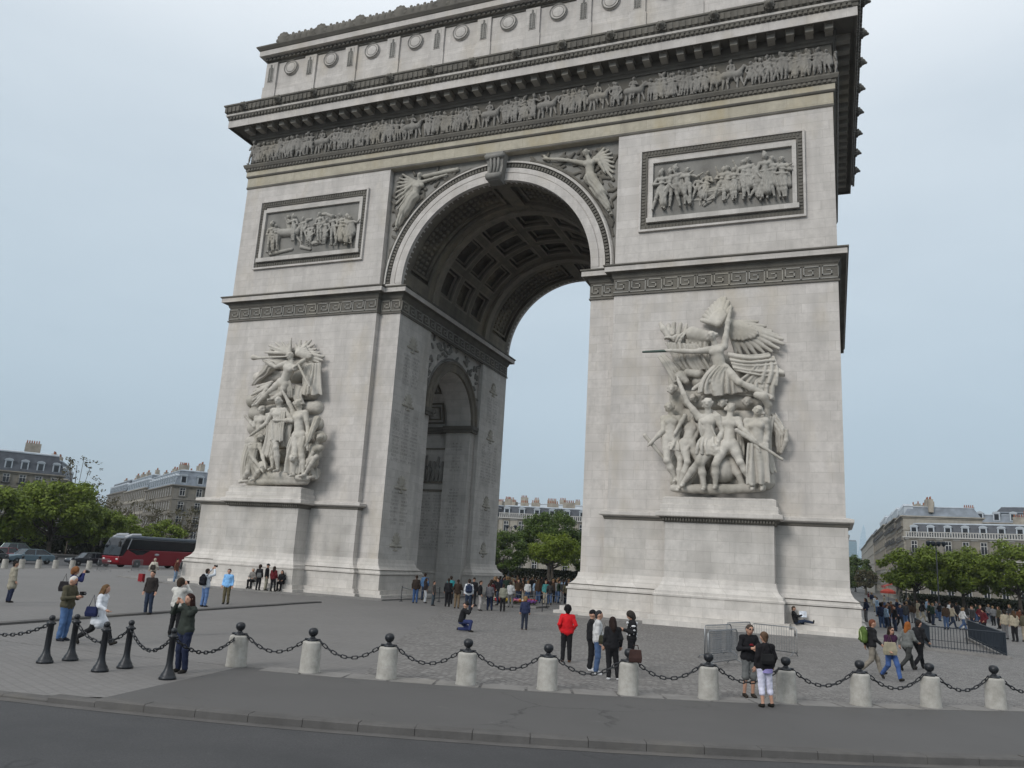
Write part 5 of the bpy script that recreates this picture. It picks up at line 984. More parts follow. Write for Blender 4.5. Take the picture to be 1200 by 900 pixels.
wm=person('person in white capri trousers and black jacket standing on the footway',(20.57,-28.29),(-.55,.83),'stand2',hair='bun',legs='capri',coat=False,jc=(.014,.013,.015),tc=(.6,.6,.72),hc=(.09,.055,.035),sc=(.02,.018,.016),h=1.7)
lv=MB().lathe([(.165,.8),(.163,.86),(.155,.9)],18,cap=False); part('lavender_hem',lv,cloth((.25,.22,.45)),wm,smooth=True)
person('person sitting on the plinth step with a leg stretched out, reading',(20.1,-.98),(.97,.1),'read',hair='short',jc=K,tc=DJ,hc=(.05,.035,.025),z=.57,h=1.72)
person('person in dark jacket and beige trousers wearing a green backpack',(23.22,-18.4),(.75,.2),'walk',hair='short',jc=(.018,.018,.02),tc=(.2,.18,.15),hc=(.13,.05,.03),h=1.8)
person('person with sunglasses, purple sweater and blue jeans holding a beige bag',(23.75,-19.45),(.55,-.8),'walk',hair='long',jc=(.045,.016,.04),tc=(.05,.095,.24),hc=(.02,.013,.01),shades=True,h=1.66)
person('person with auburn hair and grey jacket walking arm in arm',(24.5,-15.65),(.65,.75),'stride',hair='long',coat=False,jc=(.13,.135,.13),tc=(.035,.036,.035),hc=(.22,.075,.02),h=1.74)
person('person in black walking on the far side of the auburn haired one',(24.95,-14.7),(.7,.7),'walk',hair='short',jc=K,tc=K,hc=(.02,.014,.012),h=1.76)
person('person with white hair, olive jacket and blue jeans holding a camera',(1.35,-31.28),(.95,.2),'chest',hair='short',jc=OLV,tc=(.07,.13,.26),hc=(.55,.53,.5),sc=(.02,.022,.03),h=1.84)
person('person in a white coat with long brown hair striding along',(2.62,-31.28),(.93,.36),'stride',hair='long',coat=True,jc=(.6,.62,.66),tc=K,hc=(.12,.07,.035),h=1.72)
person('person in a bright navy jacket with raised arms, behind the white haired one',(-3.9,-26.7),(.5,.85),'photo',hair='bushy',jc=(.014,.018,.075),tc=DJ,hc=(.18,.08,.035),h=1.84)
person('person in a long beige coat near the row of parked cars',(-11.1,-23.6),(.3,.95),'stand',hair='short',coat=True,jc=(.27,.25,.2),tc=NAVY,hc=(.02,.016,.014),h=1.74)
person('person in a dark navy coat partly cut by the photo edge',(-10.2,-25.6),(.3,.95),'stand2',hair='short',coat=True,jc=NAVY,tc=K,h=1.76)
person('person in a dark brown jacket and dark jeans standing alone, facing us',(-4.15,-22.7),(.3,-.95),'stand',hair='short',jc=(.026,.022,.021),tc=DJ,hc=(.03,.022,.018),h=1.74)
person('person in a white shirt and black trousers photographing the arch',(2.13,-27.77),(-.25,.95),'photo',hair='bushy',jc=(.5,.49,.46),tc=K,hc=(.04,.028,.02),h=1.8)
person('person in a dark green jacket with hands raised to the face, behind a post',(7.86,-33.5),(-.1,-1),'photo',hair='long',jc=(.035,.042,.036),tc=NAVY,hc=(.03,.014,.012),h=1.78)
person('person in light jeans and white shirt raising a camera beside the arch',(-6.2,-17.2),(.1,1),'photohigh',hair='short',jc=(.45,.48,.52),tc=(.1,.17,.33),hc=(.035,.026,.02),h=1.8)
person('person in a light blue shirt and khaki trousers facing us',(-7.04,-14.68),(.4,-.9),'stand',hair='short',jc=(.2,.42,.72),tc=(.1,.085,.05),hc=(.02,.016,.014),h=1.76)
V2=.028
person('person in grey sitting on the plinth step',(-15.6,-2.1),(.2,-1),'sit',hair='short',jc=(.17,.16,.15),tc=K,vox=V2,z=.11,hc=(.3,.27,.22))
person('person in black with a grey bag, standing before the seated group',(-14.3,-3.1),(-.2,1),'stand',hair='bushy',jc=K,tc=K,vox=V2,h=1.68,z=.1)
person('person in black top and cap with beige trousers, by the plinth',(-13.95,-2.75),RIGHT,'stand',hair='cap',jc=K,tc=(.3,.28,.22),hc=K,vox=V2,h=1.76,z=.1)
person('person in a dark red jacket with long black hair, by the plinth',(-13.1,-3.1),(-.2,1),'stand2',hair='long',jc=(.1,.014,.018),tc=K,vox=V2,h=1.66,z=.1)
person('person in all black sitting on the plinth step',(-13.15,-2.1),(.3,-1),'sit',hair='long',jc=K,tc=K,vox=V2,z=.11)
person('person in a white top with a dark bag walking before the red bus',(-23.6,-3.2),(-.3,.9),'walk',hair='short',jc=(.45,.42,.36),tc=BEI,hc=(.35,.3,.24),vox=V2)
person('person in rust top and pale jeans in front of the bus rear',(-23.4,-1.2),(.8,.3),'stand',hair='short',jc=(.11,.045,.03),tc=(.17,.24,.34),vox=V2)
person('person kneeling in black jacket and hat to take a picture',(7.43,-17.0),RIGHT,'kneel',hair='hat',jc=K,tc=(.03,.04,.11),hc=(.02,.018,.018),h=1.72)
person('small child in a navy hooded jacket standing alone on the setts',(8.95,-13.48),(-.3,.95),'stand',hair='bushy',jc=(.025,.032,.07),tc=(.025,.03,.045),hc=(.2,.12,.06),sc=(.05,.03,.02),h=1.45)
QG='visitors gathered in front of the passage'
Q=[('person in dark brown jacket and blue jeans ending the queue by the pier',-3.15,-1.38,AWAY,'stand','short',(.03,.022,.018),(.04,.08,.18),1.76),
('person in white capri trousers with dark top in the queue',-3.0,-.3,RIGHT,'stand2','long',(.04,.03,.03),WHT,1.62),
('child in grey jacket and dark jeans next to the white capri trousers',-1.39,-2.3,(.9,.1),'stand','short',(.08,.07,.065),(.05,.065,.08),1.5),
('person in bulky black coat and black trousers in the queue',-.5,-2.05,AWAY,'stand','short',K,K,1.72),
('person in a teal top behind the black coat',-1.8,1.0,AWAY,'stand','short',(.03,.2,.22),K,1.8),
('person in brown jacket and khaki trousers with folded arms',.55,-2.9,AWAY,'chest','short',(.035,.024,.018),(.15,.11,.07),1.74),
('person in white shirt and navy jeans wearing a navy backpack',1.61,-3.58,AWAY,'stand','short',(.55,.57,.6),DJ,1.8),
('person in black top and pale grey trousers beside the navy backpack',2.1,-3.0,RIGHT,'stand2','short',K,(.32,.3,.29),1.76),
('person in grey sweater and navy trousers, weight on one leg',2.5,-2.4,AWAY,'stand2','short',(.1,.1,.11),NAVY,1.66),
('person in grey green jacket and black trousers beside the flowers',3.3,-2.2,AWAY,'stand','short',(.2,.2,.16),K,1.62),
('person in blue shirt behind the brown jacket at the queue end',-4.6,2.6,AWAY,'stand','short',(.06,.12,.22),DJ,1.84),
('person in black with dark red scarf in the second row of the queue',.9,1.6,AWAY,'stand','bushy',(.06,.012,.014),K,1.72),
('person in black jacket and black cap in the second row of the queue',-.2,1.2,AWAY,'stand','cap',K,K,1.78),
('person with a round white backpack behind the grey sweater',1.9,2.6,AWAY,'stand2','short',(.4,.4,.4),GRY,1.7),
('person in black leaning by the far pier of the passage',.4,4.0,LEFT_,'pockets','short',K,DJ,1.82)]
for l,x,y,d,k,hr,jc,tc,h in Q: person(l,(x,y),d,k,hair=hr,jc=jc,tc=tc,h=h,vox=V2,group=QG)
JC=[('black',K),('charcoal',(.04,.04,.042)),('dark green',(.02,.035,.025)),('rust',(.09,.035,.02)),('navy',NAVY),('grey',(.16,.16,.165)),('dark brown',BRN),('teal',(.05,.2,.2)),('beige',BEI),('pale blue',(.26,.36,.48)),('maroon',(.09,.015,.02)),('white',(.55,.55,.55)),('olive',OLV)]
TCs=[('black trousers',K),('blue jeans',JEAN),('grey trousers',GRY),('beige trousers',BEI),('dark jeans',DJ)]
def az(u): return -.3876+(u-590)*.00105 if u<800 else .029+(u-1010)*(.156/190)
def crowd(where,group,spots,seed,wts):
    r=random.Random(seed); used=set()
    for u,D in spots:
        for _ in range(90):
            j=r.choices(range(13),[wts[0],wts[0]*.6,1.2,.8]+list(wts[1:]))[0]; t=r.choices(range(5),(5,3,2,1.5,4))[0]
            if (j,t) not in used: break
        while (j,t) in used: j=r.randrange(13); t=r.randrange(5)
        used.add((j,t)); a=az(u)
        person('person in %s top and %s %s'%(JC[j][0],TCs[t][0],where),(22.15+D*math.sin(a),-49.11+D*math.cos(a)),r.choice([AWAY,AWAY,LEFT_,RIGHT,TOW]),r.choice(['stand','stand','stand2','pockets','walk']),hair=r.choice(['short','long','short','bushy']),jc=JC[j][1],tc=TCs[t][1],hc=r.choice([(.02,.015,.012),(.06,.035,.02),(.012,.01,.01),(.2,.13,.07)]),h=r.uniform(1.6,1.84),vox=.034,group=group,sc=K)
r_=random.Random(9)
sp=[]
for row,(D,n) in enumerate(((64,12),(68,14),(73,14),(79,14))):
    for i in range(n): sp.append((581+(i+r_.uniform(.1,.9))*(98/n)+row*2,D+r_.uniform(-2,2)))
crowd('in the crowd under the arch','crowd under the arch',sp,21,(8,3,2,4,.7,2,.7,.8,.8,1.5))
sp=[(1012,69),(1031,62),(1037,61.5),(1047,60.5),(1040,66),(1059,66),(1069,76),(1080,80),(1092,75),(1107,69),(1114,72),(1126,70),(1137,68),(1149,62),(1172,62),(1182,60),(1193,61),(1199,63),(1026,85),(1020,120),(1050,82),(1100,85),(1120,88),(1142,90),(1160,84),(1178,88),(1064,90),(1086,95),(1188,78),(1016,140),(1033,68),(1043,72),(1053,64),(1062,73),(1075,84),(1088,78),(1097,92),(1112,84),(1131,80),(1146,76),(1155,94),(1166,78),(1024,98),(1035,110)]
crowd('near the sunken stair','crowd around the sunken stair',sp,33,(8,4,2.5,2.5,.4,1.5,.6,.8,1,1))
# things people carry
def bag(name,label,cat,pos,caps,mat,rot=0,vox=.018,extra=None,k=.03):
    if isinstance(caps,tuple):
        sx,sy,sz=caps; b=MB(); b.add([(-sx*.92,-sy*.7,-sz),(sx*.92,-sy*.7,-sz),(sx*.92,sy*.7,-sz),(-sx*.92,sy*.7,-sz),(-sx,-sy,-sz*.3),(sx,-sy,-sz*.3),(sx,sy,-sz*.3),(-sx,sy,-sz*.3),(-sx*.85,-sy*.5,sz),(sx*.85,-sy*.5,sz),(sx*.85,sy*.5,sz),(-sx*.85,sy*.5,sz)],[(0,3,2,1),(8,9,10,11)]+[(i+4*l,(i+1)%4+4*l,(i+1)%4+4+4*l,i+4+4*l) for l in (0,1) for i in range(4)])
        o=part(name,b,mat,None,loc=pos,rot=rot); m_=o.modifiers.new('b','BEVEL'); m_.width=.025; m_.segments=3
    else: o=link(name,sdf_mesh(caps,vox,k,name),mat,None,True,loc=pos,rot=rot)
    tag(o,label,cat)
    if extra: part('strap' if extra[0]=='s' else 'handle',extra[1],mat if len(extra)<3 else extra[2],o,smooth=True)
    return o
def pack(col,label,pos,rot,strip=None):
    o=bag('backpack',label,'backpack',pos,[((-.1,.0,-.15),(.1,0,-.15),.1,.1),((-.1,0,.08),(.1,0,.08),.1,.1),((0,0,.18),(0,0,.2),.12,.1),((-.06,.1,-.12),(.06,.1,-.12),.06,.06),((-.1,0,-.1),(-.1,0,.1),.1,.1),((.1,0,-.1),(.1,0,.1),.1,.1)],cloth(col),rot)
    t=MB()
    for s in (-1,1): t.tube([(s*.11,-.08,.24),(s*.13,-.24,.27),(s*.14,-.38,.15),(s*.14,-.36,-.02),(s*.13,-.1,-.2)],.02,6)
    part('strap',t,cloth(K),o,smooth=True)
    if strip: t=MB(); t.tube([(-.13,.1,-.15),(-.1,.115,.1),(0,.12,.2),(.1,.115,.1),(.13,.1,-.15)],.018,6); part('trim',t,cloth(strip),o,smooth=True)
def behind(p,d,b): n=math.hypot(*d); return (p[0]-d[0]/n*b,p[1]-d[1]/n*b)
ra_=lambda d:math.atan2(d[0],-d[1])
x,y=behind((23.22,-18.4),(.75,.2),.24); pack((.075,.12,.03),'green backpack with pale trim worn by the walker in the dark jacket',(x,y,1.25),ra_((.75,.2)),(.35,.42,.2))
x,y=behind((-6.2,-17.2),(.1,1),.24); pack((.012,.012,.016),'black backpack on the person raising a camera beside the arch',(x,y,1.25),ra_((.1,1)))
x,y=behind((1.61,-3.58),AWAY,.24); pack((.02,.03,.06),'navy backpack on the white shirted visitor in the queue',(x,y,1.25),ra_(AWAY))
def shoulder(col,label,pos,rot,sx=.16,sz=.12,strap=((-.1,0,.1),(0,.02,.45),(.1,0,.1))):
    t=MB(); t.tube(strap,.012,6)
    bag('handbag',label,'bag',pos,(sx,.07,sz),cloth(col),rot,extra=('s',t))
shoulder((.045,.045,.03),'dark olive handbag on the arm between white hoodie and black clothes',(16.1,-26.3,1.0),.3)
shoulder((.014,.014,.015),'black shoulder bag on the back of the white capri wearer',(20.63,-28.5,1.1),.4)
shoulder((.28,.25,.18),'beige tote bag held before the purple sweater',(23.72,-19.75,.98),.5,.22,.2)
shoulder((.015,.02,.06),'navy handbag at the hip of the white coat walker',(2.62,-31.55,.92),.4,.17,.14)
shoulder((.02,.018,.02),'black bag slung on the navy jacketed person with raised arms',(-4.1,-26.9,1.15),.4,.18,.18)
shoulder((.03,.025,.022),'dark bag of the person in white before the bus',(-23.45,-3.42,1.1),0,.2,.18)
shoulder((.1,.1,.1),'grey bag on the standing person before the seated group',(-14.15,-3.3,1.1),0,.18,.16)
t=MB(); t.tube([(-.07,0,.16),(-.05,0,.25),(.05,0,.25),(.07,0,.16)],.012,6)
bag('brown_bag','small brown bag resting on a stone bollard beside the iron knob','bag',(17.62,-29.05,.93),(.16,.06,.15),cloth((.045,.025,.022)),.2,extra=('h',t))
o=MB(); o.box(-.09,.09,-.045,.03,-.045,.055); cmesh=o.mesh('camera'); o=MB(); o.lathe([(.04,0),(.042,.05),(.036,.06)],14); o.v=[(x,-.045-z,y) for x,y,z in o.v]; lmesh=o.mesh('lens')
def cam(label,p,d,f,z):
    n=math.hypot(*d); o=link('camera',cmesh,cloth(K),None,loc=(p[0]+d[0]/n*f,p[1]+d[1]/n*f,z),rot=ra_(d)); tag(o,label,'camera'); link('lens',lmesh,GLASS,o,True)
cam('small camera held up by the person in the white shirt',(2.13,-27.77),(-.25,.95),.36,1.68)
cam('camera lifted high by the person in light jeans beside the arch',(-6.2,-17.2),(.1,1),.44,1.92)
cam('camera at the eyes of the kneeling person in black',(7.43,-17.0),RIGHT,.5,1.08)
cam('camera at the chest of the white haired person',(1.35,-31.28),(.95,.2),.42,1.35)
cam('camera raised by the person in the bright navy jacket',(-3.9,-26.7),(.5,.85),.38,1.7)
n=MB(); 
for s in (-1,1): n.add([(0,0,-.16),(s*.2,.06,-.16),(s*.2,.1,.16),(0,.03,.16),(0,.004,-.16),(s*.2,.064,-.16),(s*.2,.104,.16),(0,.034,.16)],[(0,1,2,3),(7,6,5,4),(0,1,5,4),(3,2,6,7),(1,2,6,5)])
o=part('newspaper',n,cloth((.62,.66,.72)),None,loc=(20.5,-1.12,1.12),rot=.35); tag(o,'white open newspaper held by the reader on the plinth step','newspaper')
sc_=MB().box(-.2,.2,-.12,.12,.06,.6); 
o=part('suitcase',sc_,cloth((.22,.02,.025)),None,loc=(-24.2,-3.6,0)); tag(o,'small red suitcase standing behind the person before the bus','suitcase')
t=MB(); t.tube([(-.12,.1,.6),(-.12,.1,.95),(.12,.1,.95),(.12,.1,.6)],.012,6); part('handle',t,M['steel'],o)
for s in (-1,1): part('wheel',MB().sphere((s*.16,.1,.035),.035,8,6),M['rubber'],o)
HAZE=.00016
# ================================================================== STREET FURNITURE
def barrier(a,b,label,group,bars=18,h=1.1,mesh=False):
    a,b=Vector((a[0],a[1],0)),Vector((b[0],b[1],0)); L=(b-a).length; u=(b-a)/L; rot=math.atan2(u.y,u.x)
    o=part('crowd_barrier',MB().tube([(0,0,.16),(0,0,h-.08),(.08,0,h),(L-.08,0,h),(L,0,h-.08),(L,0,.16),(0,0,.16)],.02,7),M['steel'],None,smooth=True,loc=(a.x,a.y,0),rot=rot); tag(o,label,'barrier',group)
    m=MB()
    for i in range(1,bars): m.tube([(L*i/bars,0,.16),(L*i/bars,0,h)],.008,4)
    if mesh:
        for i in range(1,14): m.tube([(.02,0,.16+i*(h-.18)/14),(L-.02,0,.16+i*(h-.18)/14)],.006,4)
    part('bars',m,M['steel'],o)
    for x in (.12,L-.12): part('foot',MB().tube([(x,-.3,.02),(x,-.24,.1),(x,0,.17),(x,.24,.1),(x,.3,.02)],.018,6),M['steel'],o,smooth=True)
BG='steel crowd barriers below the seated reader'
barrier((18.25,-21.3),(18.95,-19.3),'steel crowd barrier with fine mesh beside the person in sunglasses',BG,22,1.15,True)
barrier((17.75,-18.6),(18.45,-16.6),'steel crowd barrier in the middle of the zigzag',BG,22,1.15,True)
barrier((18.2,-15.9),(18.9,-13.9),'steel crowd barrier at the far end of the zigzag',BG,22,1.15,True)
barrier((18.95,-13.8),(20.7,-14.5),'steel crowd barrier standing crosswise below the seated reader',BG,18)
for k,(a,b) in enumerate((((-38.2,5.0),(-39.4,7.3)),((-38.6,9.2),(-39.6,11.4)),((-36.5,13.0),(-37.3,15.2)))):
    barrier(a,b,['steel barrier in front of the red bus windscreen','steel barrier before the front wheel of the red bus','steel barrier before the middle of the red bus'][k],'steel barriers before the bus')
# stanchions and rope
st=MB().lathe([(.13,0),(.13,.03),(.03,.06),(.025,.95),(.04,.97),(.03,1.0)],10); stm=st.mesh('stanchion')
SP=[((-4.6,-.6),'dark rope stanchion by the corner of the engraved pier face'),((-3.2,2.2),'dark rope stanchion behind the white capri trousers'),((5.4,-.9),'dark rope stanchion standing alone between the child and the sword pier'),((3.6,5.2),'dark rope stanchion behind the flowers'),((5.0,12.5),'dark rope stanchion beside the inner corner of the sword pier'),((-1.5,8.5),'dark rope stanchion before the crowd')]
for (x,y),l in SP: o=link('rope_stanchion',stm,M['iron'],None,True,loc=(x,y,0)); tag(o,l,'stanchion','rope stanchions under the arch')
for (i,j,l) in ((0,1,'between the engraved pier face and the queue'),(2,3,'between the flowers and the lone stanchion'),(3,4,'towards the sword pier'),(3,5,'in front of the crowd')):
    a,b=SP[i][0],SP[j][0]; pts=[(a[0]+(b[0]-a[0])*t/10,a[1]+(b[1]-a[1])*t/10,.93-.9*(t/10)*(1-t/10)) for t in range(11)]
    o=part('rope',MB().tube(pts,.025,6),M['steel'],None,smooth=True); tag(o,'grey barrier rope '+l,'rope','barrier ropes under the arch')
# flowers on the tomb
o=struct_=part('tomb_slab',MB().ring(-.5,3.2,4.0,6.6,[(.1,0),(.1,.1),(0,.14)],True),M['granite'],None); tag(o,'low granite tomb slab covered with flowers under the arch','tomb')
FC=[('white',(.6,.58,.5)),('red',(.4,.02,.03)),('yellow',(.5,.36,.05)),('pink',(.45,.15,.2)),('orange',(.45,.16,.03)),('violet',(.16,.07,.25))]
r_=random.Random(6)
k=0
for i in range(6):
    for j,side in enumerate(('front','back')):
        if i==5 and j: continue
        n,c=FC[(i+3*j)%6]; x=-.2+i*.6+j*.2; y=4.3+j*1.2
        lf=MB()
        for q in range(40): a=r_.uniform(0,2*PI); e=r_.uniform(.1,.38); lf.obox((x+e*math.cos(a),y+e*math.sin(a),.2+r_.uniform(0,.15)),(math.cos(a),math.sin(a),.3),(-math.sin(a),math.cos(a),0),(0,0,1),-.1,.1,-.03,.03,-.003,.003)
        o=part('bouquet',lf,M['leaf_dark'],None); tag(o,'%s bouquet in the %s row of flowers on the tomb'%(n,side),'flowers','bouquets on the tomb')
        fl=MB()
        for q in range(34): a=r_.uniform(0,2*PI); e=.33*math.sqrt(r_.random()); fl.sphere((x+e*math.cos(a),y+e*math.sin(a),.38+r_.uniform(-.06,.1)),.055,6,4)
        part('blossoms',fl,simple(n+'_petals',c,.6),o,smooth=True)
# sunken stair railing
C0,C1,C2,C3=(26.55,6.5),(26.31,-4.07),(29.3,-5.3),(29.6,8.5)
o=empty('stair_railing','dark slate metal railing around a sunken stair, on a pale stone curb','railing',(C1[0],C1[1],0))
def rl(p,a): return (p[0]-C1[0],p[1]-C1[1],a)
cur=MB()
for a,b in ((C0,C1),(C1,C2),(C2,C3)):
    u=Vector((b[0]-a[0],b[1]-a[1],0)); L=u.length; u.normalize(); cur.obox(rl(a,0),u,(-u.y,u.x,0),(0,0,1),-.17,L+.17,-.17,.17,0,.12 if a!=C1 else .125)
part('stone_curb',cur,M['granite'],o)
for a,b,n in ((C0,C1,90),(C1,C2,24),(C2,C3,110)):
    m=MB(); A,B=Vector(rl(a,0)),Vector(rl(b,0))
    m.tube([A+Vector((0,0,1.12)),B+Vector((0,0,1.12))],.03,6); m.tube([A+Vector((0,0,.2)),B+Vector((0,0,.2))],.02,6)
    for i in range(n+1):
        q=A.lerp(B,i/n); m.tube([q+Vector((0,0,.12)),q+Vector((0,0,1.12))],.013 if n<30 else .02,4)
    if n<30: m.tube([A+Vector((0,0,.5)),B+Vector((0,0,.5))],.012,4)
    part('rail_panel',m,M['railing'],o)
m=MB(); m.tube([(1.6,1.0,1.15),(1.9,2.6,.9),(2.1,4,.2)],.04,6); part('handrail',m,M['steel'],o)
# ================================================================== TREES
def tree(label,pos,H,rx,z0,mat,seed,n=5200,leaf=.42,trunk=.28,clumps=70,name='tree',group=None,sparse=1.0,cat='tree'):
    r=np.random.RandomState(seed); o=empty(name,label,cat,(pos[0],pos[1],0),0,group)
    cz=(H+z0)/2; hz=(H-z0)/2
    th=r.uniform(0,2*PI,clumps); u=r.uniform(-.95,1,clumps); rr=r.uniform(.45,1,clumps)**.6
    q=np.sqrt(1-u*u*.9)
    cc=np.stack([rx*rr*q*np.cos(th)*r.uniform(.8,1.1,clumps),rx*rr*q*np.sin(th)*r.uniform(.8,1.1,clumps),cz+hz*u*rr],1)
    cs=r.uniform(.16,.30,clumps)*rx*sparse
    k=r.randint(0,clumps,int(n*1.7)); n=int(n*1.7); d=r.normal(0,1,(n,3)); d/=np.linalg.norm(d,axis=1)[:,None]; d*=(r.uniform(0,1,n)**.45)[:,None]
    P=cc[k]+d*cs[k][:,None]*np.array([1,1,.8]); 
    nm=d+np.array([0,0,.5])+r.normal(0,.5,(n,3)); nm/=np.linalg.norm(nm,axis=1)[:,None]
    t=np.cross(nm,r.normal(0,1,(n,3))); t/=np.linalg.norm(t,axis=1)[:,None]; b=np.cross(nm,t)
    s=(leaf*r.uniform(.6,1.3,n))[:,None]
    V=np.stack([P-t*s*.5,P+b*s*.32,P+t*s*.5,P-b*s*.32],1).reshape(-1,3); Q=np.arange(n*4).reshape(-1,4)
    link('crown',npmesh(V,Q,'crown'),mat,o)
    m=MB(); fork=z0+hz*.35; m.tube([(0,0,-.1),(.05,0,.3),(.02,.05,z0*.6),(0,0,fork)],[trunk*1.5,trunk,trunk*.85,trunk*.7],9)
    rp=random.Random(seed)
    for i in rp.sample(range(clumps),min(clumps,16)):
        e=Vector(cc[i]); a=Vector((0,0,rp.uniform(z0*.8,fork))); mid=a.lerp(e,.5)+Vector((0,0,-.08*H)); m.tube([a,mid,e],[trunk*.42,trunk*.26,.04],6)
    part('trunk',m,M['bark'],o,smooth=True); return o
def at(u,D): a=az(u) if u>=480 else -.9193+(u-40)*.00088; return (22.15+D*math.sin(a),-49.11+D*math.cos(a))
tree('bright green spreading tree at the end of the row, cut by the photo edge',at(10,134),8.9,6.0,2.0,M['leaf_mid'],1,7500,.5)
tree('large bright green tree behind the blue grey car',at(74,138),11.2,6.8,2.4,M['leaf_mid'],2,9500,.5,.36,60)
tree('bright green tree just before the windscreen of the red bus',at(122,142),7.4,4.8,2.0,M['leaf_mid'],3,6500,.5)
tree('low green tree behind the windscreen of the red bus',at(150,148),6.6,4.0,2.0,M['leaf_mid'],4,2600,.48)
tree('thin half bare tree rising above the green crowns',at(93,150),16.2,4.2,6.5,M['leaf_brown'],5,300,.4,.15,60,name='budding_tree',sparse=.6)
tree('budding brownish tree in front of the avenue buildings',at(122,165),11,4.6,4,M['leaf_brown'],6,800,.42,.25,40,name='budding_tree')
tree('sparse budding tree in front of the zinc roofed corner building',at(168,160),10.2,4.6,4,M['leaf_brown'],7,450,.4,.22,36,name='budding_tree',sparse=.9)
tree('small green tree above the middle of the red bus',at(202,152),6.4,3.6,2.2,M['leaf_mid'],8,1700,.45)
tree('sparse budding tree beside the outer edge of the trumpet pier',at(226,160),10,4.4,4,M['leaf_brown'],9,450,.4,.22,36,name='budding_tree',sparse=.9)
tree('big dark green round tree seen through the arch',at(646,158),13.4,6.4,3.0,M['leaf_dark'],10,13000,.42,.34,90)
tree('bright green smaller tree in front of the dark one, seen through the arch',at(650,142),8.2,4.5,2.6,M['leaf_bright'],11,6500,.34)
tree('dark green tree against the passage pier, seen through the arch',at(592,142),8.4,4.3,1.6,M['leaf_dark'],12,6500,.36)
tree('thin dark tree beside the sword pier, seen through the arch',at(680,160),8.5,3.4,2,M['leaf_dark'],22,2600,.4,sparse=.9)
tree('green spreading tree at the corner of the balustraded hotel, over the crowd',at(1072,138),8.8,4.6,2.3,M['leaf_mid'],13,7500,.42)
tree('green spreading tree in the middle of the hotel front, behind the lamp post',at(1128,140),8.6,4.7,2.3,M['leaf_mid'],14,7500,.42)
tree('darker green tree before the hotel, cut by the photo edge',at(1190,136),9.6,4.8,2.3,M['leaf_mid'],15,7500,.42)
tree('dark avenue tree below the far glass towers',at(1000,300),11.5,6,1,M['leaf_dark'],16,7000,.6)
tree('bare brownish avenue tree at the mouth of the avenue',at(1013,240),6.5,3,1.5,M['leaf_brown'],17,1200,.5,sparse=.8,name='budding_tree')
def hedge(label,pts,h,w,seed,n=6000,leaf=.4):
    r=np.random.RandomState(seed); P=[]
    for i in range(n):
        s=r.uniform(0,len(pts)-1.001); k=int(s); t=s-k; a=pts[k]; b=pts[k+1]
        P.append((a[0]+(b[0]-a[0])*t+r.uniform(-w,w)/2,a[1]+(b[1]-a[1])*t+r.uniform(-w,w)/2,h*r.uniform(0,1)**.7))
    P=np.array(P); nm=r.normal(0,1,(n,3)); nm/=np.linalg.norm(nm,axis=1)[:,None]; t=np.cross(nm,r.normal(0,1,(n,3))); t/=np.linalg.norm(t,axis=1)[:,None]; b=np.cross(nm,t)
    V=np.stack([P-t*leaf*.5,P+b*leaf*.35,P+t*leaf*.5,P-b*leaf*.35],1).reshape(-1,3)
    o=link('hedge',npmesh(V,np.arange(n*4).reshape(-1,4),'hedge'),M['hedge'],None); tag(o,label,'hedge')
hedge('tall dark hedge under the trees behind the parked cars',[at(u,152) for u in range(-60,250,15)],3.4,3,1,12000,.6)
hedge('dark hedge along the front of the balustraded hotel',[at(u,152) for u in range(1065,1290,15)],1.7,3,2,7000,.45)
hedge('low dark hedge behind the crowd under the arch',[at(u,160) for u in range(560,720,15)],1.9,2,3,6000,.45)
# lamp posts
def lamp(label,pos,H,arms):
    o=empty('street_lamp',label,'lamp post',(pos[0],pos[1],0)); m=MB().lathe([(.3,0),(.3,.5),(.16,.7),(.1,1.2),(.07,H)],10); part('pole',m,M['iron'],o,smooth=True)
    for a in arms:
        part('arm',MB().tube([(0,0,H-.5),(a*.5,0,H-.05),(a,0,H-.1)],.05,6),M['iron'],o); part('lantern',MB().lathe([(.1,.45),(.26,.4),(.3,.3),(.24,-.1),(.12,-.2),(.04,-.3)],10,(a,0,H-.25)),M['railing'],o,smooth=True)
lamp('tall black double armed lamp post among the trees before the hotel',at(1100,128),9.0,(-.95,-.35,.35,.95))
lamp('black double armed lamp post seen through the arch beside the dark tree',at(600,150),9.4,(-.8,.8))
lamp('slim lamp post at the avenue mouth by the red awning',at(1062,150),7.5,(-.6,.6))
# ================================================================== BUILDINGS
M['facade']=stone('pale_facade',(.34,.32,.28),course=.5,stain=(.24,.22,.19),stain_amt=.4,pos=.5,warm_amt=.2)
M['facade2']=stone('grey_facade',(.215,.202,.178),course=.5,stain=(.17,.155,.13),stain_amt=.5,pos=.48)
M['white_trim']=simple('white_balustrade',(.4,.395,.375),.8,var=.1)
M['slate']=simple('slate_roof',(.06,.068,.082),.55,var=.25,scale=1.5)
M['zinc']=simple('zinc_roof',(.17,.195,.225),.45,.25,var=.25,scale=.8)
M['zlight']=simple('pale_zinc',(.38,.42,.46),.5,.2,var=.15,scale=.8)
M['winglass']=simple('window_glass',(.02,.024,.03),.15,spec=.6)
M['shutter']=simple('white_window_frame',(.5,.5,.49),.6)
M['brick']=simple('chimney_brick',(.24,.10,.06),.9,var=.3,scale=2)
M['chim']=simple('chimney_render',(.29,.265,.225),.9,var=.25,scale=1)
wd=MB(); wd.box(-.55,.55,-.06,.12,0,2.0); wdm=wd.mesh('window'); fr_=MB(); 
for x in (-.55,.0,.47): fr_.box(x,x+.08,-.1,-.06,0,2)
for z in (0,1.3,1.92): fr_.box(-.55,.55,-.104,-.06,z,z+.08)
frm=fr_.mesh('window_frame')
bal=MB(); bal.box(-.8,.8,-.45,-.0,-.12,0)
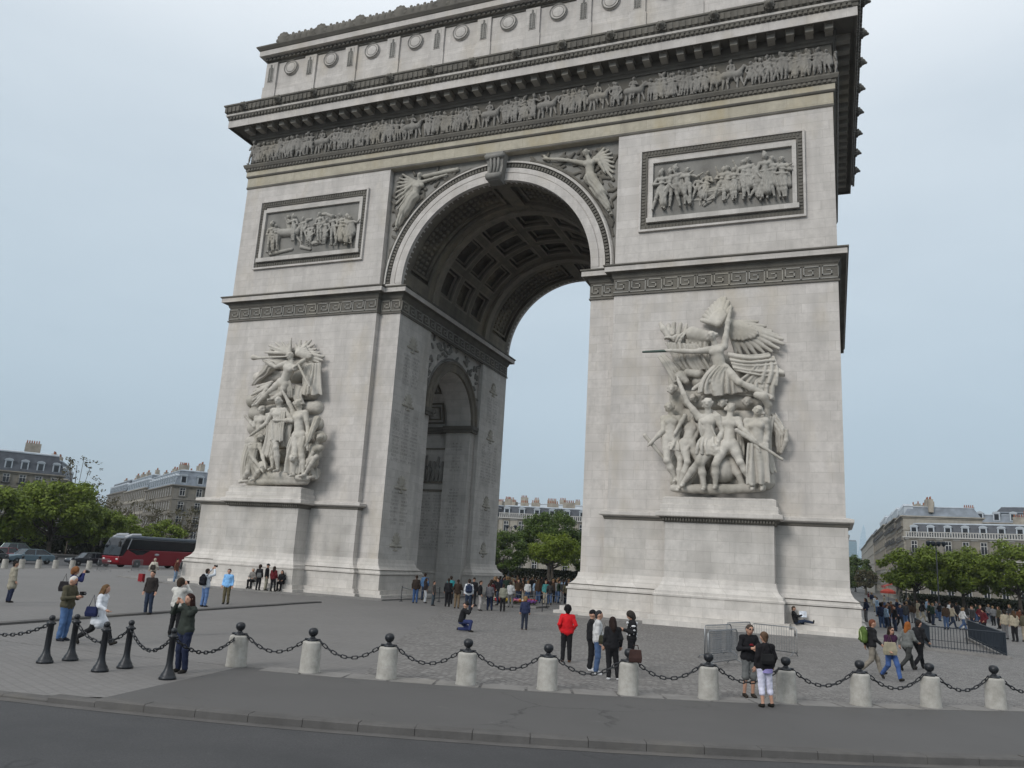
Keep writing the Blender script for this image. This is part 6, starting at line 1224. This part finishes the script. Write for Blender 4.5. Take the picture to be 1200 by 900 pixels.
for i in range(13): bal.box(-.78+i*.13-.015,-.78+i*.13+.015,-.44,-.41,0,.85)
bal.box(-.8,.8,-.45,-.4,.85,.9); balm=bal.mesh('balcony')
dm=MB(); dm.box(-.65,.65,-.1,1.6,0,1.55); dm.prism([(-.8,1.55),(.8,1.55),(.55,1.85),(0,2.0),(-.55,1.85)],1,-.18,1.6); dmm=dm.mesh('dormer')
dg=MB(); dg.box(-.42,.42,-.13,-.1,.15,1.4); dgm=dg.mesh('pane')
sur=MB(); 
for s in (-1,1): sur.box(s*.66-.11,s*.66+.11,-.16,.02,-.05,2.15)
sur.box(-.85,.85,-.22,.02,2.15,2.35); sur.box(-.8,.8,-.2,.02,-.2,-.05); surm=sur.mesh('surround')
def block(label,A,B,depth,hw,hr,floors,wall,roof,bay=2.6,seed=0,chim=6,balc=0,trim=None,dormers=True,win=True,name='building',ground=0.0,chmat=None,surround=True,roofd=2.6):
    a,b=Vector((A[0],A[1],0)),Vector((B[0],B[1],0)); L=(b-a).length; rot=math.atan2(b.y-a.y,b.x-a.x); r=random.Random(seed)
    o=empty(name,label,'building',(a.x,a.y,ground),rot)
    m=MB().box(0,L,0,depth,-.5,hw); part('wall',m,wall,o)
    m=MB().ring(0,L,0,depth,[(0,hw-.5),(.15,hw-.42),(.2,hw-.2),(.5,hw-.1),(.5,hw+.12),(-.4,hw+.15)]); part('cornice',m,trim or wall,o)
    m=MB(); 
    for zf in range(1,floors): z=hw*zf/floors+.1; m.ring(0,L,0,depth,[(0,z-.12),(.12,z-.1),(.12,z+.08),(0,z+.12)])
    part('string_course',m,trim or wall,o)
    e=roofd*.45
    m=MB(); m.ring(0,L,0,depth,[(-.15,hw+.12),(-e,hw+hr*.82),(-e-.3,hw+hr*.85),(-depth*.48,hw+hr)],True); rf=part('roof',m,roof,o)
    m=MB().ring(0,L,0,depth,[(-e+.02,hw+hr*.8),(-e+.12,hw+hr*.81),(-e+.12,hw+hr*.86),(-e-.4,hw+hr*.9)]); part('roof_edge',m,M['zlight'],rf)
    if trim:
        m=MB(); m.box(0,L,-.4,-.15,hw+.95,hw+1.1)
        for i in range(int(L/.45)): m.box(i*.45+.1,i*.45+.3,-.36,-.2,hw+.12,hw+.95)
        part('balustrade',m,trim,o)
    n=int(L/bay); fh=hw/floors
    if win:
        for f in range(floors):
            for i in range(n):
                if f*n+i>=98: break
                x=(i+.5)*L/n; z=f*fh+fh*.28; w=link('window',wdm,M['winglass'],o,loc=(x,-.02,z)); w.scale=(1,1,fh*.56/2.0)
                link('window_frame',frm,M['shutter'],w)
                if surround: link('surround',surm,trim or wall,w)
                if balc and f in balc: link('balcony',balm,M['iron'],o,loc=(x,-.02,z))
    if dormers:
        for i in range(n):
            d=link('dormer',dmm,M['zlight'],o,loc=((i+.5)*L/n,-.05+.45,hw+.55)); link('pane',dgm,M['winglass'],d)
    for i in range(chim):
        x=L*(i+.5+r.uniform(-.2,.2))/chim; w=r.uniform(1.2,2.8); hh=r.uniform(.9,1.8); cz=hw+hr-.3; y=r.uniform(depth*.2,depth*.45)
        c=part('chimney',MB().box(x-w/2,x+w/2,y-.45,y+.45,cz-1.2,cz+hh),(chmat or M['chim']),o)
        m=MB()
        for k in range(int(w/.4)): m.lathe([(.11,0),(.13,.1),(.09,.55)],6,(x-w/2+.25+k*.4,y,cz+hh))
        part('chimney_pots',m,M['brick'],c)
    return o
# left blocks
block('long grey mansard building with slate roof above the row of trees',(-146,26),(-117.5,64.5),16,14.2,4.6,5,M['facade2'],M['slate'],seed=1,chim=5,balc=(4,))
block('narrow end wing turning the corner of the long grey mansard building',(-117.3,64.9),(-128,76),13,13.6,4.2,5,M['facade'],M['slate'],seed=2,chim=3)
block('corner building with pale blue zinc roof, its front facing the plaza',(-106,81.8),(-87,105),16,14.6,3.9,5,M['facade2'],M['zinc'],seed=3,chim=6,balc=(2,3),bay=3.2)
block('avenue side of the zinc roofed corner building, running back from the plaza',(-133,100.6),(-106.4,81.9),15,14.6,3.9,5,M['facade2'],M['zinc'],seed=4,chim=7)
block('second avenue building with long chimney walls, behind the corner building',(-160,119.4),(-133.2,100.7),15,15.4,4.0,5,M['facade'],M['zinc'],seed=5,chim=8)
block('far avenue building with dark blue roof, last of the zinc roofed row',(-187,138),(-160.2,119.5),15,15.8,4.0,5,M['facade2'],M['slate'],seed=6,chim=6)
block('set back building filling the gap behind the half bare tree',(-205,88),(-172,108),15,13,3.5,5,M['facade2'],M['zinc'],seed=16,chim=5)
# middle
block('white stone hotel with dark mansard roof seen through the arch',(-46.5,116.5),(-8,127),16,12.4,3.2,3,M['facade'],M['slate'],seed=7,chim=12,trim=M['white_trim'],bay=3.1)
block('short angled wing of the white hotel beside the passage pier',(-66,124),(-46.8,116.7),16,12.4,3.2,3,M['facade'],M['slate'],seed=8,chim=6,trim=M['white_trim'],bay=3.1)
block('cream building with many chimney pots behind the hotel roof, through the arch',(-68,150),(-10,163),14,16.0,3.0,5,M['chim'],M['zlight'],seed=9,chim=16,win=False,dormers=False)
# right
block('long grey stone hotel with slate mansard and white balustrade',(35.5,131.5),(82,119.5),16,12.4,3.3,3,M['facade2'],M['slate'],seed=10,chim=4,trim=M['white_trim'],bay=2.9,balc=(1,2),chmat=M['chim'])
block('pale apartment row with brick chimneys rising behind the balustraded hotel',(44,152),(98,140),14,17.0,2.2,5,M['chim'],M['zinc'],seed=11,chim=5,win=False,bay=3,chmat=M['brick'])
o=block('low grey penthouse box on the skyline above the balustraded hotel',(57,166),(69,163),8,20.6,1.6,5,M['zinc'],M['slate'],seed=12,chim=0,win=False,dormers=False)
rs=random.Random(8); y=132.2
names=['tall cream corner house with balconies at the mouth of the avenue','second avenue house, narrow and pale, past the corner house','third avenue house with a stepped roof','fourth avenue house, cream and tall','fifth avenue house in the receding row','sixth avenue house in the receding row','last avenue house before the blue towers']
for i,l in enumerate(names):
    Ly=[16,20,24,30,40,60,90][i]; hh=[16.6,17.2,17.8,18.6,19.0,19.5,19.5][i]
    block(l,(35.2-.25*(i%2),y+Ly),(35.2-.25*(i%2),y),14,hh,2.4,6,[M['facade'],M['facade2'],M['chim']][i%3],[M['zinc'],M['slate']][i%2],seed=30+i,chim=7,balc=(1,3,4,5) if i<3 else (5,),dormers=i<4,win=i<5,bay=2.8); y+=Ly+.15
# awnings
aw=simple('red_awning',(.3,.035,.02),.7)
for i,(yy,l) in enumerate(((138,'bright red cafe awning on the corner house'),(146,'darker red cafe awning further along the avenue'))):
    t=MB(); t.prism([(35.0,3.6),(35.0,3.75),(31.6,2.6),(31.6,2.2),(31.7,2.2),(31.75,2.55)],1,yy,yy+6.5)
    o=part('awning',t,aw if i==0 else simple('dark_red_awning',(.2,.03,.025),.7),None); tag(o,l,'awning')
x,y=at(1040,150); o=empty('parasol','red cafe parasol open at the avenue mouth behind the crowd','parasol',(x,y,0))
t=MB().lathe([(.001,2.3),(.65,2.15),(1.15,1.85),(1.17,1.5),(1.14,1.5),(1.12,1.8),(.001,2.2)],8,cap=False); part('canopy',t,aw,o); part('pole',MB().tube([(0,0,0),(0,0,2.25)],.03,6),M['iron'],o)
# far glass towers
def glassmat(n,c1,c2):
    m,nt,b=newmat(n); g=N(nt,'NewGeometry'); br=N(nt,'TexBrick'); br.inputs['Scale'].default_value=.04; br.inputs['Color1'].default_value=c1+(1,); br.inputs['Color2'].default_value=c2+(1,); br.inputs['Mortar'].default_value=tuple(x*.8 for x in c1)+(1,); br.inputs['Mortar Size'].default_value=.03
    mp=N(nt,'Mapping'); mp.inputs['Rotation'].default_value=(PI/2,0,0); nt.links.new(g.outputs['Position'],mp.inputs[0]); nt.links.new(mp.outputs[0],br.inputs['Vector']); nt.links.new(br.outputs[0],b.inputs['Base Color']); b.inputs['Roughness'].default_value=.3; return m
pale=glassmat('haze_toned_blue_glass',(.34,.50,.62),(.42,.57,.68)); teal=glassmat('teal_glass',(.07,.16,.21),(.10,.21,.27))  # pointed tower's blue glass, lightened in its colour to imitate distance haze
x,y=at(1012,4000); o=empty('glass_tower','pale blue pointed glass tower far down the avenue','tower',(x,y,0))
t=MB(); t.prism([(-28,0),(26,0),(26,140),(14,175),(9,240),(2,262),(-4,235),(-12,205),(-18,160),(-28,120)],1,0,45); part('shaft',t,pale,o)
t=MB(); t.prism([(-42,0),(-26,0),(-26,100),(-42,80)],1,10,60); part('side_wing',t,pale,o)
x,y=at(997.5,3000); o=empty('office_tower','boxy teal glass office tower beside the pale pointed one','tower',(x,y,0)); part('shaft',MB().box(-20,15,0,35,0,138),teal,o); part('roof',MB().box(-18,13,2,33,138,142),M['slate'],o)
# ================================================================== VEHICLES
RED=simple('bus_red_paint',(.20,.008,.016),.3,.1,var=.05,spec=.5); TINT=simple('tinted_glass',(.008,.01,.014),.12,spec=.7); SILV=simple('silver_paint',(.42,.43,.45),.35,.4)
def wheel(parent,x,y,r,w=.26):
    o=part('wheel',MB().lathe([(r*.6,-w/2),(r*.95,-w/2),(r,-w/3),(r,w/3),(r*.95,w/2),(r*.6,w/2)],20),M['rubber'],parent,smooth=True,loc=(x,y,r)); o.rotation_euler=(PI/2,0,0)
    link_=part('rim',MB().lathe([(.05,-w/2-.01),(r*.6,-w/2+.02),(r*.6,w/2-.02),(.05,w/2+.01)],16),M['steel'],o,smooth=True)
def bevel(o,w,seg=2):
    m=o.modifiers.new('b','BEVEL'); m.width=w; m.segments=seg; m.limit_method='ANGLE'; return o
# bus local: +x = front
bp=(-50.35,24.2); brot=math.atan2(-1,-.02)
bus=empty('coach','long red and black touring coach parked at the plaza edge','bus',(bp[0],bp[1],-.14),brot)
def xz(poly,y0,y1): return MB().prism(poly,1,y0,y1)
bevel(part('body',xz([(-6.7,.35),(6.45,.35),(6.7,.6),(6.75,1.25),(6.2,1.3),(5.7,2.0),(-6.75,2.0),(-6.75,.6)],-1.27,1.27),RED,bus),.08)
bevel(part('window_band',xz([(-6.75,2.005),(5.69,2.005),(6.19,1.305),(6.74,1.26),(6.55,2.4),(6.1,3.2),(-6.5,3.2),(-6.75,2.9)],-1.25,1.25),TINT,bus),.1)
bevel(part('roof',xz([(-6.5,3.205),(6.05,3.205),(5.6,3.42),(3.5,3.5),(-6.0,3.5),(-6.5,3.35)],-1.2,1.2),simple('dark_roof_paint',(.13,.15,.18),.35),bus),.1)
part('roof_fairing',MB().tube([(6.0,-.9,3.2),(5.2,-.95,3.55),(4.0,-.95,3.6)],.16,8).tube([(6.0,.9,3.2),(5.2,.95,3.55),(4.0,.95,3.6)],.16,8).box(4.1,5.6,-.9,.9,3.45,3.66),SILV,bus,smooth=False)
part('swoosh',xz([(3.6,1.5),(4.4,1.45),(5.72,1.98),(2.6,1.99)],-1.283,1.283),TINT,bus)
part('pillar',xz([(5.72,2.0),(5.84,2.0),(5.42,3.2),(5.3,3.2)],-1.262,1.262),SILV,bus)
part('emblem',MB().sphere((1.6,1.275,1.55),(.35,.015,.13),10,6).sphere((1.6,-1.275,1.55),(.35,.015,.13),10,6),SILV,bus,smooth=True)
part('wiper',MB().tube([(6.78,-.4,1.6),(6.7,.1,2.2)],.02,5),M['rubber'],bus); part('number_plate',MB().box(6.74,6.78,-.26,.26,.62,.74),M['shutter'],bus)
for s in (-1,1):
    part('headlight',MB().sphere((6.68,s*.95,.95),(.1,.22,.12),10,6),M['shutter'],bus,smooth=True)
    part('wing_mirror',MB().tube([(6.4,s*1.2,3.0),(6.9,s*1.35,3.05),(7.0,s*1.4,2.8)],.04,6).box(6.9,7.08,s*1.4-.12,s*1.4+.12,2.25,2.8),M['rubber'],bus)
    for x in (4.2,-2.6,-3.9): wheel(bus,x,s*1.13,.5,.3)
def car(label,pos,rot,col,L=4.4,Hh=1.45,van=False):
    o=empty('parked_car',label,'car',(pos[0],pos[1],-.14),rot,'cars queued before the trees'); P=simple('car_paint',col,.28,.35,spec=.6); h=Hh/1.45
    bevel(part('body',xz([(-L/2,.3),(L/2-.1,.28),(L/2,.5),(L/2-.1,.74*h),(L/2-.9,.88*h),(-L/2+.25,.95*h),(-L/2,.85*h),(-L/2-.02,.5)],-.88,.88),P,o),.09,3)
    c=MB(); k=[(L/2-1.25,.86*h,.84),(.55,1.4*h,.66),(-1.1,1.43*h,.66),(-L/2+.35,.92*h,.82)]; v=[]
    for s in (-1,1): v+=[(x,s*y,z) for x,z,y in k]
    c.add(v,[(0,1,2,3),(7,6,5,4),(0,4,5,1),(1,5,6,2),(2,6,7,3)]); bevel(part('cabin_glass',c,TINT,o),.05)
    r=MB(); v=[]; 
    for x,y,z in ((.52,.67,1.405*h),(-1.12,.67,1.435*h),(-1.12,-.67,1.435*h),(.52,-.67,1.405*h)): v.append((x,y,z))
    v+= [(x,y,z+.03) for x,y,z in v]; r.add(v,[(4,5,6,7),(0,1,5,4),(1,2,6,5),(2,3,7,6),(3,0,4,7),(3,2,1,0)])
    for s in (-1,1):
        r.tube([(L/2-1.25,s*.845,.87*h),(.55,s*.67,1.41*h)],.035,5); r.tube([(-L/2+.35,s*.825,.93*h),(-1.1,s*.67,1.44*h)],.05,5); r.tube([(-.25,s*.86,.9*h),(-.3,s*.675,1.42*h)],.03,5)
    part('roof',r,P,o)
    for s in (-1,1):
        part('headlight',MB().sphere((L/2-.12,s*.62,.66*h),(.1,.17,.08),8,5),M['shutter'],o,smooth=True); part('tail_light',MB().box(-L/2-.03,-L/2+.06,s*.68-.14,s*.68+.14,.7*h,.82*h),RED,o)
        part('door_mirror',MB().sphere((.95,s*.97,.95*h),(.08,.1,.07),8,5),P,o,smooth=True)
        for x in (L/2-.85,-L/2+.8): wheel(o,x,s*.78,.31,.2)
    return o
down=lambda u:math.atan2(-.86,-.5)
car('blue grey estate car parked before the trees',at(55,100),math.atan2(-.98,-.2),(.13,.19,.23),4.7,1.5)
car('dark saloon car directly behind the bus front',at(120,101),math.atan2(-.95,-.3),(.03,.035,.045),4.6,1.42)
car('small red car partly hidden behind the blue grey estate',at(27,104),math.atan2(-.98,-.2),(.2,.03,.04),3.9,1.45)
car('dark grey car cut by the photo edge',at(8,98),math.atan2(-.98,-.2),(.05,.06,.065),4.3,1.5)
car('pale grey green car just behind the blue grey estate',at(36,112),math.atan2(-.98,-.2),(.15,.21,.2),4.4,1.9)
# ================================================================== CAMERA, LIGHT, SKY
cd=bpy.data.cameras.new('Camera'); co=bpy.data.objects.new('Camera',cd); COL.objects.link(co)
r0=Vector((0.92936937,0.36456831,0.05798789)); u0=Vector((0.02640505,-0.22233362,0.97461302)); f0=Vector((-0.36820568,0.90424428,0.21625649))
mt=Matrix.Identity(4)
for i in range(3): mt[i][0]=r0[i]; mt[i][1]=u0[i]; mt[i][2]=-f0[i]
mt.translation=Vector((22.1522,-49.1118,2.9748)); co.matrix_world=mt
cd.sensor_width=36; cd.lens=939.4901/1200*36; cd.clip_start=.1; cd.clip_end=20000; SC.camera=co
SUN_EL,SUN_AZ=rad(29),rad(198)   # azimuth measured from +Y towards +X: behind the camera, to its left
sd=Vector((math.sin(SUN_AZ)*math.cos(SUN_EL),math.cos(SUN_AZ)*math.cos(SUN_EL),math.sin(SUN_EL)))
sl=bpy.data.lights.new('Sun','SUN'); sl.energy=1.5; sl.angle=rad(20); sl.color=(1,.965,.92); so=bpy.data.objects.new('Sun',sl); COL.objects.link(so)
so.rotation_euler=(-sd).to_track_quat('-Z','Y').to_euler()
w=bpy.data.worlds.new('World'); SC.world=w; w.use_nodes=True; nt=w.node_tree; bg=nt.nodes['Background']
sk=nt.nodes.new('ShaderNodeTexSky'); sk.sky_type='NISHITA'; sk.sun_disc=False; sk.sun_elevation=SUN_EL; sk.sun_rotation=SUN_AZ
tc=N(nt,'TexCoord'); sp=N(nt,'SeparateXYZ'); nt.links.new(tc.outputs['Generated'],sp.inputs[0])
cl=ramp(nt,sp.outputs[2],[(0,(.36,.475,.57,1)),(.12,(.40,.51,.60,1)),(.3,(.515,.61,.685,1)),(.5,(.60,.675,.74,1)),(.64,(.86,.90,.94,1)),(1,(1.25,1.25,1.24,1))])
n1=ramp(nt,noise(nt,tc.outputs['Generated'],1.9,7,.56,(1,1,3.2)),[(.3,(.93,.94,.95,1)),(.52,1.),(.72,(1.035,1.03,1.025,1))])
cl=mixc(nt,cl,n1,1,'MULTIPLY')
sc_=N(nt,'Vector'+'Math',operation='SCALE'); nt.links.new(cl,sc_.inputs[0]); sc_.inputs[3].default_value=10
col=mixc(nt,sk.outputs[0],sc_.outputs[0],.92)
nt.links.new(col,bg.inputs['Color']); bg.inputs['Strength'].default_value=.1
SC.view_settings.view_transform='Standard'; SC.view_settings.look='None'; SC.view_settings.exposure=.22; SC.view_settings.gamma=1
SC.cycles.max_bounces=6; SC.cycles.use_denoising=True

# ------------------------------------------------------------------ air
if HAZE:
    hb=MB().box(-3500,3500,-120,6200,-1.4,300); ho=part('haze',hb,None,None); tag(ho,None,None,None,'stuff')
    m=bpy.data.materials.new('air'); m.use_nodes=True; nt=m.node_tree; nt.nodes.clear(); out=nt.nodes.new('ShaderNodeOutputMaterial'); v=nt.nodes.new('ShaderNodeVolumePrincipled'); v.inputs['Density'].default_value=HAZE; v.inputs['Color'].default_value=(.82,.88,.93,1); v.inputs['Anisotropy'].default_value=.2
    nt.links.new(v.outputs[0],out.inputs['Volume']); ho.data.materials.append(m)
